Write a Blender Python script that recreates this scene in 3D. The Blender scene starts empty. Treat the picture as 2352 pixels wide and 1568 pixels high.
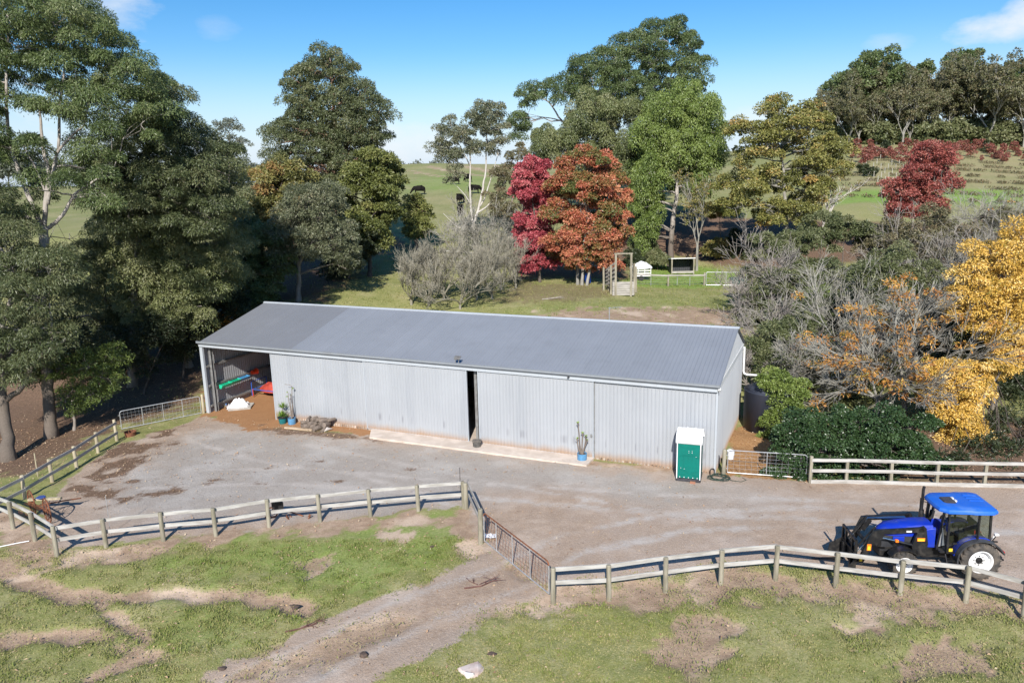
import bpy, bmesh, math, random
import numpy as np
from mathutils import Vector, Matrix
SC = bpy.context.scene
COL = SC.collection
R = math.radians
rng = np.random.default_rng(7)

# ---------------------------------------------------------------- camera
CH, CP, CR, CF = 13.885, 0.212, -0.024, 1701.5
PW, PH = 2352., 1568.
_c, _s = math.cos(CP), math.sin(CP)
_fw = Vector((0, _c, -_s)); _u0 = Vector((0, _s, _c)); _x0 = Vector((1, 0, 0))
_rt = _x0*math.cos(CR) + _u0*math.sin(CR)
_up = _u0*math.cos(CR) - _x0*math.sin(CR)
cam = bpy.data.cameras.new('camera'); cam.sensor_width = 36; cam.lens = CF/PW*36
cam.clip_start = .5; cam.clip_end = 9000
cam_o = bpy.data.objects.new('camera', cam); COL.objects.link(cam_o)
M = Matrix.Identity(4)
for i in range(3):
    M[i][0] = _rt[i]; M[i][1] = _up[i]; M[i][2] = -_fw[i]
M[2][3] = CH
cam_o.matrix_world = M
SC.camera = cam_o

# ---------------------------------------------------------------- sky, sun, exposure
SUN_EL, SUN_AZ = R(33.5), R(5.5)
W = bpy.data.worlds.new('World'); SC.world = W; W.use_nodes = True
wt = W.node_tree; wt.nodes.clear()
def wn(t, **k):
    n = wt.nodes.new(t)
    for a, b in k.items(): setattr(n, a, b)
    return n
sky = wn('ShaderNodeTexSky', sky_type='NISHITA', sun_disc=False, sun_elevation=SUN_EL,
         sun_rotation=math.pi+SUN_AZ, air_density=1.0, dust_density=0.35, ozone_density=2.6, altitude=100)
tc = wn('ShaderNodeTexCoord')
hsv = wn('ShaderNodeHueSaturation'); hsv.inputs['Saturation'].default_value = 1.42; hsv.inputs['Value'].default_value = 1.0
wt.links.new(sky.outputs[0], hsv.inputs['Color'])
sepz = wn('ShaderNodeSeparateXYZ'); wt.links.new(tc.outputs['Generated'], sepz.inputs[0])
hz = wn('ShaderNodeMapRange', interpolation_type='SMOOTHSTEP'); wt.links.new(sepz.outputs[2], hz.inputs[0]); hz.inputs[1].default_value = .17; hz.inputs[2].default_value = -.01
hmix = wn('ShaderNodeMix', data_type='RGBA'); hmix.inputs['B'].default_value = (4.9, 5.75, 6.9, 1)
tint = wn('ShaderNodeMix', data_type='RGBA', blend_type='MULTIPLY'); tint.inputs['Factor'].default_value = 1; tint.inputs['B'].default_value = (1, .965, 1, 1); wt.links.new(hsv.outputs[0], tint.inputs['A'])
wt.links.new(hz.outputs[0], hmix.inputs['Factor']); wt.links.new(tint.outputs['Result'], hmix.inputs['A'])
last = hmix.outputs['Result']
def px_dir(px, py):
    X = (px-PW/2)/CF; U = -(py-PH/2)/CF
    return (_fw + _rt*X + _up*U).normalized()
CLOUDS = [((272, 22), (.05, .036), .75, 3.2), ((180, -60), (.08, .05), .8, 3.), ((2290, 62), (.05, .02), 1., 4.), ((2370, 25), (.04, .02), 1., 4.), ((2030, 98), (.03, .012), .35, 5.),
          ((505, 60), (.03, .015), .25, 5.), ((945, 340), (.085, .028), .85, 5.), ((1740, 270), (.05, .018), .6, 5.), ((2240, 225), (.04, .012), .5, 5.), ((560, 345), (.06, .02), .35, 5.)]
noi = wn('ShaderNodeTexNoise'); noi.inputs['Scale'].default_value = 9; noi.inputs['Detail'].default_value = 7; noi.inputs['Roughness'].default_value = .62
mp = wn('ShaderNodeMapping'); mp.inputs['Scale'].default_value = (1, 1, 2.2)
wt.links.new(tc.outputs['Generated'], mp.inputs[0]); wt.links.new(mp.outputs[0], noi.inputs['Vector'])
def wm(op, a, b=None, clamp=False):
    n = wn('ShaderNodeMath', operation=op, use_clamp=clamp)
    for i, v in enumerate((a, b)):
        if v is None: continue
        if isinstance(v, (int, float)): n.inputs[i].default_value = v
        else: wt.links.new(v, n.inputs[i])
    return n.outputs[0]
def wdot(v):
    n = wn('ShaderNodeVectorMath', operation='DOT_PRODUCT'); n.inputs[1].default_value = v
    wt.links.new(tc.outputs['Generated'], n.inputs[0]); return n.outputs['Value']
tot = None
for (p, sz, amt, _) in CLOUDS:
    d = px_dir(*p); a = Vector((0, 0, 1)).cross(d).normalized(); b = d.cross(a)
    ea = wm('POWER', wm('DIVIDE', wm('ABSOLUTE', wdot(a)), sz[0]), 2); eb = wm('POWER', wm('DIVIDE', wm('ABSOLUTE', wm('SUBTRACT', wdot(b), 0.)), sz[1]), 2)
    g = wm('SUBTRACT', 1.15, wm('ADD', ea, eb))
    g = wm('MULTIPLY', g, wm('GREATER_THAN', wdot(d), .5))
    g = wm('ADD', g, wm('MULTIPLY', wm('SUBTRACT', noi.outputs['Fac'], .55), 4.2))
    g = wm('MULTIPLY', wm('MULTIPLY', g, .62, True), amt)
    tot = g if tot is None else wm('MAXIMUM', tot, g)
mix = wn('ShaderNodeMix', data_type='RGBA'); mix.inputs['B'].default_value = (6.5, 6.75, 7.0, 1)
wt.links.new(tot, mix.inputs['Factor']); wt.links.new(last, mix.inputs['A'])
bg = wn('ShaderNodeBackground'); bg.inputs['Strength'].default_value = .1
wo = wn('ShaderNodeOutputWorld')
wt.links.new(mix.outputs['Result'], bg.inputs[0]); wt.links.new(bg.outputs[0], wo.inputs[0])
sun = bpy.data.lights.new('sun', 'SUN'); sun.energy = 4.7; sun.angle = R(.53); sun.color = (1, .955, .89)
sun_o = bpy.data.objects.new('sun', sun); COL.objects.link(sun_o)
sun_o.rotation_euler = Vector((math.sin(SUN_AZ)*math.cos(SUN_EL), math.cos(SUN_AZ)*math.cos(SUN_EL), -math.sin(SUN_EL))).to_track_quat('-Z', 'Y').to_euler()
SC.view_settings.view_transform = 'Standard'; SC.view_settings.look = 'None'
SC.view_settings.exposure = 0.5; SC.view_settings.gamma = 1
SC.render.engine = 'CYCLES'
SC.cycles.max_bounces = 6; SC.cycles.diffuse_bounces = 3; SC.cycles.transparent_max_bounces = 8

# ---------------------------------------------------------------- mesh helpers
class MB:
    """collects shapes; build() links them as ONE mesh object"""
    def __init__(s): s.V = []; s.F = []; s.n = 0; s.at = {}
    def add(s, V, F, **attrs):
        V = np.asarray(V, dtype=np.float64).reshape(-1, 3)
        Fs = F if isinstance(F, list) and len(F) and isinstance(F[0], np.ndarray) and F[0].ndim == 2 else None
        if Fs is None:
            by = {}
            for f in F: by.setdefault(len(f), []).append(f)
            Fs = [np.array(v) for v in by.values()]
        for f in Fs: s.F.append(f + s.n)
        for k, v in attrs.items(): s.at.setdefault(k, []).append((s.n, np.asarray(v, dtype=np.float32)))
        s.V.append(V); s.n += len(V); return s
    def beam(s, p0, p1, w, h, up=(0, 0, 1)):
        p0 = np.array(p0, float); p1 = np.array(p1, float); d = p1-p0; L = np.linalg.norm(d); d /= L
        up = np.array(up, float)
        if abs(d @ up) > .98: up = np.array((0, 1., 0))
        sd = np.cross(d, up); sd /= np.linalg.norm(sd); u = np.cross(sd, d)
        V = [p + sd*a*w/2 + u*b*h/2 for p in (p0, p1) for a, b in ((-1, -1), (1, -1), (1, 1), (-1, 1))]
        return s.add(V, [(0, 3, 2, 1), (4, 5, 6, 7), (0, 1, 5, 4), (1, 2, 6, 5), (2, 3, 7, 6), (3, 0, 4, 7)])
    def box(s, x0, x1, y0, y1, z0, z1):
        V = [(x, y, z) for z in (z0, z1) for x, y in ((x0, y0), (x1, y0), (x1, y1), (x0, y1))]
        return s.add(V, [(0, 3, 2, 1), (4, 5, 6, 7), (0, 1, 5, 4), (1, 2, 6, 5), (2, 3, 7, 6), (3, 0, 4, 7)])
    def cbox(s, x0, x1, y0, y1, z0, z1, b=.02):
        P = []
        for x, sx in ((x0, 1), (x1, -1)):
            for y, sy in ((y0, 1), (y1, -1)):
                for z, sz in ((z0, 1), (z1, -1)):
                    P += [(x+sx*b, y+sy*b, z), (x+sx*b, y, z+sz*b), (x, y+sy*b, z+sz*b)]
        return s.hull(P)
    def hull(s, P):
        bm = bmesh.new()
        vs = [bm.verts.new(p) for p in P]
        bmesh.ops.convex_hull(bm, input=vs)
        bm.verts.ensure_lookup_table()
        for v in [v for v in bm.verts if not v.link_faces]: bm.verts.remove(v)
        bmesh.ops.dissolve_limit(bm, angle_limit=.01, verts=bm.verts[:], edges=bm.edges[:])
        bmesh.ops.recalc_face_normals(bm, faces=bm.faces[:])
        bm.verts.index_update()
        s.add([v.co[:] for v in bm.verts], [[v.index for v in f.verts] for f in bm.faces]); bm.free(); return s
    def tube(s, P, r, n=8, cap=True, closed=False):
        P = np.array(P, float); m = len(P)
        r = np.full(m, r, float) if np.isscalar(r) else np.array(r, float)
        T = np.gradient(P, axis=0) if not closed else np.roll(P, -1, 0)-np.roll(P, 1, 0)
        T /= np.linalg.norm(T, axis=1)[:, None]+1e-12
        u = np.array((0, 0, 1.)) if abs(T[0, 2]) < .9 else np.array((1., 0, 0))
        an = np.arange(n)*2*math.pi/n; V = []
        for i in range(m):
            u = u - T[i]*(u @ T[i]); u /= np.linalg.norm(u); w = np.cross(T[i], u)
            V.append(P[i] + r[i]*(np.cos(an)[:, None]*u + np.sin(an)[:, None]*w))
        V = np.concatenate(V); F = []
        k = np.arange(n)
        for i in range(m if closed else m-1):
            j = (i+1) % m
            F.append(np.stack([i*n+k, i*n+(k+1) % n, j*n+(k+1) % n, j*n+k], 1))
        F = [np.concatenate(F)]
        if cap and not closed: F += [np.array([k[::-1]]), np.array([(m-1)*n+k])]
        return s.add(V, F)
    def lathe(s, prof, n=24, c=(0, 0, 0), axis='z', cap=True):
        an = np.arange(n)*2*math.pi/n; V = []
        for r, z in prof: V.append(np.stack([r*np.cos(an), r*np.sin(an), np.full(n, z)], 1))
        V = np.concatenate(V); k = np.arange(n); m = len(prof)
        F = [np.concatenate([np.stack([i*n+k, i*n+(k+1) % n, (i+1)*n+(k+1) % n, (i+1)*n+k], 1) for i in range(m-1)])]
        if cap and prof[0][0] > 1e-6: F.append(np.array([k[::-1]]))
        if cap and prof[-1][0] > 1e-6: F.append(np.array([(m-1)*n+k]))
        if axis == 'y': V = np.stack([V[:, 0], V[:, 2], V[:, 1]], 1)
        if axis == 'x': V = np.stack([V[:, 2], V[:, 0], V[:, 1]], 1)
        return s.add(V+np.array(c), F)
    def segs(s, A, B, ra, rb, n=3, **attrs):
        """many straight tapered sticks at once"""
        A = np.asarray(A, float); B = np.asarray(B, float); m = len(A)
        if m == 0: return s
        ra = np.broadcast_to(ra, m)[:, None, None]; rb = np.broadcast_to(rb, m)[:, None, None]
        T = B-A; T = T/(np.linalg.norm(T, axis=1)[:, None]+1e-9)
        ref = np.where(np.abs(T[:, 2:3]) < .9, np.array([[0, 0, 1.]]), np.array([[1., 0, 0]]))
        u = np.cross(T, ref); u /= np.linalg.norm(u, axis=1)[:, None]; w = np.cross(T, u)
        an = np.arange(n)*2*math.pi/n
        ring = np.cos(an)[None, :, None]*u[:, None] + np.sin(an)[None, :, None]*w[:, None]
        V = np.concatenate([A[:, None]+ring*ra, B[:, None]+ring*rb], 1).reshape(-1, 3)
        k = np.arange(n); f = np.stack([k, (k+1) % n, n+(k+1) % n, n+k], 1)
        F = (f[None]+(np.arange(m)*2*n)[:, None, None]).reshape(-1, 4)
        return s.add(V, [F])
    def leaves(s, C, ax, sd, l, w, v):
        """rhombic leaves: C base, ax long axis, sd side axis"""
        m = len(C); l = np.broadcast_to(l, m)[:, None]; w = np.broadcast_to(w, m)[:, None]
        nrm = np.cross(ax, sd)
        V = np.stack([C, C+ax*l*.45+sd*w*.5+nrm*w*.15, C+ax*l, C+ax*l*.45-sd*w*.5+nrm*w*.15], 1).reshape(-1, 3)
        F = np.arange(4*m).reshape(m, 4)
        return s.add(V, [F], v=np.repeat(v, 4))
    def mesh(s, name, mat=None, smooth=False):
        me = bpy.data.meshes.new(name)
        V = np.concatenate(s.V); me.vertices.add(len(V)); me.vertices.foreach_set('co', V.astype(np.float32).ravel())
        tot = [np.full(len(f), f.shape[1], np.int32) for f in s.F]; tot = np.concatenate(tot)
        idx = np.concatenate([f.ravel() for f in s.F]).astype(np.int32)
        me.loops.add(len(idx)); me.loops.foreach_set('vertex_index', idx)
        me.polygons.add(len(tot)); st = np.concatenate([[0], np.cumsum(tot)[:-1]]).astype(np.int32)
        me.polygons.foreach_set('loop_start', st); me.polygons.foreach_set('loop_total', tot)
        me.polygons.foreach_set('use_smooth', np.full(len(tot), smooth))
        for k, parts in s.at.items():
            a = np.zeros(len(V), np.float32)
            for o, v in parts: a[o:o+len(v)] = v
            me.attributes.new(k, 'FLOAT', 'POINT').data.foreach_set('value', a)
        me.update(calc_edges=True); me.validate()
        if mat: me.materials.append(mat)
        return me
    def build(s, name, mat, parent=None, smooth=False, label=None):
        o = bpy.data.objects.new(name, s.mesh(name, mat, smooth)); COL.objects.link(o)
        if parent: o.parent = parent
        if label: o['label'] = label
        return o
def empty(name, loc, label, cat, group=None, rz=0.):
    o = bpy.data.objects.new(name, None); COL.objects.link(o); o.location = loc; o.rotation_euler = (0, 0, rz); o.empty_display_size = .3
    return tag(o, label, cat, group)
def tag(o, label, cat, group=None):
    o['label'] = label; o['category'] = cat
    if group: o['group'] = group
    return o
def kind(o, k, label=None):
    o['kind'] = k
    if label: o['label'] = label
    return o
def copy_tree(o, parent=None):
    c = o.copy(); COL.objects.link(c); c.parent = parent
    for ch in o.children: copy_tree(ch, c)
    return c
def arc(c, r, a0, a1, n, plane='xz'):
    out = []
    for i in range(n+1):
        a = a0+(a1-a0)*i/n; p = list(c)
        i0, i1 = {'xz': (0, 2), 'yz': (1, 2), 'xy': (0, 1)}[plane]
        p[i0] += r*math.cos(a); p[i1] += r*math.sin(a); out.append(tuple(p))
    return out

# ---------------------------------------------------------------- material helpers
class NT:
    def __init__(s, name):
        s.m = bpy.data.materials.new(name); s.m.use_nodes = True; s.t = s.m.node_tree; s.t.nodes.clear()
        s.out = s.n('ShaderNodeOutputMaterial')
    def n(s, t, **k):
        n = s.t.nodes.new(t)
        for a, b in k.items(): setattr(n, a, b)
        return n
    def L(s, a, b): s.t.links.new(a, b)
    def put(s, sock, v):
        if isinstance(v, (int, float)): sock.default_value = v
        elif isinstance(v, tuple): sock.default_value = v if len(v) == 4 or sock.type == 'VECTOR' else (*v, 1)
        else: s.L(v, sock)
    def math(s, op, a, b=0., c=False):
        n = s.n('ShaderNodeMath', operation=op, use_clamp=c); s.put(n.inputs[0], a); s.put(n.inputs[1], b); return n.outputs[0]
    def mix(s, f, a, b, bt='MIX'):
        n = s.n('ShaderNodeMix', data_type='RGBA', blend_type=bt); s.put(n.inputs['Factor'], f); s.put(n.inputs['A'], a); s.put(n.inputs['B'], b); return n.outputs['Result']
    def noise(s, scale, detail=4, rough=.55, coord=None, vscale=None, dist=0):
        n = s.n('ShaderNodeTexNoise'); n.inputs['Scale'].default_value = scale; n.inputs['Detail'].default_value = detail; n.inputs['Roughness'].default_value = rough
        n.inputs['Distortion'].default_value = dist
        c = coord or s.coord()
        if vscale:
            m = s.n('ShaderNodeMapping'); m.inputs['Scale'].default_value = vscale; s.L(c, m.inputs[0]); c = m.outputs[0]
        s.L(c, n.inputs['Vector']); return n.outputs['Fac']
    def coord(s, k='Object'):
        if not hasattr(s, 'tc'): s.tc = s.n('ShaderNodeTexCoord')
        return s.tc.outputs[k]
    def ramp(s, f, stops, interp='LINEAR'):
        n = s.n('ShaderNodeValToRGB'); e = n.color_ramp.elements; n.color_ramp.interpolation = interp
        while len(e) < len(stops): e.new(.5)
        for i, (p, c) in enumerate(stops):
            e[i].position = p; e[i].color = (c, c, c, 1) if isinstance(c, (int, float)) else (*c, 1)
        s.L(f, n.inputs[0]); return n.outputs[0]
    def attr(s, name): return s.n('ShaderNodeAttribute', attribute_name=name).outputs['Fac']
    def step(s, f, a, b):
        n = s.n('ShaderNodeMapRange', interpolation_type='SMOOTHSTEP'); s.put(n.inputs[0], f); n.inputs[1].default_value = a; n.inputs[2].default_value = b; return n.outputs[0]
    def bsdf(s, col, rough=.6, metal=0., spec=.5, bump=None, bs=.3, bd=.02, **k):
        p = s.n('ShaderNodeBsdfPrincipled'); s.put(p.inputs['Base Color'], col); s.put(p.inputs['Roughness'], rough); s.put(p.inputs['Metallic'], metal); p.inputs['Specular IOR Level'].default_value = spec
        for a, b in k.items(): s.put(p.inputs[a], b)
        if bump is not None:
            b = s.n('ShaderNodeBump'); b.inputs['Strength'].default_value = bs; b.inputs['Distance'].default_value = bd; s.L(bump, b.inputs['Height']); s.L(b.outputs[0], p.inputs['Normal'])
        return p.outputs[0]
    def done(s, sh): s.L(sh, s.out.inputs['Surface']); return s.m
def simple(name, c1, c2=None, rough=.6, metal=0., scale=3., spec=.5, bump=0., detail=5, vscale=None, lo=.35, hi=.65, **k):
    t = NT(name); c2 = c2 or tuple(x*.8 for x in c1)
    f = t.noise(scale, detail, .6, vscale=vscale)
    col = t.mix(t.step(f, lo, hi), c1, c2)
    rr = t.math('ADD', t.math('MULTIPLY', f, .2), rough-.1)
    return t.done(t.bsdf(col, rr, metal, spec, bump=f if bump else None, bs=bump, **k))
def foliage_mat(name, cols, trans=.3, rough=.5, spec=.35, bright=1.):
    t = NT(name); v = t.attr('v'); n = len(cols)
    col = t.ramp(v, [(i/(n-1) if n > 1 else 0, tuple(x*bright for x in c)) for i, c in enumerate(cols)])
    p = t.bsdf(col, rough, 0, spec)
    tr = t.n('ShaderNodeBsdfTranslucent'); t.L(col, tr.inputs[0])
    m = t.n('ShaderNodeMixShader'); m.inputs[0].default_value = trans; t.L(p, m.inputs[1]); t.L(tr.outputs[0], m.inputs[2])
    return t.done(m.outputs[0])
def bark_mat(name, c1, c2, scale=3., vz=.25, shade_stocking=None):
    t = NT(name); f = t.noise(scale, 6, .65, vscale=(1, 1, vz)); g = t.noise(scale*6, 3, .6, vscale=(1, 1, .3))
    col = t.mix(t.step(f, .4, .6), c1, c2); col = t.mix(t.math('MULTIPLY', g, .5), col, tuple(x*.55 for x in c1))
    if shade_stocking:   # lower trunk darker: dappled shade put into the colour, over rough old bark
        sp = t.n('ShaderNodeSeparateXYZ'); t.L(t.coord(), sp.inputs[0]); col = t.mix(t.step(t.math('ADD', sp.outputs[2], t.math('MULTIPLY', f, 3.)), 7.5, 4.5), col, t.mix(g, shade_stocking, tuple(x*.45 for x in shade_stocking)))
    return t.done(t.bsdf(col, .85, 0, .2, bump=g, bs=.5, bd=.03))
SO = np.array((-19.8645, 46.387)); SYAW = -0.4174; SA = np.array((math.cos(SYAW), math.sin(SYAW))); SN = np.array((-math.sin(SYAW), math.cos(SYAW))); SL, SW = 32.2, 9.52   # the shed's corner, axes, length, depth
# ---------------------------------------------------------------- terrain
def ray(px, py):
    X = (px-PW/2)/CF; U = -(py-PH/2)/CF
    return np.array(_fw + _rt*X + _up*U)
def at(px, py, dep):          # the world point seen at pixel (px,py) at depth dep along the view axis
    return np.array((0, 0, CH)) + ray(px, py)*dep
TC = [(at(*p)[0], at(*p)[1], at(*p)[2]) for p in [
    (963, 448, 145), (1055, 425, 160), (930, 376, 225), (1010, 374, 225), (1150, 400, 200), (955, 574, 94), (1100, 580, 94), (840, 600, 84), (780, 660, 70),
    (690, 694, 64), (1240, 650, 80), (1335, 656, 77), (1500, 655, 82), (1690, 658, 84), (1560, 620, 96), (1440, 676, 74), (1400, 742, 58),
    (1980, 470, 112), (1990, 400, 150), (1980, 330, 195), (2150, 322, 205), (2340, 330, 200), (2200, 390, 150),
    (60, 540, 90), (150, 500, 125), (250, 440, 190), (50, 425, 230), (590, 420, 220), (450, 560, 90), (-300, 480, 160), (1900, 560, 95), (2300, 560, 85), (2700, 420, 150), (2700, 600, 85)]]
for x, y, z in [(-5, 12, -.2), (-30, 12, -.4), (30, 12, 0), (-18, 26, 0), (-5, 26, 0), (8, 26, 0), (20, 26, 0), (35, 30, .2), (45, 45, .6), (-8, 36, 0), (3, 33, 0), (12, 33, 0), (10, 45, .1),
                (-19, 46, -.32), (-28, 38, -.4), (-23, 40, -.25), (-10, 42, -.1), (-36, 40, -1.), (-36, 52, -1.2), (-22, 58, -.3), (-8, 56, .1), (4, 50, .2), (16, 44, .0), (25, 40, .2), (30, 60, 1.), (-60, 40, -2.), (60, 30, 1.),
                (0, -30, -1), (-60, -20, -2), (60, -20, 0), (0, 340, 14), (-150, 320, 8), (150, 330, 24), (-400, 300, 2), (400, 300, 16), (0, 700, 4), (-600, 700, 4), (600, 700, 8), (0, 2600, 0), (-2600, 1500, 0), (2600, 1500, 0), (-2000, 0, 0), (2000, 0, 0)]:
    TC.append((x, y, z))
TC = np.array(TC)
_Kd = np.linalg.norm(TC[:, None, :2]-TC[None, :, :2], axis=2)
_n = len(TC); _A = np.zeros((_n+1, _n+1)); _A[:_n, :_n] = _Kd - 1.2*np.eye(_n); _A[:_n, _n] = 1; _A[_n, :_n] = 1
_w = np.linalg.solve(_A, np.concatenate([TC[:, 2], [0]]))
def tz(x, y):
    x = np.asarray(x, float); y = np.asarray(y, float); sh = x.shape
    x = x.ravel(); y = y.ravel(); z = np.full(len(x), _w[_n])
    for i in range(_n): z += _w[i]*np.sqrt((x-TC[i, 0])**2+(y-TC[i, 1])**2+.6)
    return z.reshape(sh)
def G(px, py):                # where the view ray through a pixel meets the ground
    d = ray(px, py); s = 8.; o = np.array((0, 0, CH))
    ts = np.concatenate([np.arange(8, 60, .5), np.arange(60, 400, 2)])
    P = o+ts[:, None]*d; below = P[:, 2] < tz(P[:, 0], P[:, 1])
    i = int(np.argmax(below)) if below.any() else len(ts)-1
    a, b = ts[max(i-1, 0)], ts[i]
    for _ in range(24):
        m = (a+b)/2; p = o+m*d
        if p[2] < float(tz(p[0], p[1])): b = m
        else: a = m
    return o+b*d
def ground_at(px, dep, py=700):  # ground point below pixel column px at a depth
    p = at(px, py, dep)
    for _ in range(3):
        z = float(tz(p[0], p[1])); u = -((z-CH) )/dep
        # keep depth and column, slide along the image's vertical
        lo, hi = 0, 3000
        for _ in range(30):
            m = (lo+hi)/2
            q = at(px, m, dep)
            if q[2] > float(tz(q[0], q[1])): lo = m
            else: hi = m
        return at(px, lo, dep)
_tab = np.random.default_rng(3).random((256, 256))
def vnoise(x, y):
    xi = np.floor(x).astype(int); yi = np.floor(y).astype(int); fx = x-xi; fy = y-yi
    fx = fx*fx*(3-2*fx); fy = fy*fy*(3-2*fy); t = lambda a, b: _tab[a & 255, b & 255]
    return (t(xi, yi)*(1-fx)+t(xi+1, yi)*fx)*(1-fy)+(t(xi, yi+1)*(1-fx)+t(xi+1, yi+1)*fx)*fy
def fbm(x, y, o=4):
    s = 0; a = .5; n = 0
    for i in range(o): s = s+a*vnoise(x*2**i+17*i, y*2**i+31*i); n += a; a *= .5
    return s/n
def gp(pts): return np.array([G(*p)[:2] for p in pts])
def poly_sd(P, x, y):         # signed distance to polygon, positive inside
    n = len(P); d = np.full(x.shape, 1e9); ins = np.zeros(x.shape, bool)
    for i in range(n):
        ax, ay = P[i]; bx, by = P[(i+1) % n]; dx, dy = bx-ax, by-ay
        t = np.clip(((x-ax)*dx+(y-ay)*dy)/(dx*dx+dy*dy+1e-9), 0, 1)
        d = np.minimum(d, np.hypot(x-ax-t*dx, y-ay-t*dy))
        if ay != by:
            c = ((ay > y) != (by > y)) & (x < (bx-ax)*(y-ay)/(by-ay)+ax); ins ^= c
    return np.where(ins, d, -d)
def line_d(P, x, y):
    d = np.full(x.shape, 1e9)
    for i in range(len(P)-1):
        ax, ay = P[i]; bx, by = P[i+1]; dx, dy = bx-ax, by-ay
        t = np.clip(((x-ax)*dx+(y-ay)*dy)/(dx*dx+dy*dy+1e-9), 0, 1)
        d = np.minimum(d, np.hypot(x-ax-t*dx, y-ay-t*dy))
    return d
ss = lambda v, a, b: (lambda t: t*t*(3-2*t))(np.clip((v-a)/(b-a), 0, 1))
def grow(a, b, s0, k):
    o = [a]; s = s0
    while o[-1] < b: s *= k; o.append(o[-1]+s)
    return np.array(o)
def masks(x, y):
    m = {}
    j = (fbm(x*.9, y*.9)-.5)*2.2+(fbm(x*3.1, y*3.1)-.5)*1.3; j2 = (fbm(x*.35+9, y*.35)-.5)*4
    def local(P, mg, f):          # only points near the zone are worked out
        k = (x > P[:, 0].min()-mg) & (x < P[:, 0].max()+mg) & (y > P[:, 1].min()-mg) & (y < P[:, 1].max()+mg)
        o = np.zeros(x.shape); o[k] = f(x[k], y[k], j[k]); return o
    def zone(pts, soft=.5, jit=.6): P = gp(pts); return local(P, soft+jit*1.1, lambda a, b, q: ss(poly_sd(P, a, b)+q*jit, -soft, soft))
    def strip(pts, w, soft=.4, jit=.5): P = gp(pts); return local(P, w+soft+jit*1.1, lambda a, b, q: 1-ss(line_d(P, a, b)+q*jit, w-soft, w+soft))
    yard = zone([(90, 1165), (180, 1085), (275, 1020), (470, 958), (640, 985), (860, 1000), (1340, 1066), (1650, 1088), (1860, 1106), (2420, 1112), (2600, 1180), (2600, 1430), (2352, 1375), (2000, 1325), (1790, 1290), (1600, 1310), (1270, 1345), (1225, 1325), (1110, 1262), (1062, 1160), (960, 1170), (740, 1195), (500, 1222), (250, 1245), (130, 1262)], .4, .5)
    track = zone([(1112, 1262), (1262, 1362), (1180, 1392), (1010, 1478), (830, 1566), (760, 1640), (260, 1640), (430, 1566), (640, 1470), (880, 1372), (1060, 1290)], .35, .5)
    tmid = strip([(500, 1620), (600, 1568), (760, 1480), (900, 1420)], .45, .4, 1.2)
    m['gravel'] = np.maximum(yard, track*(1-.75*tmid))
    m['grey'] = np.clip(zone([(200, 1130), (330, 1030), (480, 985), (660, 1000), (1340, 1075), (1560, 1120), (1480, 1150), (1250, 1110), (1080, 1150), (950, 1165), (450, 1200), (230, 1190)], 1.6, 1.2)+.5*zone([(1330, 1085), (1660, 1100), (1840, 1150), (1700, 1200), (1500, 1140)], 1, 1), 0, 1)
    dirt = strip([(-60, 1160), (40, 1220), (130, 1285), (300, 1268), (440, 1240), (700, 1205), (1060, 1190), (1105, 1262)], .55, .5, .9)
    dirt = np.maximum(dirt, strip([(1270, 1372), (1420, 1362), (1560, 1346), (1790, 1330), (1930, 1352), (2080, 1372), (2230, 1392), (2450, 1430)], .75, .6, 1.0))
    dirt = np.maximum(dirt, strip([(-40, 1290), (60, 1335), (150, 1362), (290, 1368), (420, 1362), (560, 1368), (640, 1382), (700, 1400)], .42, .22, .3))
    dirt = np.maximum(dirt, .95*strip([(-60, 1475), (60, 1462), (160, 1450), (235, 1460), (300, 1480), (360, 1500)], .34, .25, .4))
    dirt = np.maximum(dirt, .95*strip([(215, 1372), (250, 1405), (300, 1440), (340, 1470), (330, 1500), (280, 1525), (200, 1560)], .26, .2, .4))
    dirt = np.maximum(dirt, .85*zone([(1560, 1400), (1660, 1420), (1650, 1490), (1620, 1540), (1540, 1540), (1500, 1480)], .5, 1.3))
    dirt = np.maximum(dirt, .8*zone([(1590, 1370), (1640, 1365), (1650, 1400), (1600, 1405)], .4, 1.3))
    dirt = np.maximum(dirt, .8*zone([(1960, 1360), (2060, 1370), (2100, 1420), (2030, 1460), (1980, 1410)], .4, 1.6))
    dirt = np.maximum(dirt, .8*zone([(2050, 1500), (2250, 1490), (2260, 1520), (2080, 1540)], .4, 1.6))
    dirt = np.maximum(dirt, .75*zone([(660, 1280), (780, 1290), (740, 1330), (690, 1330)], .4, 1.4))
    dirt = np.maximum(dirt, .8*zone([(880, 1220), (960, 1225), (940, 1250), (890, 1250)], .3, 1.2))
    dirt = np.maximum(dirt, .7*zone([(1105, 1200), (1250, 1130), (1400, 1160), (1330, 1215), (1180, 1230)], .8, 1.4)*(1-.3*m['grey']))
    dirt = np.maximum(dirt, zone([(1180, 1225), (1320, 1190), (1380, 1200), (1240, 1240)], .5, 1.)*.7)
    dirt = np.maximum(dirt, .85*strip([(1185, 1318), (1050, 1370), (900, 1430), (700, 1510), (560, 1590)], .95, .6, .7))
    dirt = np.maximum(dirt, .8*strip([(1240, 1350), (1100, 1400), (940, 1490), (760, 1580)], .35, .4, .8))
    dirt = np.maximum(dirt, .75*zone([(110, 1150), (260, 1030), (460, 965), (420, 1010), (300, 1090), (230, 1190)], 1.2, 1.6))
    dirt = np.maximum(dirt, .55*zone([(1500, 1230), (1800, 1180), (2352, 1190), (2352, 1280), (1800, 1260)], 1.2, 2.))
    dirt = np.maximum(dirt, .55*zone([(1060, 1200), (1120, 1260), (1260, 1310), (1500, 1250), (1300, 1210)], .8, 1.5))
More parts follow.
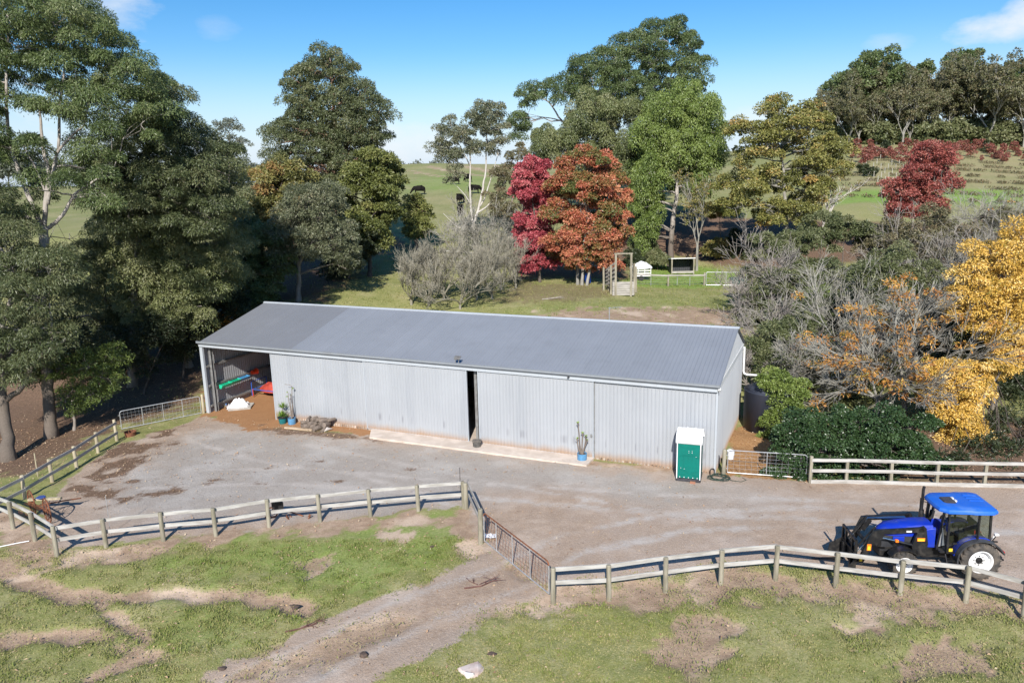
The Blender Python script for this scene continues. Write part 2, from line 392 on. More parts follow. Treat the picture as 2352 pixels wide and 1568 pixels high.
    dirt = np.maximum(dirt, .6*zone([(930, 392), (1000, 376), (1180, 380), (1180, 404), (1000, 408)], 3, 6)*ss(np.sin(x*.55+y*.35), -.3, .6))
    # behind the shed
    dirt = np.maximum(dirt, .85*zone([(1200, 730), (1500, 705), (1720, 715), (1720, 760), (1300, 760)], 1.5, 3.))
    dirt = np.maximum(dirt, .9*strip([(2352, 1108), (2100, 1112), (1860, 1115)], .6, .4, .5))
    dirt = np.maximum(dirt, .9*strip([(1640, 1088), (1480, 1072), (1345, 1062)], .35, .3, .5))
    m['dirt'] = dirt
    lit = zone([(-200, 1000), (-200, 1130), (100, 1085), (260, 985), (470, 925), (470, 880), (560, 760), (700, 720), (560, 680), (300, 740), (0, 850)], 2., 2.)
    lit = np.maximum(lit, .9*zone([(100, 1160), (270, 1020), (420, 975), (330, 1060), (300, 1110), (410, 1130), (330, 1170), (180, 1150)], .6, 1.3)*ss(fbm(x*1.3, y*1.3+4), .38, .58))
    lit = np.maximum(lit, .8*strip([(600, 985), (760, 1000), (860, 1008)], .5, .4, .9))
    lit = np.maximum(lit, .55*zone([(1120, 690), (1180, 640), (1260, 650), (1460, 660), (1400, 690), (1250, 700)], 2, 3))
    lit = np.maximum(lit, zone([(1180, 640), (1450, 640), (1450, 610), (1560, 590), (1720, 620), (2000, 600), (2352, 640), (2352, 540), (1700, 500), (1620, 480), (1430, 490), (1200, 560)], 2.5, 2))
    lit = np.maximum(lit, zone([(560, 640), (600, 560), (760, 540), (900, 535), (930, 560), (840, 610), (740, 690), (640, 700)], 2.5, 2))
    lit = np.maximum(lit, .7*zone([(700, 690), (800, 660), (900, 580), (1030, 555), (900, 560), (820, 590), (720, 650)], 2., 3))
    lit = np.maximum(lit, zone([(2000, 1100), (2400, 1110), (2500, 960), (2100, 960), (1800, 1000)], 1, .6))
    for p in [(485, 1102), (470, 1112), (778, 1105), (945, 1078), (620, 1075), (720, 1070), (240, 1050), (300, 1105), (730, 1060), (600, 1110), (365, 1040)]:
        c = G(*p); d = np.hypot((x-c[0])*.8, (y-c[1])*1.7); lit = np.maximum(lit, .8*(1-ss(d+j*.55, -.1, .6)))
    m['litter'] = lit
    m['dry'] = zone([(1655, 1090), (1690, 985), (1720, 960), (1830, 1010), (1860, 1104)], .5, .5)
    m['orange'] = zone([(470, 945), (560, 985), (650, 985), (900, 1000), (850, 900), (640, 850), (455, 900)], .5, .8)*(y < 60)
    lush = 1.3*zone([(1440, 658), (1450, 600), (1560, 596), (1700, 630), (1712, 658)], 1.2, 1.5)
    lush = np.maximum(lush, .28*zone([(1080, 715), (1400, 690), (1720, 665), (1720, 705), (1300, 730)], 1.6, 3.))
    lush = np.maximum(lush, zone([(1920, 470), (1930, 440), (2030, 425), (2200, 430), (2352, 440), (2352, 470)], 3, 3))
    lush = np.maximum(lush, .5*zone([(920, 420), (1000, 400), (1150, 400), (1100, 440), (960, 440)], 6, 5))
    lush = np.maximum(lush, .55*zone([(300, 1300), (700, 1225), (1060, 1185), (1090, 1260), (900, 1350), (700, 1400), (520, 1300)], 1., 2.))
    lush = np.maximum(lush, .4*zone([(300, 1500), (420, 1400), (620, 1410), (600, 1470), (420, 1550)], .8, 2.))
    m['lush'] = lush
    m['dry2'] = zone([(1940, 440), (1950, 335), (2352, 325), (2600, 330), (2600, 420), (2352, 430)], 4, 4)*(.45+.55*ss(np.sin(y*.62+.1*x), -.3, .4))
    m['rut'] = np.maximum.reduce([strip(q, .14, .14, .25) for q in ([(2400, 1175), (1900, 1150), (1500, 1135), (1100, 1110), (700, 1075), (420, 1080)], [(2400, 1225), (1900, 1195), (1480, 1175), (1050, 1140), (650, 1110), (330, 1120)], [(1225, 1340), (1330, 1270), (1600, 1215), (2000, 1205)], [(1160, 1290), (1280, 1230), (1560, 1175), (1900, 1165)], [(1210, 1345), (940, 1455), (640, 1600)], [(1140, 1300), (890, 1390), (480, 1580)], [(700, 1020), (900, 1060), (1200, 1120), (1600, 1190)], [(430, 1010), (600, 1060), (820, 1090), (1100, 1180)])])
    m['far'] = ss(y, 75, 130)
    return {k: np.clip(v, 0, 1) for k, v in m.items()}
def terrain():
    xs = np.concatenate([-grow(34, 3500, .25, 1.09)[::-1][:-1], np.arange(-34, 30, .2), grow(30, 3500, .25, 1.09)])
    ys = np.concatenate([-grow(-14, 3000, .3, 1.3)[::-1][:-1], np.arange(14, 43, .2), grow(43, 5000, .22, 1.022)])
    X, Y = np.meshgrid(xs, ys); Z = tz(X, Y); x = X.ravel(); y = Y.ravel()
    m = masks(x, y)
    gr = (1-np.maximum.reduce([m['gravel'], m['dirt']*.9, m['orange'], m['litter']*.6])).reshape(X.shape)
    near = np.exp(-np.maximum(0, np.hypot(X, Y-28)-45)**2/800.)
    Z = Z + near*gr*((fbm(X*.5, Y*.5)-.45)*.16+(fbm(X*1.7, Y*1.7)-.5)*.1) + near*(1-gr)*(fbm(X*.8, Y*.8)-.5)*.05
    # eroded wheel ruts and cattle pads sink a little below the turf
    ero = np.clip(m['dirt'].reshape(X.shape), 0, 1)*(Y < 27)*(1-m['gravel'].reshape(X.shape)); Z = Z-ero*(.16-.1*ss(Y, 25, 27))*near
    ny, nx = X.shape; i = np.arange(nx-1)[None]+nx*np.arange(ny-1)[:, None]
    F = np.stack([i, i+1, i+nx+1, i+nx], 2).reshape(-1, 4)
    b = MB(); b.add(np.stack([x, y, Z.ravel()], 1), [F], **m)
    t = NT('ground'); co = t.coord()
    n1 = t.noise(.35, 6, .6, co); n2 = t.noise(2.2, 6, .65, co); n3 = t.noise(8, 5, .7, co); n4 = t.noise(19, 4, .75, co); n5 = t.noise(.09, 4, .6, co); n6 = t.noise(52, 2, .7, co)
    green = t.mix(t.step(n2, .3, .7), (.185, .205, .06), (.275, .27, .1))
    straw = t.mix(n3, (.44, .39, .22), (.34, .31, .15))
    grass = t.mix(t.step(t.math('ADD', t.math('MULTIPLY', n1, .55), t.math('MULTIPLY', n3, .45)), .45, .68), green, straw)
    grass = t.mix(t.step(n4, .55, .75), grass, (.09, .11, .03)); grass = t.mix(t.math('MULTIPLY', t.step(n4, .5, .3), .35), grass, (.58, .52, .34))
    lush = t.mix(t.step(n3, .3, .7), (.16, .26, .045), (.26, .34, .085)); lush = t.mix(t.step(n4, .52, .75), lush, (.075, .13, .02))
    grass = t.mix(t.math('MULTIPLY', t.attr('lush'), t.step(t.math('ADD', n2, t.math('MULTIPLY', t.attr('lush'), .5)), .45, .8)), grass, lush)
    farc = t.mix(t.step(n5, .35, .65), (.21, .23, .085), (.36, .315, .17)); farc = t.mix(t.math('MULTIPLY', t.step(n1, .45, .7), .6), farc, (.16, .18, .065))
    farc = t.mix(t.math('MULTIPLY', t.attr('lush'), .9), farc, (.2, .34, .06))
    farc = t.mix(t.attr('dry2'), farc, t.mix(n1, (.42, .33, .2), (.3, .25, .14)))
    farc = t.mix(t.math('MULTIPLY', t.step(t.math('ADD', t.math('MULTIPLY', n2, .6), t.math('MULTIPLY', n3, .4)), .42, .62), .55), farc, (.12, .13, .05)); farc = t.mix(t.math('MULTIPLY', t.step(n3, .52, .7), .5), farc, (.42, .38, .22))
    base = t.mix(t.math('MULTIPLY', t.attr('far'), .75), grass, farc)
    soil = t.mix(t.step(n2, .3, .7), (.43, .31, .215), (.29, .2, .135)); soil = t.mix(t.step(n1, .5, .66), soil, (.56, .43, .32)); soil = t.mix(t.math('MULTIPLY', t.step(n4, .5, .75), .5), soil, (.24, .155, .11)); soil = t.mix(t.step(n6, .62, .72), soil, (.8, .7, .6))
    gv = t.mix(t.math('MULTIPLY', t.attr('grey'), 1.), t.mix(n2, (.46, .35, .265), (.34, .255, .19)), t.mix(n2, (.43, .375, .32), (.305, .27, .235)))
    gv = t.mix(t.math('MULTIPLY', t.step(n1, .45, .7), .5), gv, t.mix(t.attr('grey'), (.58, .49, .42), (.54, .51, .47)))
    gv = t.mix(t.math('MULTIPLY', t.step(n4, .48, .72), .65), gv, (.22, .195, .175)); gv = t.mix(t.math('MULTIPLY', t.step(n6, .58, .72), .7), gv, (.85, .8, .74)); gv = t.mix(t.math('MULTIPLY', t.step(n6, .42, .3), .6), gv, (.2, .18, .165))
    gv = t.mix(t.math('MULTIPLY', t.attr('rut'), t.step(n2, .25, .6)), gv, t.mix(n3, (.6, .54, .48), (.36, .32, .285)))
    def cover(a, b, col, amt=1.5, nn=None, lo=.3, hi=.7):
        f = t.step(t.math('ADD', t.attr(a), t.math('MULTIPLY', t.math('SUBTRACT', nn or t.math('ADD', t.math('MULTIPLY', n2, .5), t.math('MULTIPLY', n3, .5)), .5), amt)), lo, hi)
        return t.mix(t.math('MULTIPLY', f, 1.), b, col)
    fine = t.math('ADD', t.math('MULTIPLY', n3, .45), t.math('MULTIPLY', n4, .55)); base = cover('dirt', base, soil, 2.2, fine, .2, .8); base = cover('gravel', base, gv)
    base = t.mix(t.math('MULTIPLY', t.attr('dirt'), t.math('MULTIPLY', t.attr('gravel'), t.step(fine, .34, .6))), base, soil)
    org = t.mix(n2, (.42, .23, .11), (.3, .15, .07)); base = cover('orange', base, org)
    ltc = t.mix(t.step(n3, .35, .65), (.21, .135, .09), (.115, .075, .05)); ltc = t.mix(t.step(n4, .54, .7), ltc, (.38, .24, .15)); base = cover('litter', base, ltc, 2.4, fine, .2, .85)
    dryc = t.mix(t.step(n3, .35, .65), (.42, .24, .11), (.28, .14, .06)); dryc = t.mix(t.step(n4, .5, .7), dryc, (.52, .36, .19)); base = cover('dry', base, dryc)
    hgt = t.math('ADD', t.math('MULTIPLY', n3, .6), t.math('MULTIPLY', n4, .4))
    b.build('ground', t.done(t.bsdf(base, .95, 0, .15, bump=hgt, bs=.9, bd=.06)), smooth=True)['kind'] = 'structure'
    return m
terrain()
def ground_cover():
    """short grass and fallen leaves over the paddock in front and the bank behind"""
    r = np.random.default_rng(11)
    def scatter(n, x0, x1, y0, y1):
        return r.uniform(x0, x1, n), r.uniform(y0, y1, n)
    x, y = scatter(330000, -22, 24, 15.5, 27.5)
    keep = np.abs(x) < y*.75+1.5; x, y = x[keep], y[keep]
    x2, y2 = scatter(60000, -32, 32, 50, 98); x = np.concatenate([x, x2]); y = np.concatenate([y, y2])
    m = masks(x, y)
    p = 1-np.maximum.reduce([m['gravel']*1.0, m['dirt']*1., m['litter']*.8, m['orange'], m['dry']])
    p = np.clip(p+.12*(1-m['gravel']), 0, 1)*(.3+.7*ss(fbm(x*1.1, y*1.1+40), .34, .58))
    k = r.random(len(x)) < p; x, y = x[k], y[k]; lush = m['lush'][k]; n = len(x)
    near = np.exp(-np.maximum(0, np.hypot(x, y-28)-45)**2/800.)
    z = tz(x, y)+near*((fbm(x*.5, y*.5)-.45)*.16+(fbm(x*1.7, y*1.7)-.5)*.1)-.01
    a = r.uniform(0, 6.28, n); tilt = r.uniform(.2, 1.1, n)
    ax = np.stack([np.cos(a)*np.sin(tilt), np.sin(a)*np.sin(tilt), np.cos(tilt)], 1); b = a+1.57+r.normal(0, .4, n)
    sd = np.stack([np.cos(b), np.sin(b), 0*b], 1); big = np.where(y > 45, 2.2, 1)
    tf = fbm(x*2.6, y*2.6+11); v = np.clip(r.beta(2, 2.2, n)*.6+.22*lush+.4*(fbm(x*.6+5, y*.6)-.5)+.6*(tf-.47), 0, 1)
    MB().leaves(np.stack([x, y, z], 1), ax, sd, r.uniform(.035, .075, n)*big*(1+.4*lush)*(.6+.9*ss(tf, .35, .65)), r.uniform(.02, .042, n)*big, v).build('grass', foliage_mat('grass_blade', [(.5, .42, .23), (.36, .33, .14), (.235, .26, .075), (.2, .26, .055), (.16, .245, .04)], .3, .6, .2))['kind'] = 'stuff'
    x, y = scatter(60000, -34, 30, 16, 46); m = masks(x, y)
    p = .08+.55*m['litter']+.22*(1-m['gravel'])*(1-m['dirt'])*ss(fbm(x*.4, y*.4), .4, .6)+.05*m['dirt']; k = r.random(len(x)) < p*.6; x, y = x[k], y[k]; n = len(x)
    gx, gy = scatter(5000, -34, 14, 34, 60); x = np.concatenate([x, gx]); y = np.concatenate([y, gy]); n = len(x)
    inside = ((x-SO[0])*SA[0]+(y-SO[1])*SA[1] > -.2) & ((x-SO[0])*SA[0]+(y-SO[1])*SA[1] < SL+.2) & ((x-SO[0])*SN[0]+(y-SO[1])*SN[1] > -.3) & ((x-SO[0])*SN[0]+(y-SO[1])*SN[1] < SW+.3)
    x, y = x[~inside], y[~inside]; n = len(x)
    a = r.uniform(0, 6.28, n); e = r.normal(0, .35, n); ax = np.stack([np.cos(a)*np.cos(e), np.sin(a)*np.cos(e), np.sin(e)], 1); sd = np.stack([-np.sin(a), np.cos(a), r.normal(0, .4, n)], 1)
    MB().leaves(np.stack([x, y, tz(x, y)+.05], 1), ax, sd, r.uniform(.06, .15, n), r.uniform(.03, .06, n), r.random(n)).build('fallen_leaves', foliage_mat('dead_leaf', [(.36, .21, .13), (.52, .36, .22), (.26, .15, .1), (.62, .5, .34), (.44, .28, .14)], .1, .7, .2))['kind'] = 'stuff'
# ---------------------------------------------------------------- materials for built things
M_zinc = None
def steel_mat(name, c, rough=.45, streak=.25, stain=(.2, .2, .22), rust=0., sheet=.76):
    t = NT(name); co = t.coord()
    f = t.noise(1.2, 5, .6, co, (1, 1, .12)); g = t.noise(.35, 4, .6, co); h = t.noise(9, 4, .7, co, (1, 1, .05))
    col = t.mix(t.math('MULTIPLY', t.step(f, .45, .75), streak), c, stain); col = t.mix(t.math('MULTIPLY', t.step(g, .4, .7), .35), col, tuple(min(1, x*1.18) for x in c))
    col = t.mix(t.math('MULTIPLY', t.step(h, .6, .8), streak*.8), col, tuple(x*.55 for x in c))
    sp = t.n('ShaderNodeSeparateXYZ'); t.L(co, sp.inputs[0])
    wnz = t.n('ShaderNodeTexWhiteNoise', noise_dimensions='1D'); t.L(t.math('FLOOR', t.math('DIVIDE', t.math('ADD', sp.outputs[0], .3), sheet)), wnz.inputs['W']); col = t.mix(t.math('MULTIPLY', wnz.outputs['Value'], .12), col, tuple(x*.72 for x in c)); lap = t.math('LESS_THAN', t.math('FRACT', t.math('DIVIDE', t.math('ADD', sp.outputs[0], .3), sheet)), .03); col = t.mix(t.math('MULTIPLY', lap, .22), col, tuple(x*.5 for x in c))
    if rust:
        low = t.math('MULTIPLY', t.step(t.math('ADD', sp.outputs[2], t.math('MULTIPLY', f, .5)), .75, .2), rust); col = t.mix(low, col, (.36, .22, .12))
        band = t.math('MULTIPLY', t.math('MULTIPLY', t.step(sp.outputs[2], .55, .75), t.step(sp.outputs[2], 1.15, .9)), t.step(t.noise(4.5, 2, .5, co, (1, 1, .02)), .56, .66))
        col = t.mix(t.math('MULTIPLY', band, .45), col, (.16, .16, .18))
    return t.done(t.bsdf(col, t.math('ADD', t.math('MULTIPLY', f, .2), rough-.1), .12, .4))
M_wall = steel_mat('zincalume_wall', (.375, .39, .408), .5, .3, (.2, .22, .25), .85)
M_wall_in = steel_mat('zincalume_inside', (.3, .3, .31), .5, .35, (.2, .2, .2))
M_roof = steel_mat('roof_steel', (.25, .264, .288), .5, .25, (.17, .18, .2))
M_roof2 = steel_mat('old_roof_steel', (.2, .207, .222), .6, .3, (.17, .17, .175))
M_trim = steel_mat('flashing', (.44, .47, .5), .42, .2, (.35, .33, .3))
M_white = simple('white_trim', (.8, .8, .79), (.7, .7, .68), .45, 0, 2)
M_gutter = steel_mat('gutter_steel', (.27, .29, .31), .4, .3, (.2, .19, .17))
M_girt = simple('girt_steel', (.3, .3, .29), (.2, .19, .18), .55, .4, 4)
M_conc = simple('concrete', (.62, .53, .45), (.5, .42, .35), .9, 0, 1.3, .2, .25, 7)
M_black = simple('black_steel', (.012, .012, .014), (.02, .02, .02), .4, 0, 6)
M_dark = simple('dark_plastic', (.035, .036, .042), (.05, .05, .055), .55, 0, 5)
M_post = simple('grey_post_wood', (.33, .3, .23), (.2, .18, .13), .9, 0, 5, .2, .5, 6, (1, 1, .2))
M_post_y = simple('treated_post_wood', (.46, .4, .28), (.32, .27, .18), .9, 0, 5, .2, .5, 6, (1, 1, .2))
M_rail_w = simple('whitewashed_rail', (.47, .455, .425), (.3, .28, .25), .8, 0, 2.2, .25, .3, 8, (.5, .5, 3))
M_rail_g = simple('weathered_rail', (.44, .41, .37), (.3, .28, .25), .85, 0, 2.5, .2, .3, 8, (.5, .5, 3))
M_galv = simple('galvanised_pipe', (.55, .56, .57), (.42, .42, .42), .4, .5, 5)
M_rust = simple('rusty_steel', (.26, .1, .05), (.14, .06, .035), .85, .1, 6, .3, .3)
M_glass_dark = None
def glass_mat(name, tint=(.75, .8, .8), a=.75):
    t = NT(name); g = t.n('ShaderNodeBsdfGlossy'); g.inputs['Roughness'].default_value = .03; g.inputs['Color'].default_value = (1, 1, 1, 1)
    tr = t.n('ShaderNodeBsdfTransparent'); tr.inputs[0].default_value = (*tint, 1)
    fr = t.n('ShaderNodeFresnel'); fr.inputs[0].default_value = 1.5
    m = t.n('ShaderNodeMixShader'); t.L(t.math('ADD', fr.outputs[0], .06), m.inputs[0]); t.L(tr.outputs[0], m.inputs[1]); t.L(g.outputs[0], m.inputs[2])
    return t.done(m.outputs[0])

# ---------------------------------------------------------------- shed
def corr(a0, a1, z0, z1, pitch=.19, d=.03, ribw=.35, thick=True, ztop=None):
    """ribbed sheet in the x-z plane, ribs to -y; ztop(x) may give a sloping top"""
    P = []; a = a0
    while a < a1-1e-6:
        for fr, off in ((0, 0), (.5-ribw/2, 0), (.5-ribw/2+.1, -d), (.5+ribw/2-.1, -d), (.5+ribw/2, 0)):
            x = a+fr*pitch
            if x < a1: P.append((x, off))
        a += pitch
    P.append((a1, 0)); n = len(P); V = []
    for (x, o) in P: V.append((x, o, z0))
    for (x, o) in P: V.append((x, o, z1 if ztop is None else ztop(x)))
    F = [(i, i+1, n+i+1, n+i) for i in range(n-1)]
    return V, F
def shed():
    s = empty('machinery_shed', (SO[0], SO[1], 0), 'long grey corrugated steel machinery shed with sliding doors and an open bay', 'shed', rz=SYAW)
    L, Wd, HE, RB, HR = SL, SW, 4.3, 6.17, 5.95
    rp = lambda b: 4.36+(b+.12)*(HR-4.36)/(RB+.12)
    # front: fixed wall sheets and two sliding doors between them
    for a0, a1, off, nm in ((5.58, 12.40, 0, 'wall_sheet'), (26.15, L, 0, 'wall_sheet')):
        V, F = corr(a0, a1, -.35, 4.12); V = np.array(V); V[:, 1] += off
        MB().add(V, F).build(nm, M_wall, s)
    hdl = None
    for a0, a1 in ((12.40, 19.05), (19.71, 26.17)):
        V, F = corr(a0+.05, a1-.05, .06, 4.1); V = np.array(V); V[:, 1] -= .09
        b = MB().add(V, F); b.box(a0+.05, a1-.05, -.075, -.045, .07, 4.08)
        d = b.build('sliding_door', M_wall, s)
        e = MB(); e.box(a0, a0+.05, -.125, -.03, .05, 4.1); e.box(a1-.05, a1, -.125, -.03, .05, 4.1); e.box(a0+.05, a1-.05, -.11, -.04, .03, .06); e.build('door_frame', M_trim, d)
        if a0 > 15:
            h = MB(); h.box(a1-.15, a1-.06, -.16, -.126, 1.15, 1.3); h.cbox(a1-.13, a1-.02, -.2, -.161, 1.2, 1.25, .01); h.build('door_latch', M_girt, d)
    # seams and corner flashings
    for q in ((L-.06, L+.03, -.035, .03, -.35, 4.1), (5.55, 5.6, -.04, .06, -.35, 4.1), (26.12, 26.2, -.045, -.002, .0, 4.08), (12.345, 12.40, -.05, -.002, -.1, 4.06)): MB().box(*q).build('corner_flashing', M_girt if 12 < q[0] < 27 else M_trim, s)
    e = MB(); e.cbox(-.08, L+.02, -.19, -.13, 4.08, 4.31, .008); e.build('fascia', M_trim, s)
    g = MB(); P = [(-.2, 4.33), (-.2, 4.335), (-.32, 4.34), (-.33, 4.40), (-.30, 4.43), (-.335, 4.45), (-.335, 4.475), (-.3, 4.475), (-.28, 4.44), (-.28, 4.37), (-.2, 4.36)]
    n = len(P); V = [(-.12, y, z) for y, z in P]+[(L+.14, y, z) for y, z in P]
    g.add(V, [(i, (i+1) % n, n+(i+1) % n, n+i) for i in range(n)]+[tuple(range(n))[::-1], tuple(range(n, 2*n))]); g.build('gutter', M_gutter, s)
    # roof: front slope in an old smooth length and a newer ribbed length, rear slope behind
    def slope(a0, a1, b0, b1, pitch, d, mat, lift=0, jit=0):
        V, F = corr(a0, a1, 0, 1, pitch, d, .3); V = np.array(V); o = V.copy(); t = V[:, 2]
        z0, z1 = (rp(b0), rp(b1)) if b1 <= RB+.01 else (HR-.005, 4.42)
        o[:, 1] = b0+(b1-b0)*t; o[:, 2] = z0+(z1-z0)*t-V[:, 1]+lift
        b = MB().add(o, F); o2 = o.copy(); o2[:, 2] -= .045+V[:, 1]*-1; b.add(o2, [f[::-1] for f in F]); b.build('roof_sheet', mat, s)
    slope(-.1, 7.2, -.27, RB, .2, .012, M_roof2); slope(7.2, L+.12, -.27, RB, .205, .02, M_roof, .006); slope(-.1, L+.12, RB+.01, Wd+.2, .2, .03, M_roof)
    e = MB(); e.add([(a, b, z) for a in (-.14, L+.16) for b, z in ((RB-.15, HR-.02), (RB-.15, HR+.005), (RB-.04, HR+.06), (RB+.04, HR+.06), (RB+.15, HR-.0), (RB+.15, HR-.03))],
        [(i, (i+1) % 6, 6+(i+1) % 6, 6+i) for i in range(6)]+[(0, 1, 2, 3, 4, 5)[::-1], (6, 7, 8, 9, 10, 11)]); e.build('ridge_cap', M_trim, s)
    # right gable, back and left walls
    top = lambda b: rp(b)-.05 if b < RB else HR-.06-(b-RB)*(HR-4.42)/(Wd+.2-RB)
    V, F = corr(0, Wd, -.5, 4, .19, .022, ztop=top); V = np.array(V); Vr = np.stack([L-V[:, 1], V[:, 0], V[:, 2]], 1); MB().add(Vr, F).build('gable_wall', M_wall, s)
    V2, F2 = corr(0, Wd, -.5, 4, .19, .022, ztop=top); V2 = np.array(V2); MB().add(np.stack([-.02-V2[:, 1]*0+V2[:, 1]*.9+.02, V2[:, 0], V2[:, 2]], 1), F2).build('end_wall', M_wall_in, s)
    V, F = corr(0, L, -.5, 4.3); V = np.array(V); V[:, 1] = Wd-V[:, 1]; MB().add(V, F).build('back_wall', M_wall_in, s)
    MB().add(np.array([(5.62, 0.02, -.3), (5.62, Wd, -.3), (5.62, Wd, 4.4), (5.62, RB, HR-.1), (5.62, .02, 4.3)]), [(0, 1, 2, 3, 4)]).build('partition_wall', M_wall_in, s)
    e = MB(); e.beam((L+.045, -.1, 4.27), (L+.045, Wd+.1, 4.27), .03, .25); e.build('gable_flashing', M_white, s)
    e = MB(); e.tube([(L+.1, Wd-.05, 4.2), (L+.1, Wd-.05, 2.75), (L+.14, Wd-.05, 2.62), (L+.3, Wd-.03, 2.55), (L+1.4, Wd+.35, 2.47)], .06, 10); e.build('downpipe', M_white, s)
    e = MB(); e.beam((L+.1, -.24, 4.27), (L+.1, -.1, 4.15), .12, .12); e.build('gutter_outlet', M_white, s)
    # open bay frame
    p = MB(); p.box(-.1, .13, -.12, .02, -.5, 4.08); p.build('corner_post', M_trim, s)
    p = MB(); p.box(.2, .24, .3, .5, -.5, 4.3); p.box(.24, .36, .3, .32, -.5, 4.3); p.box(.24, .36, .48, .5, -.5, 4.3); p.build('steel_column', M_girt, s)
    for h in (.08, 1.42, 2.72):
        q = MB(); q.beam((.1, .1, h), (.1, Wd-.1, h), .14, .12); q.build('girt', M_girt, s)
    for b in (.35, 2.2, 4.1, 6., 7.8):
        q = MB(); z = top(b)-.1; q.beam((.05, b, z), (L-.1, b, z), .08, .14); q.build('purlin', M_girt, s)
    for a in (5.5, 12.5, 19.3, 26.1):
        for b0 in (.3, Wd-.3): MB().beam((a+.1, b0, -.3), (a+.1, b0, 4.0), .15, .12).build('column', M_girt, s)
        MB().beam((a+.1, .3, 4.0), (a+.1, RB, HR-.35), .12, .2).build('rafter', M_girt, s)
    f = MB(); f.box(5.7, L-.1, .0, Wd-.1, -.2, .05); f.build('floor_slab', M_conc, s)
    # floodlight at the gutter
    fl = MB(); fl.hull([(18.42, -.34, 4.72), (18.8, -.34, 4.72), (18.42, -.12, 4.83), (18.8, -.12, 4.83), (18.45, -.31, 4.66), (18.77, -.31, 4.66), (18.45, -.1, 4.77), (18.77, -.1, 4.77)])
    for i in range(5): fl.beam((18.46+i*.075, -.3, 4.755), (18.46+i*.075, -.14, 4.835), .01, .03)
    flo = fl.build('floodlight', M_girt, s)
    g = MB(); g.beam((18.5, -.3, 4.45), (18.5, -.22, 4.75), .03, .02); g.beam((18.7, -.3, 4.45), (18.7, -.22, 4.75), .03, .02); g.build('bracket', M_girt, flo)
    g = MB(); g.tube([(24.9, -.2, 4.2), (24.9, -.32, 4.22)], .05, 8); g.build('small_sensor', M_dark, s)
    return s
SHED = shed()
def sl(a, b, h): return np.array((*(SO+SA*a+SN*b), h))
def slab():
    P = [sl(13.4, -1.35, 0), sl(26.15, -1.2, 0), sl(26.2, .05, 0), sl(12.6, .05, 0)]
    b = MB(); V = [(p[0], p[1], .05) for p in P]+[(p[0], p[1], -.3) for p in P]
    b.add(V, [(0, 1, 2, 3), (0, 4, 5, 1), (1, 5, 6, 2), (2, 6, 7, 3), (3, 7, 4, 0)])
    b.build('concrete_apron', M_conc)['kind'] = 'structure'
slab()
ground_cover()
# ---------------------------------------------------------------- fences
def zonly(P, up): return (P[0], P[1], float(tz(P[0], P[1]))+up)
def fence(name, label, cat, base, hts, rails, rail_mat, post_mat, rside, r=.085, group=None, square=False, ext=None, rw=.15, kick=False):
    """posts at ground points, rails (heights of their centres) run on the side rside (a 2D sign of the fence's left)"""
    base = [np.array(p) for p in base]
    e = empty(name, base[0], label, cat, group); o = base[0]
    for i, p in enumerate(base):
        h = hts[i] if hasattr(hts, '__len__') else hts
        b = MB(); q = p-o; ln = rng.normal(0, .015, 2)
        if square: b.cbox(q[0]-.07, q[0]+.07, q[1]-.07, q[1]+.07, q[2]-.3, q[2]+h, .012)
        else: b.tube([(q[0], q[1], q[2]-.3), (q[0]+ln[0]*.5, q[1]+ln[1]*.5, q[2]+h*.5), (q[0]+ln[0], q[1]+ln[1], q[2]+h-.02), (q[0]+ln[0], q[1]+ln[1], q[2]+h)], [r*1.08, r, r*.97, r*.8], 12)
        b.build('post', post_mat, e)
    pts = base if ext is None else ([ext[0]] if ext[0] is not None else [])+base+([ext[1]] if ext[1] is not None else [])
    pts = [np.array(p)-o for p in pts]
    for k, h in enumerate(rails):
        for i in range(len(pts)-1):
            d = pts[i+1]-pts[i]; d2 = d[:2]/np.linalg.norm(d[:2]); nrm = np.array((-d2[1], d2[0], 0))*rside*(r+.022 if not square else .09)
            j0, j1 = rng.normal(0, .012, 2)
            lap = np.array((*d2, 0))*.04; off = nrm*(1+.0*k) + np.array((0, 0, .0))
            b = MB(); b.beam(pts[i]+nrm+(0, 0, h+j0)-lap*(i % 2), pts[i+1]+nrm+(0, 0, h+j1)+lap*(i % 2), .04, rw); b.build('rail', rail_mat, e)
    if kick:
        for i in range(len(pts)-1):
            d = pts[i+1]-pts[i]; d2 = d[:2]/np.linalg.norm(d[:2]); nrm = np.array((-d2[1], d2[0], 0))*rside*.09
            b = MB(); b.beam(pts[i]+nrm+(0, 0, .07), pts[i+1]+nrm+(0, 0, .07), .05, .2); b.build('kickboard', rail_mat, e)
    return e
K = 2352/3048
def zp(x, y, ox, oy, sc): return ((ox+x/sc)*K, (oy+y/sc)*K)
A1 = lambda x, y: G(*zp(x, y, 0, 1332, 2.24)); A2 = lambda x, y: G(*zp(x, y, 1016, 1332, 2.24)); A3 = lambda x, y: G(*zp(x, y, 2032, 1332, 2.24)); A4 = lambda x, y: G(*zp(x, y, 0, 700, 2.24))
fl = [A1(-70, 470), A1(90, 540), A1(235, 620), A1(380, 720), A1(710, 665), A1(1090, 620), A1(1440, 590), A1(1795, 528), A1(2135, 492), A2(195, 457), A2(515, 427), A2(818, 402)]
HGT = 1.25
fence('yard_fence', 'pale two rail timber fence bending round the corner before the front paddock', 'fence', fl, [HGT]*len(fl), (1.13, .62), M_rail_w, M_post, 1, ext=(G(-120, 1170), None))
fence('yard_fence', 'short weathered two rail fence between the bend and the rusty gate', 'fence', [fl[-1]+(.1, -.05, 0), A2(930, 635)], [1.2, 1.45], (1.12, .62), M_rail_g, M_post, 1, r=.1)
lb = [A4(780, 1370), A4(655, 1450), A1(512, 135), A1(350, 230), A1(168, 345)]
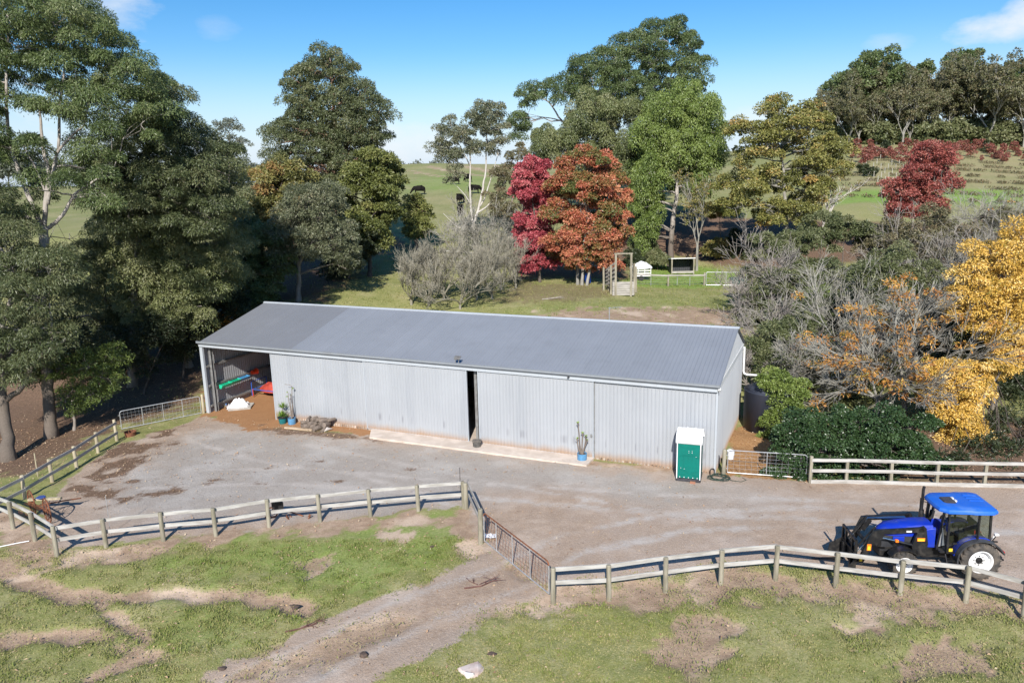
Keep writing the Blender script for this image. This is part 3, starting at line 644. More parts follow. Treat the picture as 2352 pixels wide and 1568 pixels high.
fence('yard_fence', 'grey two rail timber fence running down from the left mesh gate under trees', 'fence', lb, [1.3]+[1.22]*4, (1.1, .52), M_rail_g, M_post_y, 1, ext=(None, fl[0]))
fr = [A2(1412, 1010), A2(1785, 990), A2(2160, 935), A3(255, 885), A3(620, 855), A3(1020, 905), A3(1450, 960), A3(1890, 1005), G(2352, 1412)]
fence('paddock_fence', 'pale two rail timber fence in front of the blue tractor', 'fence', fr, [1.18]*len(fr), (1.08, .55), M_rail_w, M_post, 1, ext=(None, G(2500, 1455)))
rb = [A3(848, 232), A3(1088, 232), A3(1383, 240), A3(1690, 250), A3(2008, 256), A3(2330, 262)]
fence('hedge_fence', 'pale square posted rail fence with a kickboard before the dark glossy hedge', 'fence', rb, [1.3]+[1.12]*5, (1.12, .62), M_rail_w, M_post, -1, square=True, kick=True, ext=(None, A3(2600, 268)))
def gate(name, label, p0, p1, h, mat, ribs, mesh=(10, 6), top=None, lift=.08, r=.024, full_mesh=True):
    """pipe frame gate hung between two ground points, welded mesh infill"""
    e = empty(name, p0, label, 'gate'); d = np.array(p1)-np.array(p0); Lg = math.hypot(d[0], d[1]); u = np.array((d[0]/Lg, d[1]/Lg, 0)); dz = d[2]/Lg
    P = lambda t, z: tuple(u*t+np.array((0, 0, z+lift+dz*t)))
    b = MB(); c = .14
    fr = [P(.06, 0), P(.06, h-c)]+[P(.06+c-c*math.cos(a), h-c+c*math.sin(a)) for a in (.5, 1.1)]+[P(.06+c, h), P(Lg-.06-c, h)]+[P(Lg-.06-c+c*math.sin(a), h-c+c*math.cos(a)) for a in (.5, 1.1)]+[P(Lg-.06, h-c), P(Lg-.06, 0)]
    if top is None: b.tube(fr, r, 8); b.tube([P(.06, 0), P(Lg-.06, 0)], r, 8); b.build('gate_frame', mat, e)
    else:
        b.tube(fr[1:-1], r*1.15, 8); b.build('top_rail', top, e)
        b = MB(); b.tube([P(.06, 0), P(.06, h-c)], r, 8); b.tube([P(Lg-.06, 0), P(Lg-.06, h-c)], r, 8); b.tube([P(.06, 0), P(Lg-.06, 0)], r, 8); b.build('gate_frame', mat, e)
    for t in ribs: b = MB(); b.tube([P(t*Lg, 0), P(t*Lg, h)], r*.8, 6); b.build('upright', mat, e)
    n, m = mesh; A = []; B = []
    for i in range(1, n): A.append(P(.06+(Lg-.12)*i/n, 0)); B.append(P(.06+(Lg-.12)*i/n, h))
    for k in range(1, m): z = h*(k/m)**.9; A.append(P(.06, z)); B.append(P(Lg-.06, z))
    MB().segs(A, B, .0045, .0045, 4).build('wire_mesh', top or mat, e)
    hg = MB(); hg.tube([P(-.05, .2), P(.06, .2)], .02, 6); hg.tube([P(-.05, h-.25), P(.06, h-.25)], .02, 6); hg.build('hinge', mat, e)
    return e
gl0 = A4(795, 1300); gl1 = A4(1350, 1190)
gate('mesh_gate', 'long silver mesh gate between timber fence and left end of shed', gl0+np.array((.1, 0, 0)), gl1, 1.12, M_galv, (.27, .52, .76), (22, 5))
pp = MB().tube([(0, 0, -.3), (0, 0, 1.25), (0, 0, 1.3)], [.09, .08, .06], 10).build('gate_post', M_post_y); pp.location = A4(1360, 1188); tag(pp, 'thin timber gate post standing against left corner of shed', 'post')
gate('rusty_gate', 'rusty topped mesh gate closing the dirt track into the paddock', A2(950, 628), A2(1392, 992), 1.2, M_galv, (.22, .47, .73), (22, 7), M_rust)
g0 = G(*zp(945, 985, 1960, 1200, 4.704)); g1 = G(*zp(2085, 1065, 1960, 1200, 4.704))
gate('mesh_gate', 'silver mesh gate between right end of shed and hedge fence', g0, g1, 1.12, M_galv, (.5,), (13, 6))
pp = MB().tube([(0, 0, -.3), (0, 0, 1.25), (0, 0, 1.3)], [.1, .095, .07], 10).build('gate_post', M_post); pp.location = G(*zp(912, 1003, 1960, 1200, 4.704)); tag(pp, 'grey timber gate post beside right front corner of shed', 'post')

# ---------------------------------------------------------------- small things round the yard
M_green = simple('green_plastic', (.0, .16, .125), (.0, .14, .11), .4, 0, 2, .4)
M_green_d = simple('dark_green_plastic', (.02, .09, .08), (.02, .08, .07), .5, 0, 2, .4)
M_wplast = simple('white_plastic', (.84, .84, .84), (.78, .78, .77), .4, 0, 2)
def loo():
    P = [G(1553, 1103), G(1613, 1107)]; d = P[1]-P[0]; rz = -.33; w = 1.1; dp = 1.1
    e = empty('portable_toilet', P[0], 'green portable toilet with white curved roof against the shed front', 'toilet', rz=rz)
    b = MB(); b.cbox(-.02, w+.02, -.03, dp, .0, .14, .02); b.build('skid_base', M_dark, e)
    b = MB(); b.box(0, .03, .02, dp, .14, 1.95); b.hull([(0, .02, 1.95), (0, dp, 1.95), (0, .12, 2.2), (0, dp-.1, 2.2), (0, .35, 2.32), (0, dp-.35, 2.32), (.03, .02, 1.95), (.03, dp, 1.95), (.03, .12, 2.2), (.03, dp-.1, 2.2), (.03, .35, 2.32), (.03, dp-.35, 2.32)]); b.box(.03, w-.03, dp-.03, dp, .14, 1.95); b.build('side_panel', M_dark, e)
    b = MB(); b.box(w-.03, w, .02, dp, .14, 1.95); b.hull([(w-.03*k, y, z) for k in (0, 1) for y, z in ((.02, 1.95), (dp, 1.95), (.12, 2.2), (dp-.1, 2.2), (.35, 2.32), (dp-.35, 2.32))])
    b.beam((w+.008, .2, .35), (w+.008, .95, .6), .015, .04); b.beam((w+.008, .55, 2.0), (w+.008, .85, 2.2), .015, .05); b.box(w, w+.012, .8, .86, 1.15, 1.45); b.build('side_panel', M_green_d, e)
    # door with raised and sunken panel marks
    b = MB(); b.box(.05, w-.05, 0., .03, .17, 1.93)
    for x0, x1 in ((.3, .47), (.53, .66), (.72, .9)):
        b.box(x0, x1, -.014, 0, .72, 1.22)
    b.beam((.12, -.008, 1.77), (.34, -.008, 1.67), .02, .03); b.beam((.34, -.008, 1.67), (.52, -.008, 1.66), .02, .03); b.beam((.66, -.008, 1.66), (.86, -.008, 1.7), .02, .03)
    b.beam((.12, -.008, 1.22), (.4, -.008, 1.3), .02, .03); b.beam((.4, -.008, 1.3), (.8, -.008, 1.3), .02, .03); b.beam((.8, -.008, 1.3), (1.02, -.008, 1.2), .02, .03)
    b.beam((.16, -.01, .62), (1., -.01, .27), .02, .05); b.beam((.16, -.008, .28), (1., -.008, .55), .02, .04)
    dr = b.build('door', M_green, e)
    for i in range(5): MB().lathe([(.022, 0), (.022, .02)], 8, (.16+i*.2, -.03, .215), 'y').build('rivet', M_wplast, dr)
    for x, z in ((.55, 1.52), (.7, 1.52), (.55, 1.44), (.7, 1.44), (.88, 1.26), (.2, .66), (.36, .63)): MB().lathe([(.014, 0), (.014, .015)], 8, (x, -.025, z), 'y').build('rivet', M_wplast, dr)
    b = MB(); b.box(0, .04, -.035, .02, .14, 1.95); b.box(w-.04, w, -.035, .02, .14, 1.95); b.build('door_frame', M_wplast, e)
    prof = [(-.08, 1.92), (-.08, 2.02), (.06, 2.2), (.22, 2.32), (.4, 2.39), (.75, 2.4), (.95, 2.33), (1.1, 2.2), (1.2, 2.02), (1.2, 1.95)]
    b = MB(); n = len(prof); V = [(x, y, z) for x in (-.05, w+.05) for y, z in prof]; inn = [(x, y*.93+.04, z-.06) for x in (-.05, w+.05) for y, z in prof]
    b.add(V+inn, [(i, n+i, n+i+1, i+1) for i in range(n-1)]+[(2*n+i, 2*n+i+1, 3*n+i+1, 3*n+i) for i in range(n-1)]+[(i, i+1, 2*n+i+1, 2*n+i) for i in range(n-1)]+[(n+i, 3*n+i, 3*n+i+1, n+i+1) for i in range(n-1)]+[(0, 2*n, 3*n, n), (n-1, 2*n-1, 4*n-1, 3*n-1)])
    b.cbox(.35, .45, .3, .8, 2.38, 2.42, .01); b.cbox(.7, .8, .3, .8, 2.38, 2.42, .01); b.build('roof', M_wplast, e)
    k = MB(); k.cbox(-.12, .12, -.06, .06, -.03, .07, .006); o = k.build('brick', simple('red_brick', (.4, .18, .1), (.3, .14, .09), .9)); o.location = G(1591, 1109); o.rotation_euler[2] = rz; tag(o, 'single red brick lying under front edge of green portable toilet', 'brick')
loo()
def pot_mat(name, c): return simple(name, c, tuple(x*.75 for x in c), .5, 0, 4)
M_soil = simple('potting_soil', (.1, .07, .05), (.06, .04, .03), .95)
def pot(name, label, cat, pos, r0, r1, h, mat, rim=True, group=None):
    e = empty(name, pos, label, cat, group)
    b = MB(); b.lathe([(r0, 0), (r1, h*.95), (r1+.03, h*.95), (r1+.03, h), (r1-.02, h), (r1-.03, h*.85), (0, h*.85)] if rim else [(r0, 0), (r0*1.02, h), (r0*.93, h), (r0*.92, h*.88), (0, h*.88)], 20)
    b.build('pot', mat, e); b = MB(); b.lathe([(min(r0, r1)*.97, h*.8), (min(r0, r1)*.9, h*.88), (0, h*.9)], 16); b.build('soil', M_soil, e)
    return e
M_leafg = foliage_mat('fresh_leaf', [(.1, .2, .03), (.22, .34, .06), (.3, .4, .1)], .3, .4)
def spiky(parent, z, n, l, w, rr, r0=.02, c=(0, 0)):
    a = rr.uniform(0, 6.28, n); t = rr.uniform(.15, 1.35, n); ax = np.stack([np.cos(a)*np.sin(t), np.sin(a)*np.sin(t), np.cos(t)], 1); sd = np.stack([-np.sin(a), np.cos(a), 0*a], 1)
    b = MB(); b.leaves(np.array((c[0], c[1], z))+ax*r0, ax, sd, l*rr.uniform(.7, 1.1, n), w, rr.random(n)); return b
rr = np.random.default_rng(5)
M_teal = pot_mat('teal_glaze', (.01, .16, .17)); M_blue = pot_mat('faded_blue_drum', (.1, .27, .46)); M_wood = bark_mat('grey_bark', (.25, .2, .16), (.15, .12, .1))
e = pot('potted_plant', 'spiky green plant in a black rimmed teal pot at the open bay corner', 'potted plant', G(650, 972), .2, .27, .42, M_teal)
b = MB(); b.lathe([(.275, .36), (.31, .38), (.31, .43), (.27, .43), (.26, .38)], 20); b.build('pot_rim', M_black, e)
b = spiky(e, .4, 60, .5, .06, rr); b.build('leaves', M_leafg, e); b = spiky(e, .95, 50, .42, .05, rr, c=(.06, .02)); b.build('leaves', M_leafg, e); MB().tube([(0, 0, .3), (.03, .01, .7), (.06, .02, .95)], .025, 6).build('stem', M_wood, e)
e = pot('potted_plant', 'tall bare stemmed plant in a blue tub beside the teal pot', 'potted plant', G(671, 973), .23, .24, .38, M_blue, False)
b = MB()
for p in ([(0, 0, .3), (-.05, .05, 1.1), (-.12, .1, 1.55), (-.1, .1, 1.9), (-.16, .1, 2.05)], [(.02, 0, .3), (.08, .05, .9), (.12, .05, 1.7), (.17, .05, 2.35), (.02, .05, 2.45), (-.25, .05, 2.48)], [(.05, .04, .3), (.02, .05, .7), (-.02, .08, 1.3), (.04, .08, 1.85)], [(0, -.05, .3), (.12, .0, .6), (.14, .02, 1.2)]): b.tube(p, np.linspace(.028, .012, len(p)), 6)
b.build('stems', M_wood, e)
b = MB()
for q in ((-.15, .1, 2.02), (.23, .05, 2.2), (-.2, .1, 1.75), (.05, .08, 1.85), (.2, .05, 2.28)): 
    n = 5; a = rr.uniform(0, 6.28, n); ax = np.stack([np.cos(a)*.7, np.sin(a)*.7, -.6+0*a], 1); sd = np.stack([-np.sin(a), np.cos(a), 0*a], 1); b.leaves(np.tile(q, (n, 1)), ax, sd, .14, .06, rr.random(n))
b.build('leaves', M_leafg, e)
e = pot('potted_plant', 'knobbly stemmed plant in a pale blue tub on the concrete strip', 'potted plant', G(1337, 1058), .245, .25, .42, M_blue, False)
b = MB(); tips = []
for p in ([(-.03, 0, .35), (-.12, 0, .9), (-.15, 0, 1.5), (-.2, 0, 1.95)], [(0, 0, .35), (.0, .02, .9), (.04, .02, 1.4)], [(.04, 0, .35), (.14, 0, .8), (.2, 0, 1.25)], [(-.05, .03, .35), (-.2, .03, .75), (-.24, .05, 1.1)], [(.02, -.04, .35), (.1, -.04, .7), (.26, -.04, 1.05)]): b.tube(p, np.linspace(.04, .022, len(p)), 7); tips.append(p[-1]); b.lathe([(.0, -.03), (.05, 0), (.045, .05), (0, .08)], 8, p[-1])
b.build('stems', M_wood, e); b = MB()
for q in tips:
    n = 9; a = rr.uniform(0, 6.28, n); t = rr.uniform(.4, 1.5, n); ax = np.stack([np.cos(a)*np.sin(t), np.sin(a)*np.sin(t), np.cos(t)], 1); sd = np.stack([-np.sin(a), np.cos(a), 0*a], 1); b.leaves(np.tile(np.array(q)+(0, 0, .05), (n, 1)), ax, sd, .13, .08, .5+.5*rr.random(n))
b.build('leaves', M_leafg, e)
e = empty('black_bucket', G(1096, 1029), 'dirty black bucket with lid standing in the gap between the sliding doors', 'bucket')
MB().lathe([(.2, 0), (.25, .42), (.26, .42), (.24, .42), (.19, .02)], 20).build('bucket_body', simple('dirty_black', (.06, .06, .055), (.11, .1, .09), .7, 0, 5), e)
MB().cbox(-.24, .24, -.2, .2, .4, .45, .06).build('lid', simple('grubby_lid', (.2, .17, .14), (.1, .09, .08), .8, 0, 5), e)
e = empty('white_bucket', G(*zp(1005, 985, 1960, 1200, 4.704))+np.array((.02, .12, 0)), 'white plastic bucket hung on right hand gate beside the shed', 'bucket')
b = MB(); b.lathe([(.13, .72), (.165, 1.08), (.185, 1.08), (.185, 1.13), (.16, 1.13), (.155, 1.08)], 18); b.build('bucket_body', M_wplast, e); b = MB(); [b.lathe([(.171+.0*i, .98-.05*i), (.176, .99-.05*i), (.171, 1.0-.05*i)], 18) for i in range(2)]; b.build('bucket_rib', M_wplast, e)
MB().tube(arc((0, 0, 1.1), .17, 0, math.pi, 10), .006, 5).build('handle', M_galv, e)
# hose coil
b = MB(); P = []
for i in range(160): a = i*.21; r = .42+.1*math.sin(i*.31)+.04*math.sin(i*1.3); P.append((r*math.cos(a), r*.8*math.sin(a)+.05*math.sin(i*.13), .03+.0005*i+.012*math.sin(i*.9)))
P += [(.55, -.35, .02), (.9, -.5, .02), (1.2, -.3, .02), (1.1, .0, .02)]
b.tube(P, .014, 6); o = b.build('garden_hose', simple('hose_green', (.04, .07, .05), (.03, .05, .04), .5)); o.location = G(*zp(845, 1050, 1960, 1200, 4.704)); tag(o, 'dark green garden hose coiled on gravel beside the right gate post', 'hose')
b = MB(); b.tube([(-.1, 0, 0), (-.1, 0, .22)]+arc((0, 0, .22), .1, math.pi, 0, 8)+[(.1, 0, .05)], .022, 8); o = b.build('pipe_loop', M_black); o.location = G(*zp(752, 1000, 1960, 1200, 4.704)); tag(o, 'small black pipe loop standing out of the ground near the hose', 'pipe')
# rusty drum
e = empty('rusty_drum', A4(872, 1340), 'low rusty steel fire drum beside the left mesh gate', 'drum'); b = MB(); b.lathe([(.3, 0), (.32, .02), (.3, .1), (.32, .26), (.34, .27), (.34, .3), (.32, .3), (.3, .28), (.28, .06), (0, .06)], 20); b.build('drum_body', M_rust, e); MB().tube(arc((0, 0, .27), .2, .3, 2.8, 8), .01, 5).build('handle', M_black, e)
# woodpile
def log(pos, rz, l, r, lab, tilt=0.):
    b = MB(); n = 12; b.tube([(-l/2, 0, 0), (-l*.2, r*.1, 0), (l*.25, -r*.08, .01), (l/2, 0, 0)], [r, r*1.06, r*.97, r*.93], n); o = b.build('log', M_wood); o.location = pos; o.rotation_euler = (0, tilt, rz); return tag(o, lab, 'log', 'cut logs stacked at the shed wall')
r0 = np.random.default_rng(4)
wp = G(722, 985)
for i in range(15):
    t = i % 5; lay = i//5
    log(wp+np.array((-.7+.34*t+.17*lay+r0.normal(0, .05), .25+.05*lay-.12*t+r0.normal(0, .08), .13+lay*.2)), r0.normal(1.2, .5), r0.uniform(.4, .75), r0.uniform(.09, .15), 'short grey brown log in the small woodpile at the shed wall', r0.normal(0, .12))
b = MB(); b.cbox(-.95, .95, -.1, .1, 0, .09, .01); o = b.build('timber_plank', simple('pale_plank', (.52, .4, .28), (.4, .3, .2), .85, 0, 3, .2, .2, 5, (1, 4, 1))); o.location = G(686, 986); o.rotation_euler[2] = -.33; tag(o, 'pale sawn timber plank lying in front of the woodpile', 'plank')
b = MB(); b.hull([(r0.normal(0, .16), r0.normal(0, .12), abs(r0.normal(0.05, .07))) for _ in range(26)]); o = b.build('stone', simple('pale_stone', (.6, .55, .5), (.45, .4, .36), .9)); o.location = G(752, 988); tag(o, 'pale stone lying at the right end of the woodpile', 'stone')
# inside the open bay
def trough(a, h, col, lab, wdt=.82):
    e = empty('feed_trough', sl(.2, a, h), lab, 'trough', 'troughs hung on the open bay wall', SYAW+math.pi/2)
    m = simple(lab.split()[0]+'_trough_plastic', col, tuple(x*.85 for x in col), .4)
    b = MB(); w = wdt/2
    pr = [(-.02, .2), (-.06, -.02), (-.2, -.05), (-.34, .16), (-.32, .17), (-.2, -.02), (-.08, .01), (-.04, .2)]; n = len(pr)
    b.add([(x, y, z) for x in (-w, w) for y, z in pr], [(i, (i+1) % n, n+(i+1) % n, n+i) for i in range(n)]); b.build('trough_body', m, e)
    for x in (-w, w): b = MB(); b.hull([(x+dx, y, z) for dx in (-.012, .012) for y, z in ((-.01, .22), (-.06, -.04), (-.2, -.07), (-.36, .18))]); b.build('end_plate', m, e)
    b = MB()
    for i in range(1, 5): x = -w+wdt*i/5; b.hull([(x+dx, y, z) for dx in (-.01, .01) for y, z in ((-.06, .02), (-.06, .12), (-.2, .06), (-.28, .1), (-.2, -.01))])
    b.build('divider', m, e)
trough(1.25, 1.12, (.02, .48, .27), 'green plastic feed trough nearest the shed opening'); trough(2.1, 1.14, (.015, .42, .24), 'green plastic feed trough next to the blue one'); trough(2.95, 1.16, (.08, .3, .55), 'blue plastic feed trough hung deepest on the open bay wall')
e = empty('orange_bucket', sl(.3, 4.05, 1.42), 'orange plastic bucket tipped over on the open bay wall rail', 'bucket', rz=SYAW); b = MB(); b.lathe([(.13, -.22), (.2, .2), (.22, .2), (.19, .18), (.12, -.2)], 16, axis='y'); b.build('bucket_body', simple('orange_plastic', (.8, .07, .015), (.7, .05, .01), .4), e); MB().tube(arc((0, -.2, 0), .21, 0, math.pi, 8), .008, 5).build('handle', M_black, e)
# white sheet on a pallet
e = empty('wooden_pallet', sl(1.35, 1.45, float(tz(*sl(1.35, 1.45, 0)[:2]))), 'grey wooden pallet on the dirt floor under the white sheet', 'pallet', rz=SYAW+.55)
for i in range(6): MB().box(-.72, .72, -.6+i*.21, -.47+i*.21, .12, .145).build('slat', M_rail_g, e)
for y in (-.6, 0, .5): MB().box(-.72, .72, y, y+.1, 0, .12).build('bearer', M_rail_g, e)
n = 40; u, v = np.meshgrid(np.linspace(-1, 1, n), np.linspace(-1, 1, n)); rr2 = np.hypot(u*1., v); hh = .42*np.exp(-(u*1.3)**2-(v*1.5)**2)*(1+.9*(fbm(u*3+9, v*3)-.5)*2)+.2*np.abs(fbm(u*5, v*5+3)-.5)+.16; dr_ = ss(np.maximum(abs(u), abs(v)), .72, 1.); hh = hh*(1-dr_)+.06*dr_*(1+.8*fbm(u*6, v*6))
b = MB(); i = np.arange(n-1)[None]+n*np.arange(n-1)[:, None]; b.add(np.stack([(u*.68*(1+.12*fbm(u*2, v*2+7))).ravel(), (v*.55*(1+.2*(fbm(u*2+4, v*2)-.5))).ravel(), hh.ravel()], 1), [np.stack([i, i+1, i+n+1, i+n], 2).reshape(-1, 4)])
o = b.build('white_sheet', M_wplast, smooth=True); o.location = sl(1.25, 1.4, float(tz(*sl(1.35, 1.45, 0)[:2]))); o.rotation_euler[2] = SYAW+.55; tag(o, 'crumpled white sheet heaped over the pallet in the open bay', 'sheet')
b = MB(); b.lathe([(0.001, 0), (.14, .05), (.2, .17), (.19, .28), (.12, .38), (0.001, .4)], 20); o = b.build('metal_ball', simple('polished_metal', (.8, .8, .82), (.7, .7, .72), .15, 1.)); o.location = sl(.68, .85, float(tz(*sl(.68, .85, 0)[:2]))+.08); tag(o, 'small shiny silver ball beside the white sheet', 'ball')
# low frame bed with red tarp, grey sheet and white bag
zb = float(tz(*sl(1.6, 4.3, 0)[:2]))
e = empty('metal_frame_bed', sl(1.55, 4.3, zb), 'blue and red metal frame stretcher standing deep in the open bay', 'frame', rz=SYAW)
b = MB(); [b.tube(p, .035, 8) for p in ([(-1.1, -.7, .5), (1.6, -.7, .5)], [(-1.1, .9, .5), (1.6, .9, .5)], [(-1.1, -.7, .5), (-1.1, .9, .5)], [(1.6, -.7, .5), (1.6, .9, .5)], [(-1.3, -.6, 0), (-1.3, -.6, 1.0), (-1.3, .9, 1.0), (-1.3, .9, 0)])]; b.build('frame', simple('blue_paint', (.02, .09, .4), (.03, .08, .3), .5), e)
for x, y in ((-1.1, -.72), (1.6, -.72), (-1.1, .9), (1.6, .9)): MB().tube([(x, y, 0), (x, y, .55)], .035, 8).build('leg', simple('red_paint', (.45, .05, .03), (.35, .04, .03), .5) if x < 0 and y < 0 else M_rust, e)
def heap(name, lab, cat, pos, sx, sy, h, mat, base, seed, rz):
    n = 30; u, v = np.meshgrid(np.linspace(-1, 1, n), np.linspace(-1, 1, n)); q = np.clip(1-(u**2+v**2)**1.2, 0, 1); z = base+h*q*(.5+fbm(u*2.4+seed, v*2.4, 4))
    z = np.where(q <= .02, base-.1, z); b = MB(); i = np.arange(n-1)[None]+n*np.arange(n-1)[:, None]; rad = np.maximum(1e-6, np.hypot(u, v)); sc = np.where(rad > 1, 1/rad, 1)
    b.add(np.stack([(u*sc*sx).ravel(), (v*sc*sy).ravel(), z.ravel()], 1), [np.stack([i, i+1, i+n+1, i+n], 2).reshape(-1, 4)]); o = b.build(name, mat, smooth=True); o.location = pos; o.rotation_euler[2] = rz; return tag(o, lab, cat)
heap('red_tarpaulin', 'crumpled red tarpaulin piled on the blue metal frame', 'tarpaulin', sl(1.75, 4.25, zb), 1.15, .7, .4, simple('red_tarp', (.45, .06, .035), (.3, .04, .03), .6), .48, 3, SYAW)
heap('grey_sheet', 'folded grey sheet lying behind the red tarpaulin', 'sheet', sl(1.7, 5.25, zb), 1.2, .5, .75, simple('grey_cloth', (.36, .37, .36), (.28, .29, .29), .8), .45, 8, SYAW)
heap('white_bag', 'white bag lying on top of the red tarpaulin', 'bag', sl(2.45, 4.5, zb), .35, .25, .4, M_wplast, .75, 5, SYAW)
# stakes and rods
def stake(p, h, r, mat, lab, name='stake'):
    o = MB().tube([(0, 0, -.2), (0.01, 0, h*.6), (.02, 0, h)], r, 6).build(name, mat); o.location = p; return tag(o, lab, 'stake')
stake(A1(252, 190), 1.25, .03, M_post_y, 'slim pale stake among the shade beyond the left fence')
stake(A1(738, 575), 1.75, .012, M_galv, 'thin pale rod leaning on the front fence beside the corner posts', 'thin_rod')
stake(A2(795, 340), 1.5, .012, M_black, 'thin dark rod standing at the bend of the front fence', 'thin_rod')
# old hay rake at the corner
def rake():
    c = A1(270, 470); e = empty('hay_rake', c, 'old rusty hay rake with two spoked wheels inside the fence corner', 'farm implement', rz=-.35)
    for x, y in ((-.75, .25), (.75, -.2)):
        b = MB(); b.tube(arc((0, 0, 0), .55, 0, 2*math.pi*.97, 32, 'yz'), .03, 6, False, False)
        for k in range(12): a = k*math.pi/6; b.tube([(0, 0, 0), (0, .55*math.cos(a), .55*math.sin(a))], .011, 5)
        b.lathe([(.07, -.07), (.07, .07)], 10, axis='x'); o = b.build('spoked_wheel', M_rust, e); o.location = (x, y, .55); o.rotation_euler = (0, .0, 1.15)
    MB().tube([(-.9, .3, .55), (.9, -.25, .55)], .03, 6).build('axle', M_rust, e)
    b = MB()
    for k in range(14): x = -.7+.1*k; y = .25-.3*k/13; b.tube([(x, y, .55), (x-.1, y-.3, .62), (x-.15, y-.55, .4), (x-.1, y-.65, .08)], .009, 4)
    b.build('tines', M_rust, e); MB().beam((-.7, .1, .75), (.75, .55, .82), .14, .09).build('timber_beam', M_post_y, e)
    MB().tube([(0, 0, .6), (.4, .9, .5), (.6, 1.6, .35)], .03, 6).build('drawbar', M_rust, e); b = MB(); b.lathe([(.16, 0), (.2, .03), (.16, .06)], 14); o = b.build('seat', simple('faded_blue', (.05, .09, .3), (.04, .07, .2), .6), e); o.location = (-.1, .25, .85)
rake()
e = empty('rusty_plough', A1(1850, 465), 'black and rusty plough piece lying behind the front fence', 'farm implement'); MB().cbox(-.2, .3, -.03, .03, .25, .75, .05).build('plate', M_black, e); MB().tube([(-.5, -.1, .05), (-.1, 0, .4), (.3, .1, .3), (1.1, 0, .05)], .03, 6).build('beam', M_rust, e); MB().tube(arc((-.2, 0, .25), .22, 0, 6.0, 16), .03, 6).build('wheel', M_rust, e)
e = empty('rusty_seat_frame', A1(1990, 475), 'curved rusty iron frame lying at foot of the front fence', 'scrap'); b = MB(); b.tube(arc((0, 0, .35), .55, math.pi*1.12, math.pi*1.9, 12), .03, 6); b.tube([(-.5, 0, .2), (-.45, .1, 0)], .02, 5); b.tube([(.5, 0, .2), (.48, .1, 0)], .02, 5); b.build('curved_bar', M_rust, e); MB().tube(arc((0, .2, .35), .5, math.pi*1.15, math.pi*1.85, 12), .02, 6).build('cross_bar', M_rust, e)
# flat stones, dung, twigs on the ground
def lump(px, py, s, h, mat, name, lab, cat, seed):
    r = np.random.default_rng(seed); b = MB(); b.hull([(s*a*math.cos(t), s*.7*a*math.sin(t), z) for a, t, z in zip(r.uniform(.4, 1, 30), r.uniform(0, 6.28, 30), r.uniform(-.05, h, 30)**1)]); o = b.build(name, mat); o.location = G(px, py); return tag(o, lab, cat)
M_dung = simple('dung', (.12, .08, .06), (.07, .05, .04), .9, 0, 8)
lump(1083, 1541, .5, .14, simple('white_rock', (.66, .56, .5), (.5, .38, .32), .9, 0, 3), 'broken_rock', 'pale broken rock slab sunk in the grass at bottom of the paddock', 'rock', 1); lump(1079, 1556, .16, .22, simple('chalky_rock', (.75, .7, .66), (.6, .55, .5), .9, 0, 3), 'rock', 'small white rock standing on the broken slab', 'rock', 2)
lump(836, 1505, .2, .12, M_dung, 'dung_heap', 'dark dung clump lying on the edge of the dirt track', 'dung', 3); lump(1128, 1502, .2, .05, M_dung, 'dung_heap', 'dark dung pat in grass above the pale broken rock', 'dung', 4); lump(678, 1392, .2, .05, M_dung, 'dung_heap', 'flat dark dung pat at the end of the worn cattle path', 'dung', 5); lump(510, 1535, .16, .06, M_dung, 'dung_heap', 'brown dung pat in the lower left paddock', 'dung', 6)
lump(992, 1255, .12, .05, M_dung, 'dung_heap', 'small dung pat in the grass left of the rusty gate', 'dung', 7)
def branch(p, lab, sc, seed, mat=None, name='fallen_branch'):
    r = np.random.default_rng(seed); b = MB()
    def go(a, d, l, rad, k):
        q = a+d*l; b.tube([a, (a+q)/2+r.normal(0, .04, 3)*l*(1, 1, .3), q], [rad, rad*.8, rad*.5], 5)
        if k: 
            for _ in range(4): go(a+(q-a)*r.uniform(.3, 1), (lambda v: v/np.linalg.norm(v))(d+r.normal(0, .6, 3)*(1, 1, .35)+(0, 0, .03)), l*r.uniform(.35, .6), rad*.5, k-1)
    go(np.array((0, 0, .03)), np.array((.93, .35, .05)), sc, .03*sc, 3); o = b.build(name, mat or M_wood); o.location = p; return tag(o, lab, 'branch')
M_twig = bark_mat('purple_twig', (.12, .06, .05), (.2, .11, .09))
branch(G(1066, 1352), 'dark fallen twig bunch lying on the track before the rusty gate', 1.1, 3, M_twig); branch(G(655, 1452), 'thin forked stick lying on the track in the left paddock', 1., 5, M_twig)
branch(G(1245, 688), 'dead pale branch lying on the bank behind the shed', 2., 8, bark_mat('dead_wood', (.3, .26, .22), (.5, .45, .4)))
b = MB(); b.tube([(-.5, -.25, .05), (0, 0, .06), (.4, .2, .05)], .02, 6); o = b.build('white_pipe', M_wplast); o.location = A1(110, 645); tag(o, 'short white plastic pipe lying on bare soil by the corner posts', 'pipe')
b = MB(); n = 12; u, v = np.meshgrid(np.linspace(-1, 1, n), np.linspace(-1, 1, n)); i = np.arange(n-1)[None]+n*np.arange(n-1)[:, None]; b.add(np.stack([u.ravel()*.25, v.ravel()*.2, (.03+.12*fbm(u*2, v*2)).ravel()], 1), [np.stack([i, i+1, i+n+1, i+n], 2).reshape(-1, 4)]); o = b.build('paper_sack', M_wplast, smooth=True); o.location = A2(995, 600); tag(o, 'crumpled white sack lying behind the rusty gate', 'sack')
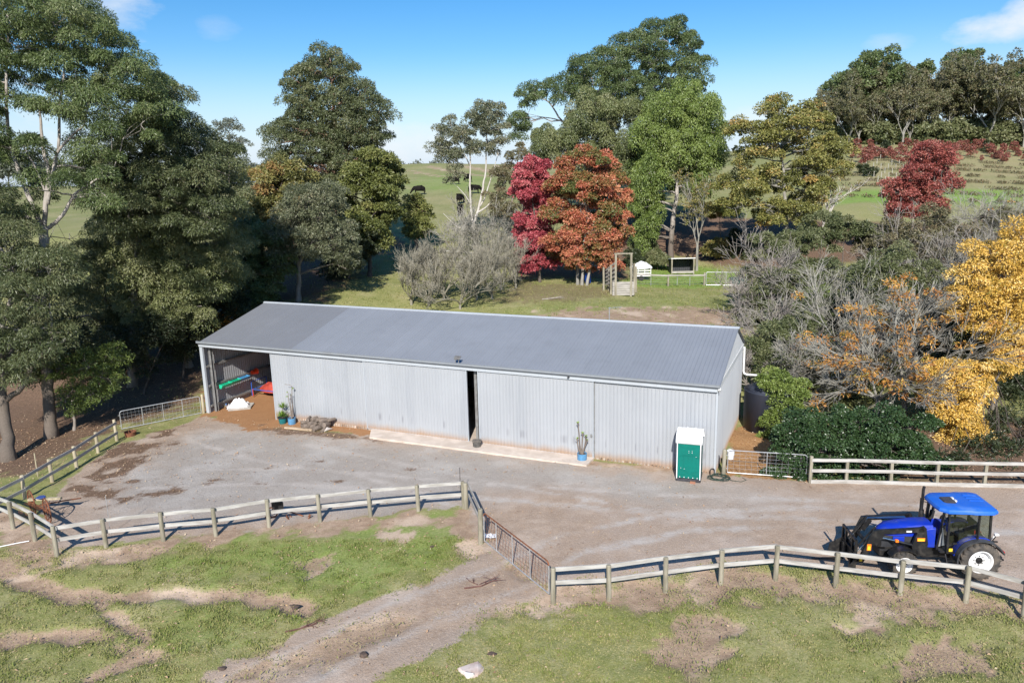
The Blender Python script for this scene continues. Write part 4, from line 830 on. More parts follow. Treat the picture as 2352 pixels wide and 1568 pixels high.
# water tank
def tank():
    c = sl(SL+1.7, 8.0, 0); e = empty('water_tank', c, 'dark blue grey round water tank behind right end of shed', 'tank'); t = simple('tank_plastic', (.028, .034, .055), (.045, .052, .075), .5, 0, 1, vscale=(1, 1, .3))
    MB().lathe([(1.35, -.5), (1.35, 2.15), (1.38, 2.18), (1.35, 2.22)], 48).build('tank_wall', t, e, True); MB().lathe([(1.37, 2.2), (.9, 2.42), (.35, 2.52), (.001, 2.54)], 48).build('tank_lid', t, e, True)
    MB().lathe([(.28, 2.5), (.28, 2.58), (.001, 2.6)], 20).build('inlet_cap', M_black, e)
tank()
# ---------------------------------------------------------------- tractor
def tractor():
    p = G(2263, 1334); q = G(2084, 1331); d = q-p; rz = math.atan2(d[1], d[0])
    lf = np.array((-math.sin(rz), math.cos(rz), 0)); c = p-lf*.95
    e = empty('tractor', (c[0], c[1], c[2]), 'blue tractor with black front loader parked on the gravel behind the right fence', 'tractor', rz=rz)
    blue = simple('blue_paint_gloss', (.008, .034, .4), (.035, .06, .3), .34, 0, 3, .5, detail=8, lo=.45, hi=.75); roofb = simple('blue_roof_plastic', (.015, .125, .56), (.06, .17, .52), .5, 0, 2.5, detail=8, lo=.45, hi=.75)
    blk = simple('black_paint', (.012, .012, .013), (.05, .045, .04), .4, 0, 4, detail=8, lo=.45, hi=.8); pls = simple('charcoal_plastic', (.03, .032, .038), (.045, .046, .05), .5, 0, 4)
    rub = simple('dusty_rubber', (.05, .047, .045), (.13, .11, .09), .85, 0, 3.5, .2, .2); wht = simple('white_rim_paint', (.82, .82, .82), (.7, .69, .67), .4, 0, 4)
    org = simple('orange_sticker', (.9, .22, .01), (.9, .2, .01), .5); yel = simple('yellow_sticker', (.95, .6, .03), (.9, .55, .03), .5); gl = glass_mat('cab_glass', (.62, .68, .68)); grey = simple('seat_grey', (.3, .31, .32), (.22, .22, .23), .8)
    chrome = simple('chrome_rod', (.7, .7, .7), (.6, .6, .6), .2, 1.); lamp = simple('lamp_lens', (.75, .75, .75), (.6, .6, .6), .15); red = simple('red_lens', (.5, .02, .02), (.4, .02, .02), .2)
    def wheel(x, y, r, w, rim, lugs, nm):
        s = 1 if y > 0 else -1
        b = MB(); b.lathe([(rim, -w/2+.03), (rim+.04, -w/2), (r-.09, -w/2+.01), (r-.045, -w/2+.05), (r-.035, 0), (r-.045, w/2-.05), (r-.09, w/2-.01), (rim+.04, w/2), (rim, w/2-.03)], 48, axis='y', cap=False)
        o = b.build('wheel', rub, e, True); o.location = (x, y, r)
        b = MB()
        for k in range(lugs):
            for sd in (-1, 1):
                a0 = 2*math.pi*(k+(.5 if sd > 0 else 0))/lugs; a1 = a0+.22*sd*0+.3*48/lugs/2.4
                pt = lambda a, yy, rr_: np.array((rr_*math.cos(a), yy, rr_*math.sin(a)))
                A, B = pt(a0, sd*w*.5, r-.065), pt(a1, -sd*.015, r-.03)
                up = pt((a0+a1)/2, 0, 1); b.beam(A, B, .05, .075, up)
        b.build('tyre_tread', rub, o)
        b = MB(); b.lathe([(rim+.012, w*.46), (rim-.03, w*.46), (rim-.05, w*.3), (rim-.06, w*.05), (rim*.55, w*.0), (rim*.5, w*.12), (.001, w*.12)] if s > 0 else [(.001, -w*.12), (rim*.5, -w*.12), (rim*.55, 0), (rim-.06, -w*.05), (rim-.05, -w*.3), (rim-.03, -w*.46), (rim+.012, -w*.46)], 40, axis='y', cap=False)
        b.build('rim', wht, o, True)
        h = MB(); h.lathe([(rim*.3, w*.1*s), (rim*.28, w*.22*s), (.001, w*.25*s)], 16, axis='y'); h.build('hub', blk, o)
        b = MB()
        for k in range(8): a = k*math.pi/4; b.lathe([(.02, 0), (.02, .03)], 6, (rim*.42*math.cos(a), w*.12*s-(.0 if s > 0 else .03), rim*.42*math.sin(a)), 'y')
        b.build('wheel_nuts', blk, o); return o
    for y in (.73, -.73): wheel(.2, y, .7, .44, .4, 20, 'rear'); wheel(2.7, y*.98, .5, .32, .275, 18, 'front')
    b = MB(); b.cbox(-.25, 1.9, -.28, .28, .5, 1.0, .04); b.cbox(1.9, 3.15, -.2, .2, .52, .95, .03); b.beam((.2, -.6, .7), (.2, .6, .7), .22, .26); b.beam((2.7, -.6, .5), (2.7, .6, .5), .16, .18); b.cbox(2.9, 3.35, -.3, .3, .55, .8, .03); b.build('chassis', blk, e)
    # bonnet: lofted sections
    S = [(1.62, .40, 1.36, 1.80, .30), (2.1, .39, 1.36, 1.79, .29), (2.7, .37, 1.36, 1.74, .26), (3.1, .33, 1.36, 1.66, .21), (3.32, .25, 1.36, 1.54, .14), (3.38, .18, 1.36, 1.44, .1)]
    V = []; nS = 9
    for x, hw, z0, z1, tw in S:
        V += [(x, -hw, z0), (x, -hw, z1-.12), (x, -tw-.03, z1-.03), (x, -tw*.5, z1), (x, 0, z1+.012), (x, tw*.5, z1), (x, tw+.03, z1-.03), (x, hw, z1-.12), (x, hw, z0)]
    F = [(i*nS+j, i*nS+j+1, (i+1)*nS+j+1, (i+1)*nS+j) for i in range(len(S)-1) for j in range(nS-1)]+[tuple(range(nS)), tuple(range((len(S)-1)*nS, len(S)*nS))[::-1]]
    b = MB().add(V, F); o = b.build('bonnet', blue, e, True)
    md = o.modifiers.new('edge', 'EDGE_SPLIT'); md.split_angle = .6
    b = MB(); b.hull([(x, y*s_, z) for s_ in (-1, 1) for x, y, z in ((1.95, .37, .95), (1.95, .37, 1.37), (3.25, .26, 1.37), (3.3, .2, .85), (2.9, .33, 1.37))]); b.build('engine_cover', pls, e)
    b = MB(); b.cbox(3.25, 3.42, -.24, .24, .85, 1.42, .04); g = b.build('grille', blk, e)
    for y in (-.15, .15): MB().cbox(3.4, 3.44, y-.07, y+.07, 1.25, 1.38, .012).build('headlight', lamp, e)
    for s in (1, -1): b = MB(); b.hull([(x, y*s, z) for x, y, z in ((1.55, .36, .98), (1.95, .36, .98), (1.55, .43, .98), (1.95, .41, .98), (1.55, .36, 1.72), (1.55, .43, 1.68), (1.85, .41, 1.62), (1.85, .36, 1.68))]); b.build('side_panel', blue, e); b = MB(); b.cbox(2.55, 2.95, .33*s-.02, .33*s+.03, 1.12, 1.33, .015); b.build('side_panel', blue, e)
    # cab
    zf, zr = .95, 2.36
    bl, tl = [(1.52, .50), (1.3, .78), (.35, .82), (-.12, .72)], [(1.4, .56), (1.28, .68), (.3, .72), (-.1, .66)]
    for s in (1, -1):
        for i, (x, y) in enumerate(bl):
            z0 = zf if i < 2 else 1.42; MB().beam((x if i < 2 else x+(tl[i][0]-x)*.3, (y if i < 2 else y+(tl[i][1]-y)*.3)*s, z0), (tl[i][0], tl[i][1]*s, zr), .06 if i != 2 else .045, .08).build('pillar', blk, e)
    b = MB(); b.add([(1.5, .48, zf), (1.5, -.48, zf), (1.39, -.54, zr), (1.39, .54, zr)], [(0, 1, 2, 3)]); b.build('windscreen', gl, e)
    b = MB(); b.add([(-.12, .7, 1.42), (-.12, -.7, 1.42), (-.1, -.65, zr), (-.1, .65, zr)], [(0, 3, 2, 1)]); b.build('rear_window', gl, e)
    for s in (1, -1):
        ar = [(.95+.3*math.cos(a)-.3, 1.0+.45*math.sin(a)) for a in np.linspace(0, 1.57, 8)]
        ed = [(1.3, zf), (.95, zf)]+[(.38+.57*math.cos(a), .95+.5*math.sin(a)) for a in np.linspace(.1, 1.5, 8)]+[(.35, 1.46), (.31, zr), (1.28, zr)]
        yy = lambda z: (.79-(z-zf)/(zr-zf)*.1)*s
        b = MB(); b.add([(x, yy(z), z) for x, z in ed], [tuple(range(len(ed)))]); dr = b.build('door', gl, e)
        b = MB(); b.tube([(x, yy(z)+.012*s, z) for x, z in ed], .018, 6, closed=True); b.build('door_frame', blk, dr)
        b = MB(); b.cbox(.98, 1.12, yy(1.3)-.0, yy(1.3)+.03*s, 1.28, 1.34, .004) if s > 0 else b.cbox(.98, 1.12, yy(1.3)-.03, yy(1.3), 1.28, 1.34, .004); b.build('door_handle', blk, dr)
        b = MB(); b.add([(.3, yy(1.46), 1.46), (.29, yy(zr), zr), (-.1, .66*s, zr), (-.12, .72*s, 1.42)], [(0, 1, 2, 3)]); b.build('quarter_window', gl, e)
        b = MB(); b.tube([(.95, .6*s, .95), (.95, .98*s, .55), (1.3, .98*s, .5), (1.32, .75*s, .9)], .025, 6); b.cbox(.95, 1.32, .8*s-.1, .8*s+.1, .42, .46, .01); b.cbox(.98, 1.3, .75*s-.1, .75*s+.1, .66, .7, .01); b.build('step', blk, e)
    b = MB(); b.cbox(-.1, 1.5, -.72, .72, .9, .97, .02); b.cbox(-.14, .1, -.7, .7, .95, 1.4, .03); b.build('cab_floor', blk, e)
    b = MB(); b.cbox(.1, .6, -.28, .28, 1.15, 1.32, .05); b.cbox(.02, .16, -.27, .27, 1.3, 1.85, .05); b.cbox(.15, .55, .3, .42, 1.4, 1.48, .02); b.cbox(.15, .55, -.5, -.34, 1.38, 1.5, .03); b.build('seat', blk, e)
    b = MB(); b.hull([(1.15, -.3, 1.0), (1.15, .3, 1.0), (1.45, -.42, 1.0), (1.45, .42, 1.0), (1.2, -.2, 1.6), (1.2, .2, 1.6), (1.42, -.4, 1.72), (1.42, .4, 1.72)]); b.cbox(.1, .5, .42, .66, 1.0, 1.5, .03); b.build('dashboard', grey, e)
    b = MB(); P = arc((0, 0, 0), .2, 0, 2*math.pi*.96, 24, 'xy'); b.tube(P, .016, 6, closed=True); [b.tube([(0, 0, -.03), (.2*math.cos(a), .2*math.sin(a), 0)], .012, 5) for a in (.5, 2.6, 4.7)]; o = b.build('steering_wheel', blk, e); o.location = (.98, 0, 1.68); o.rotation_euler = (0, -.55, 0); MB().tube([(1.2, 0, 1.5), (.98, 0, 1.67)], .03, 6).build('steering_column', blk, e)
    MB().cbox(.2, .24, .36, .4, 1.48, 1.62, .01).build('lever', red, e)
    # roof
    out = [(1.62, .3), (1.58, .55), (1.35, .76), (.6, .8), (.5, .84), (-.12, .84), (-.3, .72), (-.32, .3)]; out = out+[(x, -y) for x, y in out[::-1]]
    lay = [(zr, .9), (zr+.04, .99), (zr+.1, 1.0), (zr+.17, .965), (zr+.215, .86), (zr+.23, .6)]; cx = .64
    V = [(cx+(x-cx)*s, y*s, z) for z, s in lay for x, y in out]; n = len(out)
    F = [(i*n+j, i*n+(j+1) % n, (i+1)*n+(j+1) % n, (i+1)*n+j) for i in range(len(lay)-1) for j in range(n)]+[tuple(range(n))[::-1], tuple(range((len(lay)-1)*n, len(lay)*n))]
    rf = MB().add(V, F).build('cab_roof', roofb, e, True); md = rf.modifiers.new('edge', 'EDGE_SPLIT'); md.split_angle = .55
    zt = zr+.222
    b = MB(); b.hull([(x, y, z) for x, y, z in ((1.28, .2, zt), (1.28, -.16, zt), (1.2, -.24, zt), (.92, -.22, zt), (.85, -.16, zt), (.85, .26, zt), (.95, .32, zt), (1.2, .3, zt), (1.24, .18, zt+.05), (1.24, -.16, zt+.05), (.9, -.18, zt+.05), (.9, .24, zt+.05))]); b.build('roof_hatch', simple('smoked_hatch', (.05, .045, .045), (.07, .06, .06), .25), rf)
    b = MB(); b.cbox(.82, .9, .08, .2, zt, zt+.07, .01); b.cbox(.82, .9, -.14, -.02, zt, zt+.07, .01); b.build('hatch_hinge', lamp, rf)
    b = MB()
    for y0, x1 in ((-.42, -.1), (-.2, -.12), (.02, -.12)): b.beam((.35, y0, zt+.008), (x1, y0, zt), .1, .035)
    b.beam((.58, .5, zt-.005), (.62, -.5, zt-.005), .03, .02); b.beam((.62, .5, zt-.005), (1.3, .42, zt-.012), .03, .02); b.build('roof_rib', roofb, rf)
    # rear fenders with a blue inner strip
    for s in (1, -1):
        an = np.linspace(-.25, 2.75, 20); c0 = (.2, .72)
        def fender(y0, y1, r, nm, mat, a0=-.25, a1=2.75, th=.05, dz=0):
            an = np.linspace(a0, a1, 22); V = []
            for a in an:
                rr_ = r*(1+.03*math.sin(a*2)); 
                for y, k in ((y0, 0), (y1, 0), (y1, -th), (y0, -th)): V.append((c0[0]+(rr_+k)*math.cos(a)*1.03, y*s, c0[1]+(rr_+k)*math.sin(a)*.98+dz))
            m = len(an); b = MB(); b.add(V, [(i*4+j, i*4+(j+1) % 4, (i+1)*4+(j+1) % 4, (i+1)*4+j) for i in range(m-1) for j in range(4)]+[(0, 1, 2, 3), ((m-1)*4+3, (m-1)*4+2, (m-1)*4+1, (m-1)*4)]); return b.build(nm, mat, e)
        fender(.5, .98, .8, 'rear_fender', pls); fender(.55, .76, .82, 'fender_stripe', blue, .15, 1.95, .03)
        b = MB(); b.cbox(-.6, -.5, .75*s-.1, .75*s+.1, .98, 1.06, .01); b.build('tail_light', red, e)
        c0 = (2.7, .5); fender(.56, .9, .56, 'front_fender', blk, .55, 2.5, .03, .03)
    # loader
    for s in (1, -1):
        y = .56*s; w = .05
        def plate(P, nm='loader_bracket'): b = MB(); b.hull([(x, y+o, z) for o in (-w, w) for x, z in P]); return b.build(nm, blk, e)
        plate([(1.9, .75), (2.3, .75), (2.4, 1.1), (2.2, 1.78), (2.02, 1.84), (1.96, 1.78), (1.86, 1.2)], 'loader_post')
        b = MB(); b.beam((1.92, y*.55, .8), (2.3, y, .85), .3, .2); b.build('loader_mount', blk, e)
        a = MB(); a.beam((2.05, y, 1.72), (3.62, y, 1.6), .1, .16); a.hull([(x, y+o, z) for o in (-.055, .055) for x, z in ((3.5, 1.7), (3.72, 1.66), (3.86, 1.3), (3.6, 1.1), (3.35, 1.5))]); a.beam((3.68, y, 1.5), (4.12, y, .42), .1, .2); arm = a.build('loader_arm', blk, e)
        b = MB(); b.tube([(2.25, y, 1.1), (2.95, y, 1.28)], .045, 8); b.build('cylinder', blk, e); MB().tube([(2.95, y, 1.28), (3.45, y, 1.4)], .025, 8).build('piston_rod', chrome, e)
        b = MB(); b.tube([(3.62, y*.82, 1.62), (3.98, y*.82, 1.05)], .04, 8); b.build('cylinder', blk, e); MB().tube([(3.98, y*.82, 1.05), (4.22, y*.82, .75)], .022, 8).build('piston_rod', chrome, e)
        MB().beam((3.6, y*.7, 1.72), (4.28, y*.7, .8), .03, .06).build('link_bar', blk, e)
        yo = y+.056*s
        b = MB(); b.beam((3.9, yo-.001*s, .92), (3.83, yo-.001*s, 1.12), .012, .14, (1, 0, .3)); 
        b = MB(); b.box(3.78, 3.92, min(yo, yo+.006*s), max(yo, yo+.006*s), .92, 1.16); b.build('warning_label', org, e); b = MB(); b.box(3.805, 3.895, min(yo+.006*s, yo+.01*s), max(yo+.006*s, yo+.01*s), .94, 1.08); b.build('warning_label', yel, e)
        b = MB(); b.box(1.98, 2.24, min(yo-.005*s, yo+.002*s), max(yo-.005*s, yo+.002*s), 1.3, 1.42); b.build('warning_label', org, e); b = MB(); b.box(2.0, 2.22, min(yo+.002*s, yo+.006*s), max(yo+.002*s, yo+.006*s), 1.31, 1.38); b.build('warning_label', yel, e)
        b = MB(); b.box(2.45, 2.63, min(yo-.01*s, yo+.004*s), max(yo-.01*s, yo+.004*s), 1.63, 1.69); b.build('white_label', lamp, e); b = MB(); b.cbox(2.85, 2.96, y-.05, y+.055, 1.23, 1.32, .01); b.build('warning_label', org, e)
        b = MB(); b.box(4.05, 4.14, min(yo-.006*s, yo+.004*s), max(yo-.006*s, yo+.004*s), .5, .62); b.build('warning_label', yel, e)
        b = MB()
        for k in range(3): b.tube([(2.3+.1*k, y*.9, 1.2), (2.7, y*.8+.03*k*s, 1.05-.05*k), (3.2, y*.85, 1.35)], .012, 5)
        b.build('hose', blk, e)
    b = MB(); b.tube([(3.86, -.56, 1.1), (3.86, .56, 1.1)], .06, 10); b.tube([(4.1, -.56, .5), (4.1, .56, .5)], .05, 10); b.build('cross_tube', blk, e)
    b = MB()
    for k in range(5): b.tube([(2.35, -.12-.03*k, 1.84), (2.85, -.16-.03*k, 1.8), (3.3, -.3-.02*k, 1.72), (3.55, -.42-.02*k, 1.66), (3.8, -.44-.02*k, 1.2)], .01, 5)
    b.build('steel_pipes', chrome, e)
    b = MB()
    for y in (-.62, -.3, .3, .62): b.cbox(4.26, 4.34, y-.035, y+.035, .2, 1.32, .008)
    for z in (.32, .78, 1.28): b.beam((4.3, -.65, z), (4.3, .65, z), .07, .08)
    b.build('fork_carriage', blk, e)
    b = MB(); b.box(4.225, 4.255, -.6, .6, .36, .95); b.hull([(4.3, -.66, .2), (4.3, -.66, .8), (4.75, -.66, .55), (4.8, -.66, .12), (4.3, -.64, .2), (4.75, -.64, .12), (4.3, -.64, .8)]); b.hull([(4.3, .66, .2), (4.3, .66, .6), (4.7, .66, .12), (4.3, .64, .2), (4.7, .64, .12), (4.3, .64, .6)]); b.build('back_plate', blk, e)
    for y in (-.38, .38): b = MB(); b.hull([(4.34, y-.05, .06), (4.34, y+.05, .06), (4.34, y-.05, .12), (4.34, y+.05, .12), (5.45, y-.04, .05), (5.45, y+.04, .05), (5.45, y-.04, .07), (5.45, y+.04, .07)]); b.beam((4.37, y, .1), (4.37, y, .75), .1, .05, (1, 0, 0)); b.build('fork_tine', blk, e)
    # stack, mirrors, lights, hitch
    b = MB(); b.tube([(1.62, -.58, 1.35), (1.62, -.58, 1.95)], .085, 12); b.tube([(1.62, -.58, 1.95), (1.62, -.58, 2.72), (1.6, -.58, 2.84)], .05, 12); b.build('exhaust_stack', blk, e)
    b = MB(); b.tube([(1.42, -.62, 2.2), (1.58, -.8, 2.2), (1.58, -.8, 1.7), (1.45, -.68, 1.6)], .015, 6); b.build('handrail', blk, e)
    for s in (1, -1): b = MB(); b.tube([(1.42, .6*s, 2.3), (1.46, .98*s, 2.2)], .014, 6); b.cbox(1.44, 1.48, .98*s-.08, .98*s+.08, 1.85, 2.2, .015); b.build('mirror', blk, e)
    b = MB(); b.cbox(-.28, -.12, -.93, -.75, 1.85, 2.1, .02); b.build('rear_work_light', pls, e)
    b = MB(); b.tube([(-.3, -.3, .8), (-.85, -.38, .5)], .04, 6); b.tube([(-.3, .3, .8), (-.85, .38, .5)], .04, 6); b.tube([(-.25, 0, 1.05), (-.8, 0, 1.0)], .035, 6); b.tube([(-.35, .25, .95), (-.55, .3, 1.35)], .02, 6); b.cbox(-1., -.3, -.06, .06, .38, .46, .01); b.build('rear_linkage', blk, e)
    b = MB(); b.cbox(-.75, -.6, .05, .18, 1.3, 1.38, .02); b.tube([(-.4, .1, 1.0), (-.66, .1, 1.33)], .022, 6); b.build('beacon', lamp, e)
    b = MB(); b.box(1.12, 1.24, .792, .797, 1.02, 1.13); b.build('warning_label', yel, e)
tractor()
# ---------------------------------------------------------------- trees
def nz(v): return v/(np.linalg.norm(v, axis=-1, keepdims=True)+1e-9)
FM = {}
def fol(k):
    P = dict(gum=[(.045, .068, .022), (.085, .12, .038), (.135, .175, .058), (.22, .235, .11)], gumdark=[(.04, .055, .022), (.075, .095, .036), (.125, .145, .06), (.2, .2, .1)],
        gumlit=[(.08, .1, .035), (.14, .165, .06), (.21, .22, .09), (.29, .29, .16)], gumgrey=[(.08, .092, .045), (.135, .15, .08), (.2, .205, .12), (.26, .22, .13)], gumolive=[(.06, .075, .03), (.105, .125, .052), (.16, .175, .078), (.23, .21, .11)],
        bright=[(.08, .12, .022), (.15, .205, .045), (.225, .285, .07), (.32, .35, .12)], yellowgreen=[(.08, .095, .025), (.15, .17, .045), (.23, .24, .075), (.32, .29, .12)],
        autumnmix=[(.11, .11, .035), (.19, .19, .055), (.28, .24, .08), (.36, .2, .08)], oak=[(.13, .135, .035), (.22, .22, .06), (.33, .29, .09), (.45, .28, .09)],
        crimson=[(.22, .03, .04), (.42, .075, .09), (.55, .14, .15), (.6, .28, .24)], rust=[(.13, .15, .045), (.3, .16, .06), (.46, .12, .075), (.58, .26, .13)],
        redbush=[(.17, .04, .035), (.3, .075, .06), (.4, .13, .1), (.45, .24, .18)], gold=[(.24, .22, .045), (.6, .36, .06), (.8, .52, .12), (.84, .66, .3)], orange=[(.36, .14, .03), (.5, .22, .05), (.58, .34, .07), (.33, .32, .07)],
        shrub=[(.065, .085, .03), (.125, .145, .06), (.19, .2, .09), (.26, .25, .14)], juniper=[(.06, .09, .02), (.12, .165, .035), (.19, .23, .06)], dark=[(.025, .035, .015), (.045, .06, .025), (.09, .1, .045)],
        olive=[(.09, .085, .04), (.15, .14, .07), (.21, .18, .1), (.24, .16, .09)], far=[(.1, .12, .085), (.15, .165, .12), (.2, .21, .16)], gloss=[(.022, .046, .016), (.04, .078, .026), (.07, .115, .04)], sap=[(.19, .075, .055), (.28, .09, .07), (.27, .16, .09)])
    P['olivebelt'] = [(.075, .085, .035), (.13, .135, .06), (.18, .165, .085), (.22, .16, .09)]
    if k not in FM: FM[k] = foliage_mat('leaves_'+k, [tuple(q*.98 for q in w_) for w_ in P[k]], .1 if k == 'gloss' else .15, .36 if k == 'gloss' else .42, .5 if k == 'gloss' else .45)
    return FM[k]
BM = dict(pale=bark_mat('pale_gum_bark', (.32, .285, .25), (.46, .42, .375), shade_stocking=(.19, .155, .125)), grey=bark_mat('grey_trunk', (.22, .19, .16), (.33, .29, .25)), dark=bark_mat('dark_trunk', (.1, .085, .07), (.17, .14, .12)),
    red=bark_mat('red_gum_bark', (.36, .2, .13), (.5, .36, .28)), twig=bark_mat('grey_twig', (.25, .235, .2), (.36, .345, .3)), lichen=bark_mat('lichen_twig', (.235, .215, .165), (.33, .305, .24)), pink=bark_mat('pinkish_twig', (.25, .22, .195), (.34, .31, .275)), white=bark_mat('white_gum_bark', (.5, .46, .41), (.6, .57, .52)))
def puff(b, r, blobs, n, nper, rc, l, w, droop, shell=.45, flat=.75, vb=0., low=-.35, gap=.95, cvar=.1, drop=.16):
    """leaf clumps through the volume of the blobs; returns clump centres with their blob"""
    C = np.array([x[0] for x in blobs]); Rr = np.array([x[1] for x in blobs]); sv = 0.
    idx = np.arange(len(blobs)); vo = np.zeros(len(blobs))
    if Rr[:, 0].mean() > 2.2*rc:   # break every blob into boughs of uneven size, with gaps between them
        kk = 9; idx = np.repeat(idx, kk); dr = nz(r.normal(size=(len(idx), 3))+np.array((0, 0, .15))); q = r.uniform(.55, 1., len(idx))[:, None]
        C2 = C[idx]+dr*Rr[idx]*q*.86; R2 = Rr[idx]*r.uniform(.22, .4, len(idx))[:, None]; keep = r.random(len(idx)) > drop
        C, Rr, idx = C2[keep], R2[keep]*np.array((1.1, 1.1, .8)), idx[keep]; vo = r.normal(0, cvar, len(idx))
    wt = (Rr[:, 0]*Rr[:, 2]); wt = wt/wt.sum()
    nper = int(nper*2.3); m = max(3, n//nper)
    # clump centres keep their distance, so each reads as a tuft of its own with a gap round it
    mm = m*5; bs = r.choice(len(C), mm, p=wt); dr = nz(r.normal(size=(mm, 3))); rad = shell+(1-shell)*r.random(mm)**.6
    cand = C[bs]+dr*Rr[bs]*rad[:, None]; h = rc*gap; cell = {}; ok = []
    ky = np.floor(cand/h).astype(int); kl = ky.tolist(); cl = cand.tolist(); h2 = h*h
    for a in range(mm):
        x, y, z = kl[a]; p = cl[a]; good = True
        for dx in (-1, 0, 1):
            for dy in (-1, 0, 1):
                for dz in (-1, 0, 1):
                    for q in cell.get((x+dx, y+dy, z+dz), ()):
                        if (p[0]-q[0])**2+(p[1]-q[1])**2+(p[2]-q[2])**2 < h2: good = False; break
                    if not good: break
                if not good: break
            if not good: break
        if good: cell.setdefault((x, y, z), []).append(p); ok.append(a)
        if len(ok) >= m: break
    ok = np.array(ok); m = len(ok); cc = cand[ok]; bi = idx[bs[ok]]; sv = vo[bs[ok]]; nper = max(6, int(n/m))
    sz = rc*r.uniform(.6, 1.35, m)
    ci = np.repeat(np.arange(m), nper); q = len(ci)
    o = r.normal(size=(q, 3)); o[:, 2] = np.abs(o[:, 2])*1.1+low*r.random(q); o = nz(o)
    rr_ = sz[ci]*(.55+.5*r.random(q)**.5)
    p = cc[ci]+o*rr_[:, None]*np.array((1, 1, flat))
    ax = nz(o*.6+r.normal(size=(q, 3))*.42-np.array((0, 0, droop)))
    sd = nz(np.cross(ax, o+r.normal(size=(q, 3))*.55))
    cv = r.normal(0, .12, m)+sv; v = np.clip(.48+vb+cv[ci]+r.normal(0, .17, q), 0, 1)
    b.leaves(p, ax, sd, l*r.uniform(.65, 1.25, q), w*r.uniform(.7, 1.2, q), v)
    return cc, bi
def bez(a, m, c, k): t = np.linspace(0, 1, k)[:, None]; return a*(1-t)**2+2*m*t*(1-t)+c*t*t
def tree(name, label, base, d, blobs, leafk, bark, n=20, nper=28, rc=.6, l=None, w=None, droop=.5, tr=.25, trunks=None, shell=.4, seed=1, group=None, cat='tree', thick=.75, limb=True, flat=.82, twigs=True, deep=0., low=-.45, soff=0, vb=0., bmin=None, tw=1., gap=1.45, cvar=.1, drop=.2):
    """blobs are (px,py,r px[,depth offset m]) as seen at depth d; the crown gets its real depth round them"""
    r = np.random.default_rng(seed*101+7)
    px1 = d/741.; l = l or max(.2, 2.6*px1); w = w or max(.055, 1.05*px1)
    if len(base) == 3: bp = np.array(base, float)
    else: bp = ground_at(base[0], d) if base[1] is None else G(*base)
    if len(base) == 2 and base[1] is not None: d = float(np.dot(bp-np.array((0, 0, CH)), np.array(_fw)))
    e = empty(name, bp, label, cat, group)
    B = []; xs = np.array([b_[0] for b_ in blobs], float); xc = xs.mean(); hw = max(1., (xs.max()-xs.min())/2+np.mean([b_[2] for b_ in blobs]))
    for b_ in blobs:
        rm = b_[2]/CF*d; hd = thick*hw/CF*d*math.sqrt(max(.08, 1-((b_[0]-xc)/hw)**2)); o0 = deep+(b_[3] if len(b_) > 3 else 0.)
        if hd > 1.25*rm and len(b_) < 4: offs = (-.5*hd*r.uniform(.8, 1.15), .5*hd*r.uniform(.8, 1.15))
        else: offs = (r.normal(0, .25*rm),)
        for o in offs: B.append((at(b_[0]+r.normal(0, 3), b_[1]+r.normal(0, 3), d+o+o0)-bp, np.array((rm, rm*1.12, rm*.92))*(1+o/d)))
    T = MB(); nodes = []
    if trunks is None:
        top = min(B, key=lambda q: -q[0][2])[0]; mid = np.array((top[0]*.35, top[1]*.35, top[2]*.5))
        trunks = [(bez(np.zeros(3), mid, np.array((top[0]*.8, top[1]*.8, top[2]*.85)), 9), tr, tr*.25)]
    else: trunks = [(np.array([(at(x[0], x[1], d+deep+(x[2] if len(x) > 2 else 0.))-bp) if not isinstance(x, str) else np.zeros(3) for x in t_[0]]), t_[1], t_[2]) for t_ in trunks]
    for P, r0, r1 in trunks:
        k = len(P); tt = np.linspace(0, 1, (k-1)*4+1); Q = np.stack([np.interp(tt*(k-1), np.arange(k), P[:, j]) for j in range(3)], 1)
        Q[1:-1] = (Q[:-2]+2*Q[1:-1]+Q[2:])/4; Q[1:-1] += r.normal(0, r0*.12, (len(Q)-2, 3))
        rad = r0+(r1-r0)*tt
        if np.linalg.norm(P[0]) < .6: Q[0] -= (0, 0, .4); rad[0] *= 1.5; rad[1] *= 1.15
        T.tube(Q, rad, 10); nodes += [(Q[i], rad[i]) for i in range(len(Q)//4, len(Q))]
    NP = np.array([q for q, _ in nodes]); NR = np.array([q for _, q in nodes]); ln = []
    if limb:
        for c, rb_ in B:
            dd = np.linalg.norm(NP-c, axis=1)+np.where(NP[:, 2] > c[2]+.3, 4., 0)+.25*np.abs(c[2]-NP[:, 2])*0; i = int(np.argmin(dd))
            a = NP[i]; m = (a+c)/2+np.array((0, 0, .12*np.linalg.norm(c-a)))+r.normal(0, .06, 3)*np.linalg.norm(c-a); Q = bez(a, m, c, 7); Q[1:-1] += r.normal(0, .05*np.linalg.norm(c-a)/3, (5, 3))
            r0 = min(NR[i]*.75, tr*.42); T.tube(Q, np.linspace(r0, max(.018, r0*.3), 7), 6); ln.append(Q)
    L = MB(); cc, bi = puff(L, r, B, int(n*1000), nper, rc, l, w, droop, shell, flat, vb, low, gap, cvar, drop)
    if twigs and limb:
        pick = r.random(len(cc)) < min(1, 700/len(cc)); cc, bi = cc[pick], bi[pick]
        st = np.array([ln[i][r.integers(3, 7)] for i in bi]); mid = (st+cc)/2+r.normal(0, .12, cc.shape)*np.linalg.norm(cc-st, axis=1)[:, None]
        t0 = max(.012, .16*px1)*tw; T.segs(st, mid, t0*1.6, t0*1.2, 4); T.segs(mid, cc, t0*1.2, t0*.5, 4)
    T.build('trunk', BM[bark], e, True); L.build('crown', fol(leafk), e); return e
